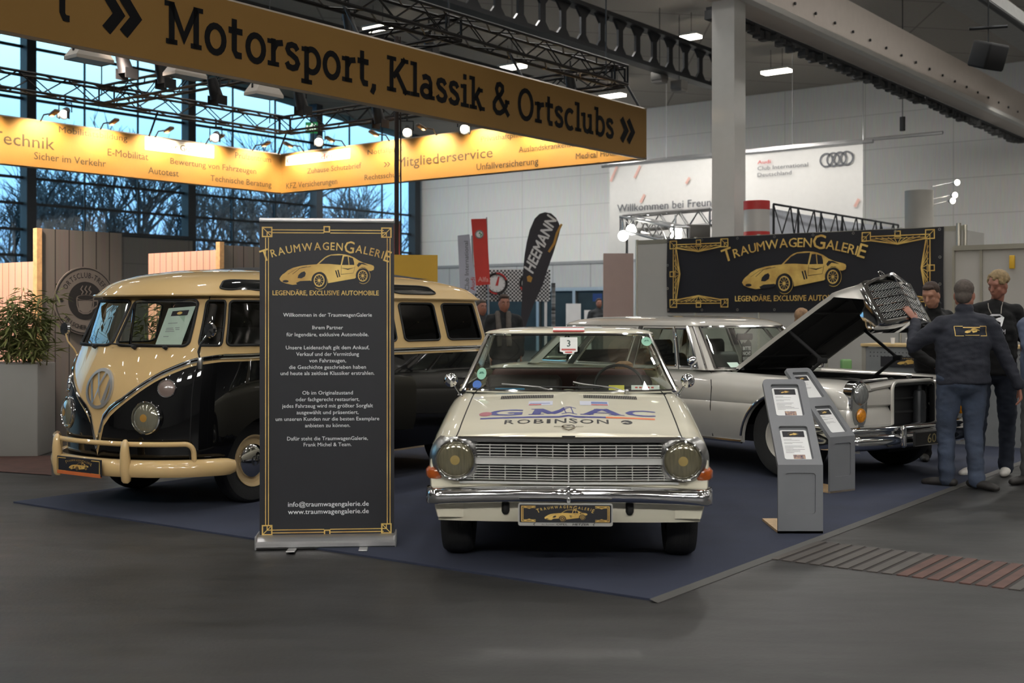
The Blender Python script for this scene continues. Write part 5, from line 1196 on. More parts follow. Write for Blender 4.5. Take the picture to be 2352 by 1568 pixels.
b = B(); rows = [[V((x*.70, -.42-.14*(1-x*x)+dy, z)) for x in [-1+i/8 for i in range(17)]] for dy, z in ((0, 1.06), (-.06, 1.13), (-.05, 1.16), (.12, 1.17), (.14, 1.0))]; b.grid(rows); obj('dashboard', b, CREAM, bus)
b = B(); c = V((.36, -.14, 1.2)); a1 = V((1, 0, 0)); a2 = V((0, .75, .66)); b.tube([c+a1*.2*cos(i*pi/14)+a2*.2*sin(i*pi/14) for i in range(28)], .011, 6, closed=True); b.tube([c-a1*.2, c+a1*.2], .01, 6); b.tube([c, V((.36, -.35, 1.0))], .02, 6); obj('steering_wheel', b, RUBBER, bus)
# opening windscreen frames, hinged at the top
for sg, ang in ((1, .46), (-1, .12)):
    L0, L1 = .025, .598; zt0, zb0 = 1.562, 1.226
    def wp(l, z): return SH.p(SH.ul(l, 1.39), z, sg, .012)
    top_in, top_out, bot_in, bot_out = wp(L0, zt0), wp(L1, zt0), wp(L0, zb0), wp(L1*1.02, zb0)
    hx = (top_out-top_in).normalized(); Mr = Matrix.Rotation(ang*(1 if sg > 0 else -1), 3, hx)
    def rot(p): return top_in+Mr @ (p-top_in)
    def patch(a, c): 
        e_ = wp(lerp(L0, L1, a), lerp(zb0, zt0, c)); return rot(e_)
    pts = [(a, c) for a, c in rrect(0, 0, 1, 1, .1)]
    b = B(); b.tube([patch(*p) for p in pts], .011, 8, closed=True); wf = obj('windscreen_frame', b, CHROME if sg > 0 else RUBBER, bus)
    b = B(); pane(b, pts, patch); obj('windscreen_pane', b, GLASS, wf)
    if sg > 0:
        PA = [patch(*p) for p in ((.42, .06), (.78, .06), (.98, .88), (.62, .88))]
        n_ = (PA[1]-PA[0]).cross(PA[3]-PA[0]).normalized(); n_ = n_ if n_.y < 0 else -n_
        b = B(); vs = [p+n_*.008 for p in PA]; b.add(vs, [(0, 1, 2, 3)]); b.add([p+n_*.004 for p in PA], [(3, 2, 1, 0)])
        fs_ = lambda x, y, d: vs[0].lerp(vs[1], x).lerp(vs[3].lerp(vs[2], x), y)+n_*d
        Mb = bus.matrix_basis
        sh = obj('info_sheet', b, mat('green_tinted_paper', 'a9bdae', .7), None, smooth=False); sh.location = bus.location; sh.rotation_euler = bus.rotation_euler; tag(sh, 'pale printed sheet stuck in the open windscreen of the bus', 'paper sheet')
        k = B(); k.rect(.2, .8, .82, .92, fs_, .001); obj('header', k, INK, sh, smooth=False)
        k = B(); k.disc(.5, .86, .1, fs_, .0015, 12, .35); obj('emblem', k, GOLD, sh, smooth=False)
        k = B()
        for y0_, x1_ in ((.62, .55), (.5, .7), (.46, .72), (.42, .6), (.3, .4)): k.rect(.2, y0_, x1_, y0_+.013, fs_, .001)
        obj('print', k, GREYTXT, sh, smooth=False)
        st = B()
        for a in (0.06,): st.tube([patch(a, .02), wp(lerp(L0, L1, a), zb0)+V((0, .05, 0))], .005, 5); st.tube([patch(.98, .05), wp(L1*.98, zb0+.02)+V((0, .03, 0))], .005, 5)
        obj('stay', st, CHROME, bus)
# wipers, mirrors, hinges, door lines
b = B()
for x0_, sg in ((.25, 1), (.5, 1), (-.2, 1)):
    s2 = 1 if x0_ > 0 else -1; z = 1.212; q = SH.p(SH.ul(abs(x0_), z), z, s2, .02); q2 = SH.p(SH.ul(abs(x0_-.28), z), z+.012, 1 if x0_-.28 > 0 else -1, .03); b.tube([q, q.lerp(q2, .5)+V((0, -.01, .004)), q2], .006, 5); b.lathe([(.016, 0), (.012, .03), (0, .032)], q-V((0, 0, .012)), (0, -1, .4), 10)
obj('wiper', b, RUBBER, bus)
for sg in (1, -1):
    uh = SH.ul(.715, 1.1); q = SH.p(uh, 1.12, sg, .014); b = B(); b.box(q-V((0, 0, .025)), (.035, .03, .09), Matrix.Rotation(sg*.6, 3, 'Z'), bev=.008); b.tube([q, q+V((sg*.01, -.03, .06)), q+V((sg*.06, -.05, .12)), q+V((sg*.12, -.03, .19))], .007, 6); m_ = obj('mirror', b, CREAM if sg < 0 else STEEL, bus)
    b = B(); b.lathe([(0, .02), (.05, .016), (.058, 0), (.052, -.014), (0, -.02)], q+V((sg*.13, -.02, .22)), (0, -1, .05), 24); obj('mirror_head', b, CHROME, m_)
DL = B()
for sg in (1, -1):
    DL.tube([SH.p(SH.ul(.705, 1.1), z, sg, .0012) for z in [.30+.05*i for i in range(27)]], .0035, 4)
    DL.tube([SH.p(yu(.40, .8), z, sg, .0012) for z in [.5+.05*i for i in range(23)]], .0035, 4)
    DL.tube([SH.p(u, .292+.0*u, sg, .002) for u in [lerp(SH.ul(.705, .3), SH.uy(-.41, .3), i/8) for i in range(9)]], .0035, 4)
obj('door_seam', DL, DARK, bus)
b = B()
for sg in (1, -1): b = B(); b.tube([SH.p(SH.uy(y, .9), 1.03, sg, .03) for y in (.18, .3)], .01, 6); obj('door_handle', b, CHROME, bus)
b = B()
for sg in (1, -1):
    b = B()
    for i in range(9): b.tube([SH.p(SH.uy(y, 1.0), 1.02-i*.022, sg, .003) for y in (2.75, 2.95)], .005, 5)
    obj('air_louvre', b, CHROME, bus)
# ================================================================ the white rally saloon (seen from the front); y = 0 at the bumper face
ra = thing('saloon_car', 'ivory white old saloon facing the camera with blue lettering on the bonnet', 'car', (.3154, 6.60, .012), -radians(2.75))
ZH = [(.14, .778), (.3, .797), (.5, .829), (.9, .882), (1.3, .930), (1.5, .942)]
def hood_z(l, y):
    z = sinterp(ZH, y); l = abs(l)
    z -= .020*(l/.64)**2
    w_ = lerp(.03, .085, min(1, max(0, (y-.15)/1.0)))
    z += .013*max(0, 1-(l/(w_))**2)**2*1.0*min(1, max(0, (y-.2)/.6))
    return z
STN = [.135, .15, .19, .26, .36, .5, .65, .8, .95, 1.1, 1.25, 1.38]
def side_prof(y):
    """points of the wing from the bonnet edge down to the sill line: (l, z)"""
    zf = hood_z(.64, y); k = min(1, max(0, (y-.13)/.13)); w = .80+.012*min(1, y/1.0)
    r = lerp(.965, 1, sqrt(k))
    return [(.645, zf-.002), (.668, zf+.004), (.70, zf+.003), (.735*r, zf-.010), (.768*r, zf-.034), (.790*r, zf-.066), (w*r, zf-.11), ((w+.006)*r, .62), ((w+.008)*r, .55), ((w+.002)*r, .47), ((w-.012)*r, .39), ((w-.035)*r, .30)]
AXL = .66; ARo = .365
def arch(y, z0=.30):
    z = z0
    for yc in (AXL, AXL+2.55):
        if abs(y-yc) < ARo: z = max(z, .29+sqrt(ARo**2-(y-yc)**2))
    return z
body = B()
ys = sorted(set(STN+[AXL+ARo*sin(radians(a)) for a in range(-90, 91, 10)]+[1.5+i*.15 for i in range(19)]+[AXL+2.55+ARo*sin(radians(a)) for a in range(-90, 91, 15)]))
ys = [y for y in ys if y <= 4.2]
def full_prof(y):
    if y <= 1.42: P = side_prof(y)
    else:
        P = [(l, z) for l, z in side_prof(1.4)]
        k = max(0, (y-3.9)/.3); P = [(l*(1-.06*k*k), z-.03*k*k if z > .6 else z) for l, z in P]
    zb_ = arch(y); out = []
    for l, z in P: out.append((l, max(z, zb_)))
    return out
for sg in (1, -1):
    body.grid([[V((sg*l, y, z)) for l, z in full_prof(y)] for y in ys], flip=sg < 0)
    body.add([V((sg*l, ys[0], z)) for l, z in full_prof(ys[0])]+[V((sg*.60, ys[0], .30)), V((sg*.60, ys[0], .77))], [tuple(range(14)) if sg > 0 else tuple(range(13, -1, -1))])
# rear deck and tail
rows = [[V((.645*x, y, .915+.02*(1-x*x)-(.02 if y > 4 else 0))) for x in [-1+i/6 for i in range(13)]] for y in (3.55, 3.8, 4.0, 4.2)]
body.grid(rows); body.add([V((.74, 4.2, .3)), V((.74, 4.2, .85)), V((-.74, 4.2, .85)), V((-.74, 4.2, .3))], [(0, 1, 2, 3)])
# cowl strip to the windscreen
obj('body_shell', body, IVORY, ra, label='ivory wings and flanks', sharp=45)
hb_ = B(); lsn = [-.637+i*1.274/140 for i in range(141)]
hys = [.128, .135, .15, .18, .22, .3, .4, .5, .6, .7, .8, .9, 1.0, 1.1, 1.2, 1.3, 1.42]
rows = [[V((l, y-.02*(1-abs(l)/.64) if y < .2 else y, hood_z(l, max(y, .14))-(.022 if y == .128 else .008 if y == .135 else 0))) for l in lsn] for y in hys]
hb_.grid(rows)
hood = obj('bonnet', hb_, IVORY, ra, label='ivory bonnet with lettering', sharp=60)
def fh(x, y, d): return V((x, y, hood_z(x, y)+.0015+d))
def remap(b):  return b
def hoodtext(b, txt, l0, l1, y0, y1, bold=.02, shear=0.0, d=0.0):
    vs, fs, w = text2d(txt, bold); hmax = .73
    sub = B(); sub.add([(p[0]/w, p[1]/hmax, p[2]) for p in vs], fs)
    # cut the writing finely so that it follows the bonnet
    import bmesh
    bm_ = bmesh.new(); vv = [bm_.verts.new(p) for p in sub.v]
    for f in sub.f:
        try: bm_.faces.new([vv[i] for i in f])
        except ValueError: pass
    for k in range(1, 30):
        g_ = bm_.verts[:]+bm_.edges[:]+bm_.faces[:]; bmesh.ops.bisect_plane(bm_, geom=g_, plane_co=(k/30, 0, 0), plane_no=(1, 0, 0))
    for k in range(1, 4):
        g_ = bm_.verts[:]+bm_.edges[:]+bm_.faces[:]; bmesh.ops.bisect_plane(bm_, geom=g_, plane_co=(0, k/4, 0), plane_no=(0, 1, 0))
    bm_.verts.index_update()
    b.add([fh(lerp(l0, l1, v.co.x)+shear*v.co.y, lerp(y0, y1, v.co.y), d+v.co.z) for v in bm_.verts], [tuple(v.index for v in f.verts) for f in bm_.faces]); bm_.free()
def hoodrect(b, l0, l1, y0, y1, d=0.0, n=24):
    b.grid([[fh(lerp(l0, l1, i/n), y, d) for i in range(n+1)] for y in (y0, (y0+y1)/2, y1)])
def px2l(px, y): return (px-1306.5)/(2720/(6.6+y))
g = B(); [hoodtext(g, c_, px2l(a_, .7), px2l(e_, .7), .62, .79, .03, .012) for c_, a_, e_ in (('G', 1122, 1196), ('C', 1436, 1500))]
def hstroke(g, x0, x1, strokes, w, y0=.62, y1=.79):
    for pts in strokes:
        P_ = []
        for p, q in zip(pts, pts[1:]): P_ += [(lerp(p[0], q[0], i/10), lerp(p[1], q[1], i/10)) for i in range(10)]
        P_.append(pts[-1]); g.stroke([(px2l(lerp(x0, x1, a), .7), lerp(y0, y1, c)) for a, c in P_], w, fh, .0)
hstroke(g, 1208, 1326, [[(.2, 0), (.26, 1)], [(.26, .95), (.5, .15)], [(.5, .15), (.8, .95)], [(.8, 1), (.86, 0)]], .052); hstroke(g, 1208, 1326, [[(.06, .05), (.36, .05)], [(.7, .05), (1, .05)], [(.1, .95), (.3, .95)], [(.76, .95), (.98, .95)]], .016)
hstroke(g, 1338, 1428, [[(.1, 0), (.46, 1)], [(.54, 1), (.9, 0)]], .05); hstroke(g, 1338, 1428, [[(.25, .33), (.75, .33)], [(-.06, .05), (.28, .05)], [(.66, .05), (1.06, .05)], [(.3, .95), (.68, .95)]], .018)
hoodrect(g, px2l(1103, .55), px2l(1392, .55), .535, .575)
obj('blue_lettering', g, BLUEP, hood, smooth=False)
g = B(); hoodrect(g, px2l(1392, .55), px2l(1504, .55), .535, .575); obj('orange_bar', g, ORANGEP, hood, smooth=False)
g = B(); g.poly([(px2l(1116, .7)+.04*cos(a*pi/10), .675+.06*sin(a*pi/10)) for a in range(20)], lambda x, y, d: fh(x, y, d), .0006); obj('red_dot', g, mat('faded_red', '9c5c66', .5), hood, smooth=False)
g = B(); [hoodtext(g, c_, px2l(a_, .42), px2l(e_, .42), .395, .50, .012) for c_, a_, e_ in (('R', 1159, 1181), ('O', 1188, 1218), ('B', 1227, 1249), ('I', 1257, 1264), ('N', 1275, 1301), ('S', 1308, 1327), ('O', 1333, 1364), ('N', 1372, 1398))]; g.poly([(px2l(1440, .42)+.034*cos(a*pi/10), .445+.05*sin(a*pi/10)) for a in range(20)], fh, .0); obj('black_lettering', g, BLACKT, hood, smooth=False)
g = B(); g.stroke([(px2l(1428, .42), .42), (px2l(1436, .42), .445), (px2l(1444, .42), .425)], .012, fh, .001); obj('leaf_gap', g, IVORY, hood, smooth=False)
for (x0, x1, c) in ((1214, 1270, 0), (1332, 1398, 1)):
    g = B(); hoodrect(g, px2l(x0, .95), px2l(x1, .95), .90, 1.03, 0, 8); o = obj('sponsor_sticker', g, mat('pale_sticker', 'b5b8c4', .5), hood, smooth=False)
    g = B(); hoodrect(g, px2l(x1-40 if c else x0+2, .95), px2l(x1-2 if c else x0+30, .95), .905, .93, .0006, 4); obj('red_line', g, REDP, o, smooth=False)
    g = B(); hoodrect(g, px2l(x1-40 if c else x0+4, .95), px2l(x1-3 if c else x1-6, .95), .945, 1.01 if c else .965, .0006, 4); obj('blue_field', g, mat('slate_blue', '5a6c9e', .5), o, smooth=False)
g = B()
for a, c in ((1153, 1270), (1342, 1460)):
    n_ = 30
    for i in range(n_):
        l = lerp(px2l(a, 1.2), px2l(c, 1.2), i/(n_-1)); g.poly([(l-.0045, 1.13), (l+.0045, 1.13), (l+.0045, 1.24), (l-.0045, 1.24)], fh, .0006)
obj('air_slot', g, DARK, hood, smooth=False)
g = B()
for sg in (1, -1): g = B(); g.tube([V((sg*.641, y, hood_z(.64, y)+.001)) for y in hys[1:]], .0035, 4); obj('bonnet_gap', g, DARK, ra)
g = B(); yb = .30; g.ring(0, yb, .030, .042, fh, .006, 24, 1.0); g.stroke([(-.085, yb), (-.04, yb)], .009, fh, .006); g.stroke([(.04, yb), (.085, yb)], .009, fh, .006); g.stroke([(-.035, yb-.045), (0, yb-.1), (.035, yb-.045)], .011, fh, .006); g.disc(0, yb, .014, fh, .008, 12)
obj('bonnet_badge', g, CHROME, hood, smooth=False)
g = B(); g.box((0, .125, .764), (.075, .03, .008)); obj('bonnet_catch', g, DARK, hood)
# front mask: grille, lamps
fz = lambda y: 1.46-(y-725)/406-.012
g = B()
def gy(l, y0): return y0-.035*(1-min(1, abs(l)/.53))
rows = [[V((l, gy(l, .112), z)) for l in [-.63+i*.063 for i in range(21)]] for z in (.762, .752, .735, .725)]
rows = [[V((p.x, p.y+(.02 if k in (0, 3) else 0), p.z)) for p in r] for k, r in enumerate(rows)]
g.grid(rows); obj('grille_header', g, CHROME, ra, label='chrome band over the grille')
g = B(); g.box((0, .19, .62), (1.25, .06, .27)); obj('grille_cavity', g, DARK, ra)
gr = B()
def bar(z, l0, l1, h, y0=.112):
    n = 20; rows = []
    for dz, dy in ((-h/2, .02), (-h/2, 0), (h/2, 0), (h/2, .02)): rows.append([V((lerp(l0, l1, i/n), gy(lerp(l0, l1, i/n), y0)+dy, z+dz)) for i in range(n+1)])
    gr.grid(rows)
for z in (.715, .698, .681, .664, .649): bar(z, -.53, .53, .0042)
bar(.625, -.525, .525, .032, .106); bar(.6405, -.525, .525, .004, .102); bar(.609, -.525, .525, .004, .102)
for k, z in enumerate((.594, .579, .564, .549, .534, .521)): bar(z, -.53-.012*k, .53+.012*k, .0042)
bar(.503, -.62, .62, .012, .105)
for l in [i*.0895 for i in range(-6, 7)]:
    y_ = gy(l, .118); lim = .53
    if abs(l) < .545: gr.box((l, y_, .683), (.0045, .012, .075))
    gr.box((l*1.005, y_, .558), (.0045, .012, .085))
gr.box((0, gy(0, .104), .61), (.008, .02, .23))
obj('grille', gr, mat('grille_alloy', 'cfcfcb', .32, metal=.45, var=.04), ra, sharp=30, label='bright metal grille of horizontal bars')
for sg in (1, -1):
    c = V((sg*.641, .115, .633)); g = B()
    n = 40; R0 = [];  R1 = []
    for i in range(n):
        a = 2*pi*i/n; dx, dz = cos(a), sin(a); rr = .158 if dx*sg > 0 else .135
        k = .128/max(abs(dx)*.128/rr, abs(dz)) if abs(dz)*rr > abs(dx)*.128 else rr/max(abs(dx), 1e-6)
        k = min(k, .158)
        R0.append(V((c.x+dx*.112, .10, c.z+dz*.112))); R1.append(V((c.x+dx*k, .150+.02*(dx*sg > .5), c.z+dz*k)))
    g.grid([R0, [p.lerp(q, .5)+V((0, -.012, 0)) for p, q in zip(R0, R1)], R1], cu=True); obj('lamp_surround', g, STEEL, ra)
    lamp_round(ra, 'headlamp', c+V((0, -.03, 0)), (0, -1, 0), .114, CHROME, WARMGLASS, .22, .86, .03, mat('yellow_bulb', '94804e', .3))
    g = B(); q = V((sg*.768, .165, .553)); rows = []
    for dz, s_ in ((-.032, .75), (-.02, 1), (.015, 1), (.03, .7)): rows.append([q+V((sg*(x*.05*s_), yy*s_, dz*1.1)) for x, yy in ((-1, -.045), (-.3, -.05), (.6, -.035), (1, .0), (1.05, .06), (-1, .06))])
    g.grid(rows, cu=True); g.add(rows[-1], [tuple(range(6))]); g.add(rows[0], [tuple(range(5, -1, -1))]); obj('indicator', g, AMBER, ra, sharp=60)
g = B(); rows = [[V((l, y+.04*(abs(l)/.77)**4, z)) for l in [-.775+i*.0775 for i in range(21)]] for y, z in ((.16, .515), (.11, .505), (.115, .46), (.12, .40), (.125, .31), (.14, .275), (.24, .265))]; rows = [[V((p.x*(1 if k < 4 else .965), p.y, p.z)) for p in r] for k, r in enumerate(rows)]
g.grid(rows); obj('front_apron', g, IVORY, ra, label='ivory apron below the bumper')
# bumper
BP = [(.10, .490), (.05, .490), (.025, .484), (.008, .470), (.0, .452), (.002, .434), (.012, .416), (.03, .405), (.06, .400), (.10, .405)]
g = B(); rows = []; L_ = .84
for i in range(53):
    t_ = -1+2*i/52; l = L_*sin(t_*pi/2*.985)/sin(pi/2*.985) if abs(t_) > .0 else 0; l = L_*t_
    a = abs(t_); yo = .0+.03*a*a; ls = l
    if a > .9: k = (a-.9)/.1; yo += .17*k*k; ls = math.copysign(L_*.9+L_*.075*sin(k*pi/2), l)
    zc_ = -.022*a*a
    sc = 1.0+.12*max(0, (a-.75)/.25) if a < .985 else .9
    rows.append([V((ls, y*(.85 if a > .97 else 1)+yo-(.012*max(0, 1-abs(l)/.05)), .45+(z-.45)*sc+zc_)) for y, z in BP])
g.grid(rows, cu=True); g.add(rows[0], [tuple(range(10))]); g.add(rows[-1], [tuple(range(9, -1, -1))]); bmp = obj('front_bumper', g, CHROME, ra, sharp=60)
g = B(); g.box((0, -.012, .452), (.02, .012, .095), bev=.004); 
for z in (.43, .47): g.lathe([(.007, 0), (.006, .006), (0, .008)], (0, -.018, z), (0, -1, 0), 10)
obj('bumper_joint', g, CHROME, bmp)
for l in (-.358, .345):
    g = B(); g.box((l, .12, .362), (.045, .05, .085), bev=.02); obj('rubber_buffer', g, RUBBER, ra)
g = B(); fR_ = plane((-.018, -.025, .345), (1, 0, 0), (0, 0, 1), (0, -1, 0))
g.poly(rrect(-.262, -.062, .262, .062, .012), fR_, .012, -.004); hp = obj('plate_holder', g, mat('plate_holder_white', '9c9c98', .5), ra, smooth=False)
g = B(); g.poly(rrect(-.254, -.043, .254, .056, .006), fR_, .014, .012); npl = obj('number_plate', g, INK, ra, smooth=False)
g, k = B(), B(); logo(lambda x, y, d: fR_(x, y*.74+.004, d), 0, -.006, .31, .0148, g, k, False)
for sx_ in (-1, 1):
    for w_, o_ in ((.005, 0), (.003, .008)): g.stroke([(sx_*.165, .047-o_), (sx_*(.242-o_), .047-o_), (sx_*(.242-o_), -.036+o_), (sx_*.165, -.036+o_)], w_, fR_, .0148)
    for yy in (.047, -.036): g.stroke([(sx_*.17, yy), (sx_*.2, yy+(-.012 if yy > 0 else .012)), (sx_*.235, yy)], .004, fR_, .0148)
obj('gold_artwork', g, GOLD, npl, smooth=False); obj('artwork_darks', k, INK, npl, smooth=False)
g = B(); g.text('OPEL', -.018, -.058, .016, fR_, .0128, bold=.01, width=.062); g.text('HETZER', .085, -.058, .016, fR_, .0128, bold=.03, width=.09, shear=.25); g.text('Ihr Partner', -.095, -.057, .010, fR_, .0128, width=.07)
for x in (-.17, .16): g.stroke([(x, -.06), (x-.006, -.052), (x+.004, -.045)], .003, fR_, .0128)
obj('lettering', g, BLACKT, hp, smooth=False)
# glasshouse
SG = Shell([(.90, (1.27, 3.78, .775, .36, .30, 2.7, 2.8)), (.935, (1.315, 3.74, .762, .36, .30, 2.7, 2.8)), (1.12, (1.58, 3.50, .683, .33, .28, 2.7, 2.8)), (1.315, (1.865, 3.22, .608, .30, .27, 2.7, 2.8)), (1.34, (1.87, 3.2, .60, .3, .27, 2.7, 2.8))])
PB, PG, TR_ = B(), B(), B()
u_w = SG.ul(.645, 1.12); u_b0 = SG.uy(3.28, 1.12)
for sg in (1, -1):
    fn = lambda u, z, s_=sg: SG.p(u, z, s_); fo = lambda u, z, s_=sg: SG.p(u, z, s_, .004); fl_ = sg < 0
    # windscreen half pane without a centre bar
    us_ = [u_w*i/40 for i in range(41)]; zz_ = [.945+i*.36/24 for i in range(25)]
    PG.grid([[fn(u, z) for u in us_] for z in zz_], flip=fl_)
    TR_.tube([fo(u, .938) for u in us_], .013, 6); TR_.tube([fo(u, 1.312) for u in us_], .011, 6); TR_.tube([fo(u_w*1.01, z) for z in [.938+i*.374/8 for i in range(9)]], .012, 6)
    ua, ub = u_w*1.02, SG.uy(1.93, 1.12)
    PB.grid([[fn(lerp(u_w, ub if False else u_w*1.07, t_), z) for t_ in (0, .3, .6, 1)] for z in zz_], flip=fl_)
    y_c = [(u_w*1.07, SG.uy(2.42, 1.12)), (SG.uy(2.46, 1.12), SG.uy(3.1, 1.12))]
    for i, (a, c) in enumerate(y_c):
        L = cell(PB, a, c, .93, 1.315, (lerp(a, c, .05), lerp(a, c, .95), .955, 1.295), fn, (.08, .15), flip=not fl_); pane(PG, L, fn); TR_.tube([fo(*p) for p in L], .006, 5, closed=True)
    PB.grid([[fn(lerp(SG.uy(3.1, 1.12), u_b0, t_), z) for t_ in [k/8 for k in range(9)]] for z in [.93+i*.385/6 for i in range(7)]], flip=fl_)
    PB.grid([[fn(lerp(SG.uy(2.42, 1.12), SG.uy(2.46, 1.12), t_), z) for t_ in (0, 1)] for z in (.93, 1.315)], flip=fl_)
    us2 = [lerp(u_b0, 3, i/12) for i in range(13)]; PG.grid([[fn(u, z) for u in us2] for z in [.99+i*.3/6 for i in range(7)]], flip=fl_)
    PB.grid([[fn(u, z) for u in us2] for z in (.92, .99)], flip=fl_); PB.grid([[fn(u, z) for u in us2] for z in (1.29, 1.315)], flip=fl_)
    TR_.tube([fo(u, .99) for u in us2], .01, 5); TR_.tube([fo(u, 1.29) for u in us2], .01, 5)
obj('pillars', PB, IVORY, ra, sharp=40); obj('windows', PG, GLASS, ra, label='clear windscreen and side glass'); obj('window_trim', TR_, CHROME, ra)
RL = [(0, 1.305, 1.0, .0), (.05, 1.322, 1.02, -.02), (.15, 1.338, .97, 0), (.35, 1.352, .84, .05), (.6, 1.361, .6, .2), (.85, 1.366, .3, .4), (1, 1.367, .02, .6)]
g = B()
for sg in (1, -1):
    rows = []
    for k, z, s_, dy in RL:
        r = []
        for i in range(61):
            p = SG.p(i*3/60, 1.315, 1); yc = 2.55; r.append(V((sg*p.x*s_, yc+(p.y-yc)*(s_ if s_ < 1 else s_*1.0), z)))
        rows.append(r)
    g.grid(rows, flip=sg < 0)
rf2 = obj('roof', g, IVORY, ra, sharp=60)
def frf(x, y, d): return V((x, 1.885+y, 1.330+.30*y+d))
g = B(); fx = plane((0, 1.868, 1.338), (1, 0, 0), V((0, .9, .35)).normalized(), V((0, -.35, .9)).normalized()); g.poly([(-.112, -.012), (.112, -.012), (.112, .004), (-.112, .004)], fx, .006, .001); g.poly([(-.112, .055), (.112, .055), (.112, .062), (-.112, .062)], fx, .006, .001)
obj('red_roof_strip', g, REDP, rf2, smooth=False)
g = B(); g.poly([(-.112, .006), (.112, .006), (.112, .053), (-.112, .053)], fx, .005, .001); obj('pale_roof_strip', g, PAPER, rf2, smooth=False)
# stickers on the glass
def ws(x, z, d=.004):
    u = SG.ul(abs(x), z); return SG.p(u, z, 1 if x >= 0 else -1, d)
def wsticker(name, x0, z0, pts, m, d=.004, par=None):
    g = B(); g.poly([(x0+p[0], z0+p[1]) for p in pts], lambda x, z, dd: ws(x, z, d)); return obj(name, g, m, par or ra, smooth=False)
ell = lambda a, b_: [(a*cos(i*pi/14), b_*sin(i*pi/14)) for i in range(28)]
tea = mat('pale_green_sticker', '7fb49a', .5); s1 = wsticker('round_sticker', -.60, 1.045, ell(.034, .038), tea); wsticker('dark_print', -.60, 1.045, [(-.018, -.006), (0, .004), (.018, -.002), (.01, .012), (-.012, .01)], mat('deep_green_print', '2f6a55', .5), .006, s1)
s1 = wsticker('round_sticker', .555, 1.262, ell(.038, .031), tea); wsticker('dark_print', .555, 1.262, [(-.018, -.006), (0, .006), (.018, -.002), (.012, .01), (-.014, .008)], mat('deep_green_print', '2f6a55'), .006, s1)
wsticker('blue_sticker', -.625, .975, ell(.032, .026), mat('mid_blue_sticker', '2d5fa8', .5))
s1 = wsticker('start_number_sticker', 0, 1.245, [(-.062, .047), (.062, .047), (.062, -.05), (.04, -.055), (.036, -.066), (-.036, -.066), (-.04, -.055), (-.062, -.05)], mat('white_sticker', 'c9cac6', .5))
g = B(); fq_ = lambda x, z, d: ws(x, 1.245+z, .006+d); g.text('3', 0, -.018, .062, fq_, 0, bold=.03); obj('number', g, mat('dark_grey_print', '3a4a46', .5), s1, smooth=False)
g = B(); g.rect(-.05, -.043, .05, -.038, fq_); g.rect(-.05, -.036, .05, -.033, fq_); g.rect(-.025, -.06, .025, -.052, fq_); obj('red_print', g, REDP, s1, smooth=False)
# interior
MAR = mat('maroon_leather', '5a2420', .5, var=.12, scale=14)
g = B(); rows = [[V((x*.70, 1.42+.26*(1-abs(x)**2.5)*0+dy-.1*(1-x*x), z)) for x in [-1+i/10 for i in range(21)]] for dy, z in ((0, .915), (.25, .935), (.30, .92), (.30, .78))]; g.grid(rows); obj('dashboard', g, DARK, ra)
for x in (-.34, .34):
    g = B(); g.box((x, 2.35, .72), (.58, .14, .56), Matrix.Rotation(-.2, 3, 'X'), bev=.05); g.box((x, 2.08, .5), (.58, .5, .16), bev=.05); obj('front_seat', g, mat('dark_leather', '241a18', .5, var=.2), ra)
g = B(); g.box((0, 3.3, .80), (1.3, .16, .40), Matrix.Rotation(-.2, 3, 'X'), bev=.05); g.box((0, 3.02, .5), (1.3, .5, .16), bev=.05); obj('rear_seat', g, MAR, ra)
g = B(); g.box((0, 3.5, .955), (1.25, .36, .03)); obj('parcel_shelf', g, DARK, ra)
g = B(); c = V((.36, 1.92, .94)); a1 = V((1, 0, 0)); a2 = V((0, .5, .86)); g.tube([c+a1*.175*cos(i*pi/16)+a2*.175*sin(i*pi/16) for i in range(32)], .011, 6, closed=True); g.tube([c-a1*.19, c+a1*.19], .009, 6); g.tube([c, V((.36, 1.6, .85))], .02, 6); obj('steering_wheel', g, RUBBER, ra)
g = B(); g.tube([V((0, 1.95, 1.3)), V((0, 2.0, 1.22))], .008, 6); g.box((0, 2.0, 1.2), (.16, .02, .05), bev=.01); obj('inner_mirror', g, DARK, ra)
g = B(); g.poly(ell(.105, .035), plane((.46, 3.6, .985), (1, 0, 0), (0, .9, .4), (0, -1, 0))); o = obj('straw_hat', g, mat('straw', '9a7350', .8, var=.15, scale=40), None); 
g2 = B(); g2.lathe([(.15, 0), (.15, .006), (.08, .012), (.075, .07), (.04, .09), (0, .092)], (0, 0, 0), (0, 0, 1), 24); 
bpy.data.objects.remove(o); o = obj('straw_hat', g2, mat('straw', '9a7350'), None); o.location = ra.matrix_basis @ V((.47, 3.52, .973)) if False else (Matrix.Translation(ra.location) @ Matrix.Rotation(-radians(2.75), 4, 'Z')) @ V((.47, 3.50, .972)); tag(o, 'brown straw hat on the rear parcel shelf of the ivory saloon', 'hat')
Mra = Matrix.Translation(ra.location) @ Matrix.Rotation(-radians(2.75), 4, 'Z')
def dashitem(name, x, w, h, m, label, cat):
    g = B(); g.box((0, 0, 0), (w, .012, h), Matrix.Rotation(-.5, 3, 'X')); o = obj(name, g, m, None, smooth=False); o.location = Mra @ V((x, 1.46, .94+h*.32)); o.rotation_euler = (0, 0, -radians(2.75)); tag(o, label, cat); return o
dashitem('yellow_card', .325, .105, .045, mat('yellow_card', 'cdbf4a', .6), 'yellow card behind the windscreen of the ivory saloon', 'card')
o = dashitem('rally_card', .52, .19, .045, PAPER, 'white card with red and dark signs behind the ivory saloon windscreen', 'card')
g = B(); fD = lambda x, z, d: V((x, -.0065-z*0-.5*0-d, z)) ; fD = plane((0, -.0062, 0), (1, 0, 0), V((0, sin(.5), cos(.5))), V((0, -cos(.5), sin(.5))))
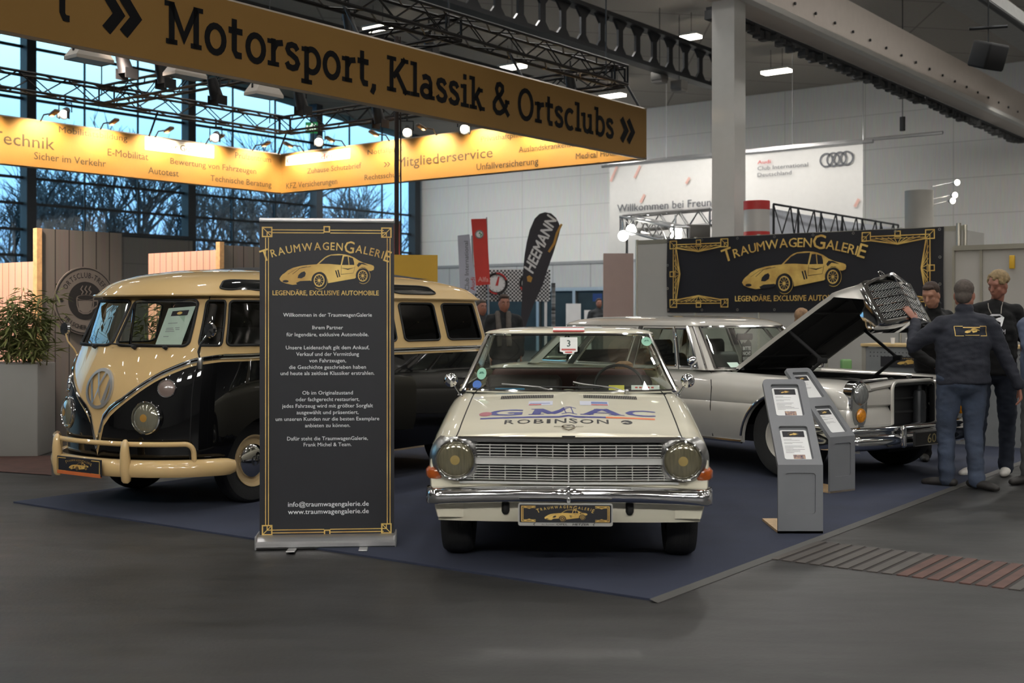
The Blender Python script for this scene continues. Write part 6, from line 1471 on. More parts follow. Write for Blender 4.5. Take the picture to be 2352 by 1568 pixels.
for i in range(5): g.rect(-.07+i*.027, .002, -.052+i*.027, .014, fD, .001)
obj('red_signs', g, REDP, o, smooth=False); g = B(); g.text('053040', .03, -.018, .016, fD, .001, bold=.02); obj('dark_signs', g, BLACKT, o, smooth=False)
dashitem('blue_strip', -.40, .2, .016, mat('blue_card', '3d86b4', .6), 'narrow blue card lying behind the ivory saloon windscreen', 'card')
# wipers and mirrors
def wpt(px, py, Yl):  Z = 6.6+Yl; return V(((px-1306.5)*Z/2720, Yl, 1.46-(py-725)*Z/2720-.012))
for (piv, elb, tip, b0, b1) in (((1266, 912), (1180, 884), (1153, 882), (1081, 893), (1206, 884)), ((1439, 911), (1340, 882), (1317, 877), (1245, 888), (1378, 890))):
    g = B(); P0 = wpt(*piv, 1.33); P0.z = hood_z(P0.x, 1.33)+.015
    def onws(px, py):
        y_ = 1.38
        for _ in range(6):
            q = wpt(px, py, y_); y_ = ws(max(-.7, min(.7, q.x)), max(.93, min(1.3, q.z)), .03).y
        return wpt(px, py, y_)
    E, T_ = onws(*elb), onws(*tip); g.lathe([(.016, -.02), (.014, .012), (0, .018)], P0, (0, -.3, 1), 12); g.tube([P0, P0.lerp(E, .3)+V((0, -.01, .012)), E, T_], .006, 6); wp_ = obj('wiper', g, STEEL, ra)
    g = B(); B0, B1 = onws(*b0), onws(*b1); g.tube([B0, B0.lerp(B1, .5)+V((0, -.006, 0)), B1], .006, 6); obj('wiper_blade', g, RUBBER, wp_)
for sg in (1, -1):
    g = B(); q = V((sg*.727, 1.28, .925)); hd = V((sg*.785, 1.26, 1.02)); g.tube([q, q.lerp(hd, .5), hd], .006, 8); g.lathe([(.018, 0), (.012, .012), (0, .014)], q-V((0, 0, .008)), (0, 0, 1), 12); m_ = obj('wing_mirror', g, CHROME, ra)
    g = B(); g.lathe([(0, .03), (.028, .024), (.042, .008), (.046, -.006), (.043, -.014), (0, -.014)], hd, (-sg*.1, -1, .05), 24); obj('mirror_head', g, CHROME, m_)
for y in (AXL, AXL+2.55):
    for sg in (1, -1): wheel(ra, y, sg*.67, .308, .185, sg, IVORY, True, .6)
g = B(); g.box((0, 2.2, .33), (1.3, 3.9, .12)); g.box((0, .9, .5), (1.1, 1.0, .3)); 
for y in (AXL, AXL+2.55):
    for sg in (1, -1): g.box((sg*.5, y, .5), (.12, .9, .4))
g.box((0, .3, .36), (1.0, .15, .2)); obj('underbody', g, DARK, ra, smooth=False)
g = B(); g.box((0, 2.3, .42), (1.4, 2.6, .04)); 
for sg in (1, -1): g.box((sg*.70, 2.4, .66), (.03, 2.2, .5))
obj('cabin_lining', g, mat('cabin_brown', '2e1f1b', .8), ra, smooth=False)
# ================================================================ the silver limousine with raised bonnet; near side is -x, nose at -y
ml = thing('limousine', 'silver old limousine with its bonnet raised and chrome grille tilted up', 'car', (3.02, 11.16, .012), radians(38))
AY = -.14; MR = .372; MA = .435
MST = [-.82, -.79, -.74, -.66, -.55, -.40, -.2, 0, .2, .4, .6, .8, 1.0]
def mtop(y): return sinterp([(-.95, .845), (-.85, .872), (-.6, .892), (0, .905), (.6, .915), (1.0, .925)], y)
def mprof(y):
    zt_ = mtop(y); k = min(1, max(0, (y+.87)/.35)); f = lerp(.93, 1, sqrt(k))
    return [(.60, zt_-.035), (.615, zt_-.012), (.67, zt_), (.76*f, zt_+.004), (.84*f, zt_-.018), (.895*f, zt_-.06), (.925*f, zt_-.12), (.938*f, zt_-.20), (.944*f, .662), (.940*f, .652), (.946*f, .645), (.948*f, .56), (.942*f, .45), (.925*f, .36), (.90*f, .29)]
def march(y, z0=.285):
    z = z0
    for yc in (AY, AY+3.2):
        if abs(y-yc) < MA: z = max(z, .31+sqrt(MA**2-(y-yc)**2)*(1.0 if yc == AY else .8))
    return z
mys = sorted(set(MST+[AY+MA*sin(radians(a)) for a in range(-90, 91, 9)]+[1.0+i*.2 for i in range(18)]+[AY+3.2+MA*sin(radians(a)) for a in range(-90, 91, 15)]))
def mfull(y):
    P = mprof(min(y, 1.0)); zb_ = march(y)
    if y > 3.4:
        k = (y-3.4)/1.1; P = [(l*(1-.05*k*k), z-.09*k*k if z > .6 else z) for l, z in P]
    return [(l, max(z, zb_)) for l, z in P]
b = B()
for sg in (1, -1):
    b.grid([[V((sg*l, y, z)) for l, z in mfull(y)] for y in mys], flip=sg > 0)
rows = [[V((.62*x, y, mfull(y)[0][1]+.035+.03*(1-x*x))) for x in [-1+i/6 for i in range(13)]] for y in (3.2, 3.5, 3.9, 4.2, 4.4)]
b.grid(rows)
yt = mys[-1]; P = mfull(yt); b.add([V((-l, yt, z)) for l, z in P]+[V((l, yt, z)) for l, z in reversed(P)], [tuple(range(2*len(P)))])
# cowl panel in front of the windscreen
b.grid([[V((.64*x, y+.16*abs(x)**2*0, .93+.012*(1-x*x)-(.03 if y < .75 else 0))) for x in [-1+i/6 for i in range(13)]] for y in (.70, .76, .95)])
obj('body_shell', b, SILVER, ml, label='silver wings, doors and boot', sharp=50)
# nose: wing fronts and panels beside the radiator opening
b = B()
for sg in (1, -1):
    P = mfull(-.82); rows = []
    rows.append([V((sg*l, -.91, z)) for l, z in P]); rows.append([V((sg*(.62+(l-.62)*.93), -.935, z-.012 if z > .7 else z)) for l, z in P])
    rows.append([V((sg*max(.60, .62+(l-.62)*.6), -.945, min(z, .82)-.01)) for l, z in P]); b.grid(rows, flip=sg < 0)
    zs_ = [.44, .52, .60, .66, .68, .74, .80, .835]
    rows = []
    for z in zs_:
        r = []
        for l in [.312, .33, .38, .47, .54, .60, .66]:
            y = -.955+.10*((l-.312)/.348)**1.5*(.5 if z < .66 else 1)+(.035 if .655 < z < .672 else 0)+(.05*((z-.78)/.055)**2 if z > .78 else 0); r.append(V((sg*l, y+(.02 if l < .32 else 0), z)))
        rows.append(r)
    b.grid(rows, flip=sg < 0)
# crosspiece over the radiator
rows = []
for y, z in ((-.935, .835), (-.955, .86), (-.94, .878), (-.90, .888), (-.84, .885), (-.80, .87)): rows.append([V((l, y+.02*(abs(l)/.6)**2, z-.035*(abs(l)/.6)**2)) for l in [-.60+i*.06 for i in range(21)]])
b.grid(rows); b.box((0, -.93, .415), (.72, .06, .05), bev=.01)
b.xf(Matrix.Translation((0, .09, 0))); obj('front_panel', b, SILVER, ml, label='silver nose panels around the radiator opening', sharp=50)
# radiator opening
b = B(); b.box((0, -.77, .635), (.625, .06, .42)); rd = obj('radiator', b, mat('radiator_black', '0c0c0d', .6, var=.3, scale=60), ml)
b = B()
for sg in (1, -1): b.box((sg*.305, -.945, .64), (.02, .05, .42), bev=.006); b.tube([V((sg*.27, -.90, .45)), V((sg*.27, -.90, .84))], .012, 6)
b.box((0, -.945, .845), (.62, .05, .02), bev=.006); b.box((.0, -.90, .60), (.56, .02, .02)); b.box((-.05, -.90, .72), (.5, .02, .015)); b.xf(Matrix.Translation((0, .09, 0))); obj('opening_frame', b, DARK, rd)
b = B(); fo_ = plane((0, -.955, .635), (1, 0, 0), (0, 0, 1), (0, -1, 0)); pts_o = rrect(-.318, -.235, .318, .238, .07); b.tube([fo_(x_, y_, .0) for x_, y_ in pts_o], .017, 8, closed=True); b.xf(Matrix.Translation((0, .09, 0))); obj('opening_rim', b, SILVER, rd)
b = B(); b.lathe([(0, -.19), (.05, -.185), (.055, -.15), (.055, .14), (.045, .18), (.018, .19), (.018, .26), (0, .26)], (.12, -.925, .60), (0, 0, 1), 20); b.lathe([(.058, -.01), (.058, .012)], (.12, -.925, .63), (0, 0, 1), 20, cap=False); b.xf(Matrix.Translation((0, .08, 0))); obj('receiver_bottle', b, mat('grey_bottle', '3a3c3e', .35, metal=.4), rd)
b = B(); b.tube([V((-.0, -.9, .87)), V((.0, -.9, .915))], .008, 6); b.box((0, -.9, .91), (.05, .02, .025)); b.xf(Matrix.Translation((0, .08, 0))); obj('bonnet_latch', b, STEEL, ml)
# engine bay
b = B(); b.box((0, .03, .55), (1.2, 1.4, .3)); 
for sg in (1, -1): b.box((sg*.60, .03, .72), (.03, 1.4, .32))
b.box((0, .72, .75), (1.2, .05, .35)); eb = obj('engine_bay', b, DARK, ml, smooth=False)
b = B(); b.box((0, -.05, .76), (.5, .75, .18), bev=.03); b.lathe([(.0, .86), (.17, .86), (.2, .84), (.2, .77), (.17, .75)], (0, -.1, 0), (0, 0, 1), 28); b.box((-.36, .1, .77), (.16, .4, .1), bev=.02); b.box((.38, -.3, .77), (.2, .22, .16), bev=.02); eg = obj('engine', b, mat('engine_black', '222224', .4, metal=.4, var=.3), eb)
b = B(); rnd = random.Random(9)
for i in range(14):
    p = V((rnd.uniform(-.5, .5), rnd.uniform(-.7, .5), .80)); q = p+V((rnd.uniform(-.3, .3), rnd.uniform(-.3, .3), rnd.uniform(-.02, .03))); b.tube([p, (p+q)/2+V((0, 0, .05)), q], rnd.choice((.008, .012, .02)), 6)
obj('hoses', b, RUBBER, eb)
b = B(); b.lathe([(0, .06), (.05, .05), (.06, .0), (.05, -.06)], (-.12, -.62, .80), (0, 0, 1), 16); b.lathe([(0, .06), (.06, .05), (.07, .0), (.06, -.06)], (-.35, -.60, .77), (-.3, -.8, .3), 16); b.box((.12, -.55, .8), (.2, .1, .08), bev=.02); b.tube([V((-.3, -.4, .84)), V((.2, -.45, .86)), V((.3, -.2, .82))], .018, 8); obj('bright_fittings', b, STEEL, eb)
# lamps
for sg in (1, -1):
    c = V((sg*.765, -.815, .69)); b = B(); n = 40; r0, r1, r2 = [], [], []
    for i in range(n):
        a = 2*pi*i/n; x, z = .122*math.copysign(abs(cos(a))**.8, cos(a)), .205*math.copysign(abs(sin(a))**.75, sin(a))
        r0.append(c+V((x*1.0, .05, z))); r1.append(c+V((x, -.022-.012*(z > 0), z))); r2.append(c+V((x*.86, -.032-.012*(z > 0), z*.93)))
    b.grid([r0, r1, r2], cu=True); hl = obj('lamp_unit', b, CHROME, ml)
    b = B(); 
    rr = [[c+V((.105*k*math.copysign(abs(cos(2*pi*i/n))**.8, cos(2*pi*i/n)), -.036-.016*(1-k*k)*1.0, .19*k*math.copysign(abs(sin(2*pi*i/n))**.75, sin(2*pi*i/n)))) for i in range(n)] for k in (1, .75, .5, .25, .02)]
    b.grid(rr, cu=True); obj('lamp_glass', b, mat('lamp_backing', 'a4a39d', .25, metal=.7, coat=1.0), hl)
    lamp_round(hl, 'headlamp', c+V((0, -.075, .085)), (0, -1, 0), .095, CHROME, mat('clear_lamp_glass', '9a9c9a', .06, metal=.55, coat=1.0, var=.3, scale=26, stretch=(7, 1, .6), c2='4a4b4a'), .4, .88, .03) if False else None
    b = B(); R0 = .088; b.lathe([(R0*1.06, -.01), (R0*1.06, .012), (R0, .016)]+[(R0*cos(a), .012+R0*.45*sin(a)) for a in [i*pi/16 for i in range(1, 9)]], c+V((0, -.042, .092)), (0, -1, 0), 32, cap=False); obj('headlamp', b, mat('clear_lamp_glass', '9a9c9a', .06, metal=.55, coat=1.0, var=.12, scale=16, stretch=(5, 1, .6), c2='7d7e7c'), hl)
    b = B(); b.lathe([(.062*cos(a), .062*.5*sin(a)) for a in [i*pi/12 for i in range(7)]], c+V((0, -.050, -.085)), (0, -1, 0), 24, cap=False); obj('indicator', b, mat('amber_bright', 'c07a10', .2, coat=1.0, var=.3, scale=40), hl)
# bumper and plate
BPm = [(.12, .512), (.07, .512), (.035, .502), (.015, .484), (.015, .462), (.03, .45), (.02, .442), (-.005, .425), (-.022, .395), (-.024, .365), (-.012, .335), (.015, .314), (.06, .302), (.12, .302)]
b = B(); pts = []; xs = []
for i in range(49):
    t_ = -1+2*i/48; a = abs(t_)
    if a < .78: l = t_/.78*.82; y = -.98+.07*(a/.78)**3
    else: k = (a-.78)/.22; l = math.copysign(.82+.155*sin(k*pi/2), t_); y = -.91+.16*(1-cos(k*pi/2))+.36*max(0, k-.3)
    ta = 1 if a < .78 else 0
    pts.append([V((l if yy < .1 or a < .7 else l*.985, y+yy, z)) for yy, z in BPm])
b.grid(pts, cu=True); b.add(pts[0], [tuple(range(14))]); b.add(pts[-1], [tuple(range(13, -1, -1))]); fbm = obj('front_bumper', b, CHROME, ml, sharp=60)
for sg in (1, -1): b = B(); b.box((sg*.345, -.995, .41), (.05, .05, .19), bev=.022); obj('overrider', b, CHROME, fbm)
b = B(); b.box((.02, -1.035, .385), (.56, .014, .13), bev=.005); npl = obj('number_plate', b, mat('black_plate', '121110', .4), ml, smooth=False)
fM = plane((.02, -1.043, .385), (1, 0, 0), (0, 0, 1), (0, -1, 0)); b = B(); b.text('600', .02, -.042, .115, fM, .0008, bold=.004, width=.2); obj('plate_digits', b, mat('plate_gold', 'a89a6c', .5), npl, smooth=False)
b = B(); b.stroke(rrect(-.272, -.058, .272, .058, .01), .008, fM, .001, closed=True); obj('plate_rim', b, STEEL, npl, smooth=False)
# trim lines
b = B()
for sg in (1, -1):
    b.tube([V((sg*.905, y, .295)) for y in [AY+MA+.03+i*.2 for i in range(13)]], .018, 6)
    yy = [AY+MA*1.01*sin(radians(a)) for a in range(-84, 85, 8)]; b.tube([V((sg*(.955*(.93+.07*sqrt(min(1, max(0, (y+.95)/.35))))), y, .31+sqrt(max(0, (MA*1.01)**2-(y-AY)**2)))) for y in yy], .011, 6)
    obj('chrome_strip', b, CHROME, ml)
    for y_ in (1.62, 2.52): b = B(); b.box((sg*.955, y_, .80), (.03, .16, .025), bev=.01); obj('door_handle', b, CHROME, ml)
    b = B()
b = B()
for sg in (1, -1):
    for y0_, pts_ in ((.67, [(.86, .925), (.76, .90), (.70, .84), (.672, .78), (.67, .6), (.67, .32)]), (1.84, [(1.84, .9), (1.84, .6), (1.84, .32)]), (2.66, [(2.66, .9), (2.66, .7), (2.6, .55)])):
        P_ = []
        for y, z in pts_:
            l = max(interp([(zz, ll) for ll, zz in sorted(mprof(min(y, 1.0)), key=lambda q: q[1])], z), .5); P_.append(V((sg*(l+.003), y, z)))
        b = B(); b.tube(P_, .0045, 4); obj('door_gap', b, DARK, ml)
# glasshouse
SM = Shell([(.88, (.54, 3.75, .885, .36, .35, 3.0, 3.0)), (.93, (.585, 3.70, .865, .36, .35, 3.0, 3.0)), (1.12, (.78, 3.48, .775, .30, .32, 3.0, 3.0)), (1.345, (1.02, 3.22, .665, .24, .3, 3.0, 3.0)), (1.36, (1.03, 3.2, .66, .24, .3, 3, 3))])
PB, PG, TR_, TB = B(), B(), B(), B()
uw = SM.ul(.72, 1.12)
for sg in (1, -1):
    fn = lambda u, z, s_=sg: SM.p(u, z, s_); fo = lambda u, z, s_=sg: SM.p(u, z, s_, .005); fl_ = sg > 0
    us_ = [uw*i/16 for i in range(17)]; zz_ = [.945+i*.385/8 for i in range(9)]
    PG.grid([[fn(u, z) for u in us_] for z in zz_], flip=fl_)
    TR_.tube([fo(u, .94) for u in us_], .016, 6); TR_.tube([fo(u, 1.335) for u in us_], .014, 6)
    ua = SM.uy(1.06, 1.12); PB.grid([[fn(lerp(uw, ua, t_), z) for t_ in [i/5 for i in range(6)]] for z in [.93+i*.42/8 for i in range(9)]], flip=fl_)
    for k in (.0, .5, .95): TR_.tube([fo(lerp(uw, ua, k), z) for z in [.935+i*.405/8 for i in range(9)]], .013, 6)
    cells = [(ua, SM.uy(1.26, 1.12)), (SM.uy(1.27, 1.12), SM.uy(1.82, 1.12)), (SM.uy(1.9, 1.12), SM.uy(2.62, 1.12)), (SM.uy(2.7, 1.12), SM.uy(3.12, 1.12))]
    for i, (a, c) in enumerate(cells):
        L = cell(PB, a, c, .93, 1.345, (lerp(a, c, .04), lerp(a, c, .96), .955, 1.318), fn, (.06, .08), flip=not fl_); pane(PG, L, fn); TR_.tube([fo(*p) for p in L], .008, 5, closed=True)
    for (a, c) in ((1.26, 1.27), (1.82, 1.9), (2.62, 2.7)):
        A_, C_ = SM.uy(a, 1.12), SM.uy(c, 1.12); TR_.grid([[fo(lerp(A_, C_, t_), z) for t_ in (0, 1)] for z in [.93+i*.415/6 for i in range(7)]], flip=fl_)
    ur = SM.uy(3.3, 1.12)
    PB.grid([[fn(lerp(SM.uy(3.12, 1.12), ur, t_), z) for t_ in [k/6 for k in range(7)]] for z in [.92+i*.425/6 for i in range(7)]], flip=fl_)
    us2 = [lerp(ur, 3, i/12) for i in range(13)]; PG.grid([[fn(u, z) for u in us2] for z in [.97+i*.35/6 for i in range(7)]], flip=fl_); TR_.tube([fo(u, .965) for u in us2], .012, 5); TR_.tube([fo(u, 1.325) for u in us2], .012, 5); TR_.tube([fo(ur, z) for z in (.96, 1.1, 1.33)], .012, 5)
    PB.grid([[fn(u, z) for u in us2] for z in (.9, .97)], flip=fl_)
obj('pillars', PB, SILVER, ml, sharp=40); obj('windows', PG, GLASS, ml, label='clear window glass'); obj('window_trim', TR_, CHROME, ml)
g = B()
for sg in (1, -1):
    rows = []
    for z, s_ in ((1.335, 1.0), (1.352, 1.02), (1.375, .985), (1.405, .88), (1.43, .68), (1.444, .42), (1.449, .18), (1.45, .01)):
        r = []
        for i in range(61):
            p = SM.p(i*3/60, 1.345, 1); r.append(V((sg*p.x*s_, 2.1+(p.y-2.1)*(s_ if s_ > .98 else s_**.8), z)))
        rows.append(r)
    g.grid(rows, flip=sg > 0)
obj('roof', g, SILVER, ml, sharp=60, label='smooth silver roof')
# interior
LEA = mat('black_leather', '161617', .45, var=.2)
for x in (-.40, .40):
    g = B(); g.box((x, 1.75, .75), (.56, .16, .62), Matrix.Rotation(-.2, 3, 'X'), bev=.06); g.box((x, 1.45, .52), (.56, .55, .18), bev=.06); g.box((x, 1.86, 1.1), (.3, .10, .2), bev=.045); obj('front_seat', g, LEA, ml)
g = B(); g.box((0, 2.95, .78), (1.4, .16, .58), Matrix.Rotation(-.2, 3, 'X'), bev=.06); g.box((0, 2.65, .52), (1.4, .6, .18), bev=.06); obj('rear_seat', g, LEA, ml)
g = B(); g.grid([[V((.80*x, y-.12*(1-x*x)+.14, z)) for x in [-1+i/8 for i in range(17)]] for y, z in ((.62, .925), (.85, .95), (.90, .93), (.92, .75))]); g.box((0, 2, .42), (1.6, 3, .04)); obj('dashboard', g, LEA, ml)
g = B(); g.tube([V((.05, 1.04, 1.325)), V((.05, 1.12, 1.26))], .009, 6); g.box((.05, 1.12, 1.235), (.24, .03, .065), bev=.014); obj('inner_mirror', g, DARK, ml)
Mm = Matrix.Translation(ml.location) @ Matrix.Rotation(radians(38), 4, 'Z')
o = thing('warning_tag', 'black warning tag hanging from the inner mirror of the silver limousine', 'tag', Mm @ V((.06, 1.10, 1.10)), radians(20))
g = B(); g.poly([(-.055, -.16), (.055, -.16), (.055, .07), (.02, .11), (-.02, .07), (-.04, .085), (-.055, .06)], FRONT, .002, -.002); obj('card', g, BLACKT, o, smooth=False)
g = B()
for i, w in enumerate(('BITTE', 'NICHT', 'BERÜHREN')): g.text(w, 0, .0-i*.052, .05, FRONT, .004, bold=.02, width=.09)
obj('lettering', g, WHITEP, o, smooth=False)
g = B(); u_ = SM.ul(.62, .98); q = [SM.p(SM.ul(l, z), z, -1, .003) for l, z in ((.66, .955), (.55, .955), (.55, 1.0), (.66, 1.0))]; g.add(q, [(0, 1, 2, 3)]); obj('pale_label', g, mat('pale_green_label', 'b9d0c2', .6), ml, smooth=False)
g = B(); q = V((-.86, .98, .93)); g.tube([q, q+V((-.03, -.02, .05)), q+V((-.06, -.05, .07))], .012, 6); g.lathe([(0, .05), (.03, .035), (.05, 0), (.045, -.02), (0, -.02)], q+V((-.07, -.06, .09)), (0, -1, .1), 20); obj('wing_mirror', g, CHROME, ml); g = B(); g.lathe([(0, .05), (.03, .035), (.05, 0), (.045, -.02), (0, -.02)], V((.93, .92, 1.02)), (0, -1, .1), 20); obj('wing_mirror', g, CHROME, ml)
g = B(); g.lathe([(.018, 0), (.01, .02), (.008, .05), (0, .055)], (-.55, .62, .93), (0, 0, 1), 12); g.tube([V((.1, .62, .95)), V((-.1, .7, .99)), V((-.35, .74, .985))], .006, 6); obj('washer_and_wiper', g, DKSTEEL, ml)
# raised bonnet with grille shell, built closed and turned about its hinge
HY, HZ, HA = .72, .93, radians(31.5)
Mh = Matrix.Translation((0, HY, HZ)) @ Matrix.Rotation(-HA, 4, 'X') @ Matrix.Translation((0, -HY, -HZ))
Mh = Matrix.Translation((0, HY, HZ)) @ Matrix.Rotation(HA, 4, 'X') @ Matrix.Translation((0, -HY, -HZ)) if (Matrix.Rotation(HA, 3, 'X') @ V((0, -1, 0))).z > 0 else Mh
def hw(y): return interp([(-.82, .375), (-.77, .385), (-.73, .44), (-.69, .54), (-.64, .59), (-.5, .60), (.72, .60)], y)
def htop(x, y):
    w = hw(y); e = abs(x)/w; z = .935+.012*min(1, max(0, (.72-y)/.6)); z += .022*(1-e*e)-.03*max(0, e-.85)/.15*.5
    if y < -.6: z += .006
    return z
yy_ = [.72, .68, .4, .1, -.2, -.4, -.5, -.6, -.64, -.67, -.70, -.73, -.77, -.82]
b = B(); b.grid([[V((x*hw(y), y, htop(x*hw(y), y))) for x in [-1+i/12 for i in range(25)]] for y in yy_], flip=True)
for sg in (1, -1): b.grid([[V((sg*hw(y), y, htop(hw(y), y)-dz)) for dz in (0, .018, .04)] for y in yy_])
# fairing cheeks beside the throat
for sg in (1, -1):
    b.grid([[V((sg*(hw(y)+.0), y, lerp(htop(hw(y), y), .93-.16*min(1, max(0, (-.6-y)/.2)), t_))) for t_ in (0, .5, 1)] for y in yy_[7:]])
b.xf(Mh); hd = obj('bonnet', b, SILVER, ml, sharp=60, label='raised silver bonnet')
b = B(); b.grid([[V((x*(hw(y)-.012), y, htop(x*hw(y), y)-.03)) for x in [-1+i/12 for i in range(25)]] for y in yy_[:-1]])
for x in (-.28, .28): b.box((x, .05, .915), (.03, 1.2, .012))
for y in (.45, -.35): b.box((0, y, .912), (1.1, .03, .012))
b.xf(Mh); obj('bonnet_lining', b, mat('bonnet_lining_black', '131313', .85, var=.2), hd, label='black underside lining')
# grille shell: outer frame, peaked honeycomb halves
GX, GT, GBt, GY, GV = .38, .945, .53, -.80, .11
def gpt(x, z, d=0.0): return V((x, GY-.045*(1-abs(x)/GX)*0-.05*(1-abs(x)/GX)-d, z))
b = B(); rows = []
outl = [(-GX, GBt), (-GX, GT-.06), (-GX+.03, GT-.02), (-.2, GT+.02), (0, GT+.045), (.2, GT+.02), (GX-.03, GT-.02), (GX, GT-.06), (GX, GBt), (GX-.03, GBt-.02), (0, GBt-.03), (-GX+.03, GBt-.02)]
for k, dy in ((1.0, .14), (1.01, .10), (1.01, .0), (.985, -.02), (.90, -.02), (.885, .0)):
    r = []
    for x, z in outl: xx, zz = x*k, .74+(z-.74)*k; r.append(V((xx, GY+dy-GV*(1-min(1, abs(xx)/GX))*(1 if dy < .09 else .2), zz)))
    rows.append(r)
b.grid(rows, cu=True); b.xf(Mh); gs = obj('grille_shell', b, CHROME, hd, sharp=40)
b = B(); b.grid([[V((x, GY+.02-GV*(1-abs(x)/GX), z)) for x in (-.335, 0, .335)] for z in (.56, .92)]); b.xf(Mh); obj('grille_mesh_ground', b, DARK, gs, smooth=False)
b = B()
for sg in (1, -1):
    for i in range(17):
        for j in range(21):
            x = .014+i*.0192; z = .57+j*.0168+(.0084 if i % 2 else 0)
            if z > .905 or min(abs(z-q) for q in (.628, .70, .772, .844)) < .009: continue
            p = V((sg*x, GY-.0-GV*(1-x/GX), z)); b.add([p+V((-.0068, .006, 0)), p+V((0, .006, -.0062)), p+V((.0068, .006, 0)), p+V((0, .006, .0062)), p+V((0, -.004, 0))], [(0, 1, 4), (1, 2, 4), (2, 3, 4), (3, 0, 4)])
b.xf(Mh); obj('grille_mesh', b, mat('mesh_bright', 'cfcfcb', .35, metal=.35), gs, smooth=False, kind='stuff')
b = B()
for z in (.628, .70, .772, .844): b.tube([V((-.335, GY-.01, z)), V((0, GY-GV-.004, z)), V((.335, GY-.01, z))], .006, 6)
b.tube([V((0, GY-GV-.008, .55)), V((0, GY-GV-.008, .94))], .010, 6); b.xf(Mh); obj('grille_bar', b, CHROME, gs)
b = B(); c = V((0, GY-.02, 1.03)); b.tube([c+V((.04*cos(i*pi/14), 0, .04*sin(i*pi/14))) for i in range(28)], .0045, 6, closed=True)
for k in range(3): a = pi/2+k*2*pi/3; b.tube([c, c+V((.04*cos(a), 0, .04*sin(a)))], [.006, .002], 6)
b.lathe([(.02, 0), (.012, .012), (.006, .02)], (0, GY-.02, .975), (0, 0, 1), 12); b.xf(Mh); obj('star_emblem', b, CHROME, gs)
b = B()
for sg in (1, -1):
    top = Mh @ V((sg*.57, -.05, .90)); elb = V((sg*.57, -.32, .93+.12)); b.tube([top, elb], .016, 6); b.tube([elb, V((sg*.56, .02, .80))], .016, 6); b.box(elb, (.04, .09, .05), bev=.01); obj('bonnet_stay', b, DARK, ml); b = B()
for y in (AY, AY+3.2):
    for sg in (1, -1): wheel(ml, y, sg*.785, MR, .21, sg, SILVER, True, .56, steer=.0)
b = B(); b.box((0, 1.85, .36), (1.5, 5.0, .14)); b.box((0, 1.9, .42), (1.74, 2.3, .2))
for y in (AY, AY+3.2):
    for sg in (1, -1): b.box((sg*.58, y, .55), (.10, 1.0, .5))
b.box((0, -.5, .42), (1.3, .5, .2)); b.tube([V((-.2, -.72, .27)), V((.3, -.72, .27))], .03, 8); obj('underbody', b, DARK, ml, smooth=False)
# ================================================================ people
def fuse(name, parts, m, vox, parent, wr=0.0, wsc=9.0, smooth_it=4, label=None, seed=0.0):
    """fuse closed pieces into one continuous skin"""
    me = bpy.data.meshes.new('tmp'); me.from_pydata(parts.v, [], parts.f); o = bpy.data.objects.new('tmp', me); COL.objects.link(o)
    md = o.modifiers.new('r', 'REMESH'); md.mode = 'VOXEL'; md.voxel_size = vox
    ms = o.modifiers.new('s', 'SMOOTH'); ms.factor = .5; ms.iterations = smooth_it
    dg = bpy.context.evaluated_depsgraph_get(); dg.update(); m2 = bpy.data.meshes.new_from_object(o.evaluated_get(dg)); bpy.data.objects.remove(o); bpy.data.meshes.remove(me)
    if wr:
        m2.update(); ns = [v.normal.copy() for v in m2.vertices]
        for v, n_ in zip(m2.vertices, ns):
            p = v.co; k = noise.noise(V((p.x*wsc, p.y*wsc, p.z*wsc*1.7+seed)))+.5*noise.noise(V((p.x*wsc*2.1, p.y*wsc*2.1, p.z*wsc*4+seed))); v.co = p+n_*k*wr
    m2.name = name; m2.materials.clear(); m2.materials.append(m); m2.polygons.foreach_set('use_smooth', [True]*len(m2.polygons)); m2.update()
    r = bpy.data.objects.new(name, m2); COL.objects.link(r); r.parent = parent
    if label: r['label'] = label
    return r
def caps(b, pts, rs, n=14, sq=1.0, side=None, flat=False):
    """tapered closed limb through pts; sq flattens it along `side`"""
    P = [V(p) for p in pts]; rows = []; side = V(side) if side is not None else None; prev = None
    t0 = (P[1]-P[0]).normalized(); t1 = (P[-1]-P[-2]).normalized()
    seq = []
    if not flat:
        for k in (0.05, .5, .8, .96): seq.append((P[0]-t0*rs[0]*sqrt(max(0, 1-k*k)), rs[0]*k, t0))
    for i, p in enumerate(P):
        t = (P[min(i+1, len(P)-1)]-P[max(i-1, 0)]).normalized(); seq.append((p, rs[i], t))
    for k in (.96, .8, .5, .05): seq.append((P[-1]+t1*rs[-1]*sqrt(max(0, 1-k*k)), rs[-1]*k, t1))
    for p, r, t in seq:
        if side is not None: a = side-t*side.dot(t)
        elif prev is None:
            a = t.cross(V((0, 1, 0))); a = a if a.length > .1 else t.cross(V((1, 0, 0)))
        else: a = prev-t*prev.dot(t)
        a.normalize(); prev = a; c = t.cross(a)
        rows.append([p+a*r*sq*cos(2*pi*k/n)+c*r*sin(2*pi*k/n) for k in range(n)])
    b.grid(rows, cu=True); b.add(rows[0], [tuple(range(n-1, -1, -1))]); b.add(rows[-1], [tuple(range(n))])
def ellip(b, c, r, M=None, n=16):
    c = V(c); rows = []
    for i in range(n+1):
        a = -pi/2+pi*i/n; a = max(-pi/2+.02, min(pi/2-.02, a))
        rows.append([V((r[0]*cos(a)*cos(2*pi*k/n), r[1]*cos(a)*sin(2*pi*k/n), r[2]*sin(a))) for k in range(n)])
    if M is not None: rows = [[M @ p for p in r_] for r_ in rows]
    rows = [[p+c for p in r_] for r_ in rows]; b.grid(rows, cu=True); b.add(rows[0], [tuple(range(n-1, -1, -1))]); b.add(rows[-1], [tuple(range(n))])
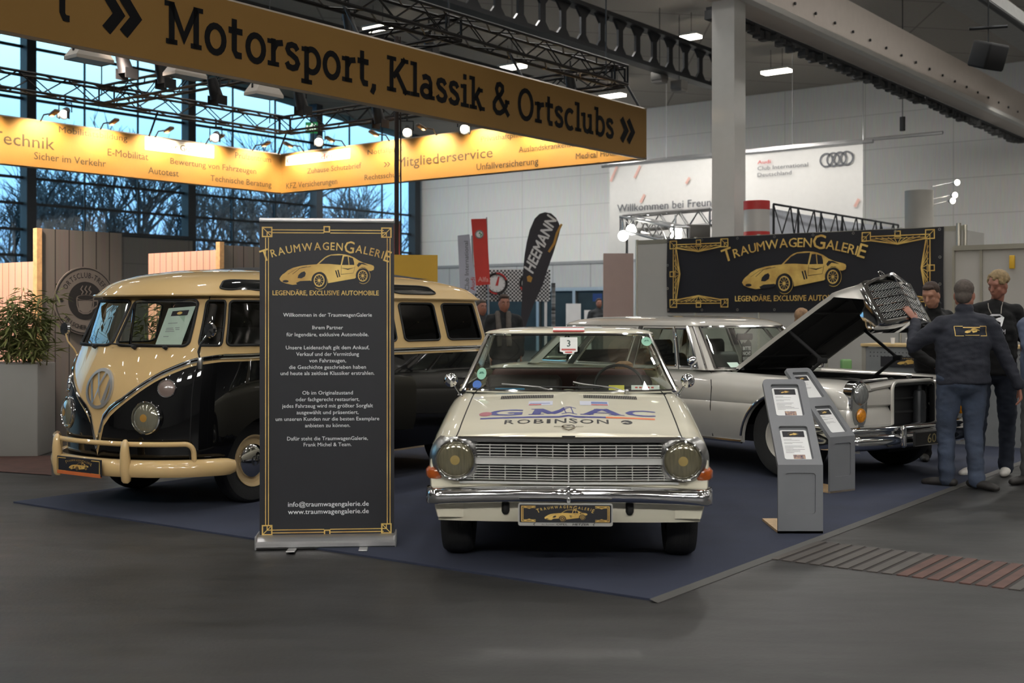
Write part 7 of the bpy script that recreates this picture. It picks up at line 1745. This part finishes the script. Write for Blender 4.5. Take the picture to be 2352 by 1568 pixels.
SKIN = mat('skin', '9d715b', .5, var=.06, scale=12); SKIN2 = mat('skin_ruddy', '966553', .5, var=.08, scale=12)
def head(b, c, M):
    """head centred at c, facing -y in its own frame M"""
    E = lambda p, r: ellip(b, V(c)+M @ V(p), r, M, 14)
    E((0, .012, .035), (.076, .096, .092)); E((0, -.022, -.035), (.060, .066, .080)); E((0, -.045, -.082), (.034, .034, .030)); E((0, -.066, .044), (.056, .021, .026))
    caps(b, [V(c)+M @ V(p) for p in ((0, -.082, .028), (0, -.104, -.012))], [.010, .015], 10); E((0, -.083, -.048), (.024, .012, .006)); E((0, -.080, -.058), (.020, .012, .006))
    for sg in (1, -1):
        E((sg*.040, -.055, -.014), (.022, .020, .024)); E((sg*.079, .008, -.004), (.010, .020, .032)); E((sg*.055, .0, -.05), (.02, .04, .03))
def eyes(parent, c, M):
    for sg in (1, -1):
        b = B(); ellip(b, V(c)+M @ V((sg*.031, -.0785, .014)), (.011, .008, .0042), M, 10); o = obj('eye', b, mat('eye_white', 'a89c94', .3), parent); b = B(); ellip(b, V(c)+M @ V((sg*.031, -.0855, .014)), (.0042, .002, .004), M, 8); obj('iris', b, BLACKT, o)
        b = B(); caps(b, [V(c)+M @ V(p) for p in ((sg*.014, -.094, .036), (sg*.034, -.092, .041), (sg*.05, -.080, .034))], [.004, .005, .003], 8); obj('eyebrow', b, mat('brow_brown', '3d2a1e', .8), parent)
def hand(b, wrist, d, nrm, thumb, s_=1.0, curl=.35, spread=.13):
    """palm from the wrist along d, back of the hand towards nrm, thumb on the thumb side"""
    d, nrm = V(d).normalized(), V(nrm); nrm = (nrm-d*nrm.dot(d)).normalized(); sd = d.cross(nrm).normalized(); sd = sd if sd.dot(V(thumb)) > 0 else -sd
    w = V(wrist)
    caps(b, [w, w+d*.03*s_, w+d*.085*s_], [.024*s_, .030*s_, .036*s_], 12, .45, nrm)
    for i, (L, r) in enumerate(((.074, .0090), (.082, .0094), (.076, .0090), (.060, .0080))):
        o = (1.5-i)*.0205*s_; k = (1.5-i)*spread*.5; f = (d+sd*k).normalized(); p0 = w+d*.088*s_+sd*o; p1 = p0+f*L*.45*s_-nrm*curl*.012; p2 = p1+(f-nrm*curl).normalized()*L*.32*s_; p3 = p2+(f-nrm*curl*1.8).normalized()*L*.23*s_
        caps(b, [p0-f*.02, p0, p1, p2, p3], [r*1.05, r*1.05, r, r*.92, r*.75], 8)
    t0 = w+d*.022*s_+sd*.024*s_; t1 = t0+(d*.7+sd*.8-nrm*.2).normalized()*.045*s_; t2 = t1+(d*1.0+sd*.35-nrm*.3).normalized()*.034*s_; t3 = t2+(d-nrm*.3).normalized()*.022*s_
    caps(b, [t0, t1, t2, t3], [.014*s_, .012*s_, .0105*s_, .008*s_], 8)
def hairpiece(parent, c, M, m, style='short', vox=.008):
    b = B(); E = lambda p, r: ellip(b, V(c)+M @ V(p), r, M, 14)
    if style == 'short': E((0, .030, .056), (.083, .092, .086)); E((0, .060, -.01), (.070, .056, .065)); E((0, -.030, .104), (.058, .045, .024))
    elif style == 'curly':
        rnd = random.Random(4)
        for i in range(190):
            a, e_ = rnd.uniform(0, 6.28), rnd.uniform(-.1, 1.5); q = V((.085*cos(e_)*cos(a), .02+.095*cos(e_)*sin(a), .045+.088*sin(e_)))
            if q.y < -.05 and q.z < .085: continue
            E(q, (.014, .014, .014))
        E((0, .03, .055), (.082, .09, .085))
    elif style == 'long': E((0, .030, .050), (.088, .098, .095)); E((0, .062, -.06), (.085, .055, .12)); E((.07, .01, -.06), (.025, .05, .10)); E((-.07, .01, -.06), (.025, .05, .10)); E((0, -.05, .10), (.06, .04, .035))
    return fuse('hair', b, m, vox, parent, .003, 70, 1)
def rotM(yaw=0, pitch=0, roll=0): return Matrix.Rotation(yaw, 3, 'Z') @ Matrix.Rotation(pitch, 3, 'X') @ Matrix.Rotation(roll, 3, 'Y')
def person(label, loc, J, cl, vox=.011):
    """J: joints in metres relative to loc; cl: clothing and looks"""
    t = thing('person', label, 'person', loc, 0)
    j = {k: V(v) for k, v in J.items()}; b = B(); lat = (j['shl']-j['shr']).normalized(); M = cl['head']
    skin = cl.get('skin', SKIN)
    head(b, j['head'], M); caps(b, [j['neck']-V((0, 0, .05)), j['neck'], j['head']+M @ V((0, .012, -.04))], [.062, .056, .054])
    caps(b, [j['pelvis'], (j['pelvis']+j['chest'])/2, j['chest']], [.12, .115, .13], 16, 1.25, lat)
    caps(b, [j['shl'], j['chest'], j['shr']], [.06, .08, .06])
    for s_ in 'lr':
        caps(b, [j['sh'+s_], j['el'+s_], j['wr'+s_]], [.050, .040, .026]); caps(b, [j['hip'+s_], j['kn'+s_], j['an'+s_]], [.082, .056, .04])
        hd_ = cl.get('hand'+s_, (j['wr'+s_]-j['el'+s_], lat*(1 if s_ == 'l' else -1), V((0, -1, 0)), .5))
        hand(b, j['wr'+s_], hd_[0], hd_[1], hd_[2], 1.0, hd_[3])
    body = fuse('body', b, skin, cl.get('bvox', .0065 if vox < .013 else vox), t, 0, smooth_it=4)
    if cl.get('down'):
        for sg in (1, -1): eb = B(); ellip(eb, j['head']+M @ V((sg*.031, -.0815, .010)), (.013, .004, .0016), M, 10); obj('eyelash', eb, BLACKT, t)
    else: eyes(t, j['head'], M)
    hairpiece(t, j['head'], M, cl['hair'], cl.get('style', 'short'), .008 if vox < .015 else .015)
    # top
    b = B(); k = cl.get('bulk', 1.0)
    mid = (j['pelvis']+j['chest'])/2; hem = cl['hem']
    caps(b, [hem, mid.lerp(hem, .5), mid, j['chest'].lerp(mid, .3), j['chest']+V((0, 0, .03))], [.146*k, .150*k, .150*k, .155*k, .135*k], 20, 1.40, lat, True)
    caps(b, [j['shl'], (j['shl']+j['shr'])/2+V((0, 0, .035)), j['shr']], [.066*k, .088*k, .066*k])
    for s_ in 'lr':
        if cl.get('sleeve', 1.0) >= 1: caps(b, [j['sh'+s_], j['sh'+s_].lerp(j['el'+s_], .5), j['el'+s_], j['el'+s_].lerp(j['wr'+s_], .5), j['el'+s_].lerp(j['wr'+s_], .93)], [.073*k, .066*k, .060*k, .053*k, .046*k])
        else: caps(b, [j['sh'+s_], j['sh'+s_].lerp(j['el'+s_], .4), j['sh'+s_].lerp(j['el'+s_], .8)], [.076*k, .071*k, .069*k])
    if cl.get('collar'): caps(b, [j['neck']-V((0, 0, .035)), j['neck']+V((0, .0, .022))], [.085, .074], 16)
    top = fuse(cl['topname'], b, cl['top'], vox, t, cl.get('wr', .012), 8.5, 4, seed=loc[0]*3)
    # trousers
    b = B(); caps(b, [j['pelvis']+V((0, 0, .06)), j['pelvis']-V((0, 0, .03))], [.135, .142], 18, 1.22, lat)
    for s_ in 'lr': caps(b, [j['hip'+s_]+V((0, 0, .03)), j['hip'+s_].lerp(j['kn'+s_], .5), j['kn'+s_], j['kn'+s_].lerp(j['an'+s_], .5), j['an'+s_]-V((0, 0, .02))], [.108, .097, .078, .072, .068])
    fuse('trousers', b, cl['trousers'], vox, t, .011, 9, 3, seed=loc[1])
    for s_ in 'lr':
        f = V(cl.get('foot'+s_, (0, -1, 0))).normalized(); a = j['an'+s_]; b = B(); g0 = V((a.x, a.y, 0))
        caps(b, [g0+f*-.055+V((0, 0, .045)), g0+f*.04+V((0, 0, .045)), g0+f*.13+V((0, 0, .036)), g0+f*.185+V((0, 0, .03))], [.042, .046, .046, .034], 14, .85, V((0, 0, 1))); caps(b, [a+V((0, 0, .01)), g0+V((0, 0, .05))], [.045, .05])
        for v in range(len(b.v)): b.v[v] = (b.v[v][0], b.v[v][1], max(b.v[v][2], .004))
        fuse('shoe', b, cl['shoe'], .009 if vox < .015 else .015, t, 0, smooth_it=2)
    return t, j, top
NAVY = mat('navy_softshell', '1d202b', .8, var=.12, bump=.2, bscale=140); JEANS = mat('blue_jeans', '3d485c', .85, c2='262e3c', scale=5, bump=.25, bscale=180); BLK = mat('black_cotton', '070708', .9, var=.2); DJEANS = mat('dark_jeans', '1f2633', .85, var=.2, scale=9)
GREYH = mat('grey_brown_hair', '4d453f', .8, var=.25, scale=40); BLOND = mat('blond_hair', '84704f', .75, var=.25, scale=40); BRWN = mat('dark_brown_hair', '33241b', .8, var=.25, scale=40)
SHOEB = mat('dark_shoe', '201d1b', .6, var=.15); SHOEW = mat('white_shoe', 'c9c5be', .6, var=.05)
# man seen from behind, reaching up to the grille
X0, Y0 = 3.84, 10.08
RX = lambda x, z: z
gh = Mm @ (Mh @ V((-.07, GY-GV*.8-.03, .60)))
gl = gh-V((X0, Y0, 0)); print('HAND', gh, 1176+2720*gh.x/gh.y, 725-2720*(gh.z-1.46)/gh.y)
wr1 = gl+V((.06, -.05, -.10)); hd1 = (gl-wr1)
J1 = dict(head=(.03, .05, 1.63), neck=(.02, .02, 1.485), chest=(.0, .0, 1.30), pelvis=(-.02, -.02, .93), shl=(-.165, .03, 1.385), shr=(.21, -.03, 1.385), ell=V((-.40, .10, 1.20)), wrl=wr1, elr=(.335, -.06, 1.10), wrr=(.435, -.10, .865),
          hipl=(-.115, .0, .90), hipr=(.09, -.02, .90), knl=(-.125, .06, .49), knr=(.085, .0, .49), anl=(-.13, .03, .09), anr=(.075, -.10, .09))
t, j, top = person('man in navy jacket and jeans seen from behind, hand on the raised grille', (X0, Y0, 0), J1, dict(head=rotM(pi-.5, .10), skin=SKIN2, hair=GREYH, topname='jacket', top=NAVY, trousers=JEANS, shoe=SHOEB, hem=V((.0, -.02, .88)), collar=True, bulk=1.06, wr=.013,
        handl=(hd1, V((.5, -.8, -.1)), V((.6, .2, .3)), .15), handr=(V((.12, -.02, -1)), V((.9, -.3, .1)), V((-.2, .9, 0)), .9), footl=(-.75, .6, 0), footr=(.35, -.55, 0)), .0105)
b = B(); cY = -.205; fJ = lambda x, y, d: V((x, cY-.10*0-d+.05*(x/.2)**2+.09*(1.28-y)*0, y))
import bmesh
from mathutils.bvhtree import BVHTree
bv = BVHTree.FromPolygons([v.co.copy() for v in top.data.vertices], [tuple(p.vertices) for p in top.data.polygons])
def onback(x, z, d):
    h = bv.ray_cast(V((x, -1.5, z)), V((0, 1, 0))); return (h[0] if h[0] is not None else V((x, -.16, z)))+V((0, -.002-d, 0))
g, k = B(), B()
for a, c, w in (((-.135, 1.335), (.175, 1.305), 0), ):
    pass
def seg(p, q, w=.006, n=8): g.stroke([(lerp(p[0], q[0], i/n), lerp(p[1], q[1], i/n)) for i in range(n+1)], w, onback, .002)
cx_, cz_ = .02, 1.332
for sx_ in (-1, 1):
    seg((cx_+sx_*.135, cz_+.04), (cx_+sx_*.135, cz_-.04)); seg((cx_+sx_*.135, cz_+.04), (cx_+sx_*.07, cz_+.04)); seg((cx_+sx_*.135, cz_-.04), (cx_+sx_*.07, cz_-.04))
seg((cx_-.07, cz_+.03), (cx_+.07, cz_+.03), .009); seg((cx_-.06, cz_-.035), (cx_+.06, cz_-.035), .005)
q = .125/690
def cp(x, y): return (cx_-.062+x*q, cz_+.024-y*q)
g.poly([cp(*p) for p in CARB[::2]], onback, .002)
obj('back_emblem', g, GOLD, top, smooth=False)
# man bending over the engine behind the bonnet
X0, Y0 = 4.20, 11.82
J2 = dict(head=(-.05, -.09, 1.655), neck=(.01, .02, 1.535), chest=(.03, .05, 1.33), pelvis=(.08, .14, .95), shl=(.19, .14, 1.44), shr=(-.18, -.02, 1.44), ell=(.27, .05, 1.10), wrl=(.12, -.13, 1.0), elr=(-.24, -.18, 1.10), wrr=(-.10, -.30, .98),
          hipl=(.18, .18, .90), hipr=(-.02, .12, .90), knl=(.18, .14, .5), knr=(-.03, .08, .5), anl=(.18, .16, .09), anr=(-.05, .10, .09))
t, j, top = person('man in black sweater looking down behind the raised bonnet', (X0, Y0, 0), J2, dict(head=rotM(-.75, .42), down=True, hair=BRWN, topname='sweater', top=BLK, trousers=BLK, shoe=SHOEB, hem=V((.07, .13, .90)), bulk=1.1, collar=True, footl=(-.3, -1, 0), footr=(-.3, -1, 0)), .0115)
bv = BVHTree.FromPolygons([v.co.copy() for v in top.data.vertices], [tuple(p.vertices) for p in top.data.polygons])
g = B(); g.poly([(.085, 1.10), (.10, 1.10), (.145, 1.15), (.155, 1.17), (.135, 1.17), (.125, 1.15)], onback, .003); obj('chest_mark', g, WHITEP, top, smooth=False)
# blond man in black T-shirt
X0, Y0 = 4.385, 10.85
J3 = dict(head=(.04, -.065, 1.735), neck=(.06, .0, 1.60), chest=(.03, .0, 1.40), pelvis=(.03, .02, 1.0), shl=(.225, .0, 1.495), shr=(-.175, -.02, 1.495), ell=(.33, .05, 1.22), wrl=(.31, -.02, .97), elr=(-.26, .03, 1.22), wrr=(-.22, -.04, .96),
          hipl=(.14, .02, .97), hipr=(-.09, .02, .97), knl=(.15, -.01, .53), knr=(-.11, .0, .53), anl=(.15, .02, .09), anr=(-.13, .03, .09))
t, j, top = person('tall blond man in black printed T-shirt looking down at the car', (X0, Y0, 0), J3, dict(head=rotM(-1.0, .38, .12), down=True, skin=SKIN2, hair=BLOND, style='curly', topname='t_shirt', top=BLK, trousers=DJEANS, shoe=SHOEW, hem=V((.03, .02, .92)), sleeve=.6, bulk=1.02, footl=(-.5, -.9, 0), footr=(-.8, -.5, 0)), .0115)
bv = BVHTree.FromPolygons([v.co.copy() for v in top.data.vertices], [tuple(p.vertices) for p in top.data.polygons])
g = B(); cx_, cz_ = -.01, 1.40
g.poly([(cx_-.07, cz_+.05), (cx_-.03, cz_+.075), (cx_+.04, cz_+.075), (cx_+.08, cz_+.045), (cx_+.05, cz_-.03), (cx_+.035, cz_-.045), (cx_+.045, cz_+.0), (cx_+.02, cz_+.012), (cx_-.015, cz_+.012), (cx_-.035, cz_+.0), (cx_-.025, cz_-.045), (cx_-.045, cz_-.03)], onback, .003); g.text('VENUM', cx_+.005, cz_-.105, .06, onback, .003, bold=.03, width=.15)
obj('shirt_print', g, WHITEP, top, smooth=False)
g = B(); g.tube([onback(-.055, 1.575, .004), onback(-.06, 1.53, .004), onback(-.045, 1.48, .004)], .004, 5); g.tube([onback(.085, 1.585, .004), onback(.06, 1.54, .004), onback(.04, 1.48, .004)], .004, 5); obj('necklace_cord', g, mat('pale_cord', '9a968c', .6), t)
# visitor cut by the right edge of the frame
X0, Y0 = 4.62, 10.28
J4 = dict(head=(.05, .0, 1.60), neck=(.05, .02, 1.46), chest=(.04, .02, 1.27), pelvis=(.02, .02, .92), shl=(.24, .03, 1.38), shr=(-.15, .01, 1.38), ell=(.28, .05, 1.12), wrl=(.2, -.1, .98), elr=(-.17, -.10, 1.14), wrr=(-.06, -.27, 1.2),
          hipl=(.11, .02, .89), hipr=(-.08, .02, .89), knl=(.12, -.02, .48), knr=(-.12, .0, .48), anl=(.13, .02, .09), anr=(-.14, .0, .09))
t, j, top = person('visitor in pale blue jacket and grey trousers cut by the right edge', (X0, Y0, 0), J4, dict(head=rotM(-.6, .1), hair=GREYH, topname='jacket', top=mat('pale_blue_cloth', '4f596e', .8, var=.15), trousers=mat('grey_trousers', '4a4a4a', .85, var=.15), shoe=SHOEB, hem=V((.02, .02, .82)), bulk=1.05, footl=(-.8, -.5, 0), footr=(-.9, -.4, 0)), .012)
# background people
def bgperson(label, X0, Y0, h, yaw, top_m, hair_m, style, cl2=None, pitch=0.0):
    k = h/1.78; c, s_ = cos(yaw), sin(yaw)
    base = dict(head=(0, -.03, 1.65), neck=(0, 0, 1.50), chest=(0, 0, 1.30), pelvis=(0, 0, .94), shl=(.20, 0, 1.42), shr=(-.20, 0, 1.42), ell=(.26, .03, 1.14), wrl=(.24, -.06, .9), elr=(-.26, .03, 1.14), wrr=(-.24, -.06, .9), hipl=(.1, 0, .91), hipr=(-.1, 0, .91), knl=(.11, -.02, .5), knr=(-.11, .0, .5), anl=(.12, .02, .09), anr=(-.12, .02, .09))
    J = {n: V((p[0]*c-p[1]*s_, p[0]*s_+p[1]*c, p[2]))*k for n, p in base.items()}
    f = (s_, -c, 0)
    return person(label, (X0, Y0, 0), J, dict(head=rotM(yaw, pitch), hair=hair_m, style=style, topname='coat', top=top_m, trousers=DJEANS, shoe=SHOEB, hem=J['pelvis']-V((0, 0, .1)), bulk=1.1, footl=f, footr=f, skin=SKIN2, collar=True), .02)
t, j, top = bgperson('dark haired man in black coat and grey scarf behind the saloon', (1157-1176)*17/2720, 17, 1.76, .25, mat('black_coat', '17181a', .85, var=.2), BRWN, 'short', pitch=.12)
b = B(); caps(b, [(-.09, -.10, 1.50), (-.07, -.165, 1.32), (-.06, -.185, 1.05)], [.04, .045, .04]); caps(b, [(.07, -.11, 1.50), (.07, -.165, 1.32), (.08, -.18, 1.05)], [.04, .045, .04]); fuse('scarf', b, mat('grey_scarf', '5a544f', .9, var=.2), .018, t, .006, 14)
bgperson('man whose face peeps out right behind the bus tail', (1105-1176)*18.2/2720, 18.2, 1.70, .5, mat('dark_grey_coat', '2a2c2f', .85), GREYH, 'short')
bgperson('blonde visitor bowed behind the roof of the silver limousine', (1832-1176)*14.9/2720, 14.7, 1.53, 2.6, mat('plum_coat', '35303a', .85), mat('ash_blond_hair', '86694e', .8, var=.45, scale=30, stretch=(1, 1, .12)), 'long')
bgperson('distant visitor left of the dusty pink panel', (1375-1176)*31/2720, 31, 1.92, .3, mat('dark_grey_coat', '2a2c2f'), BRWN, 'short')
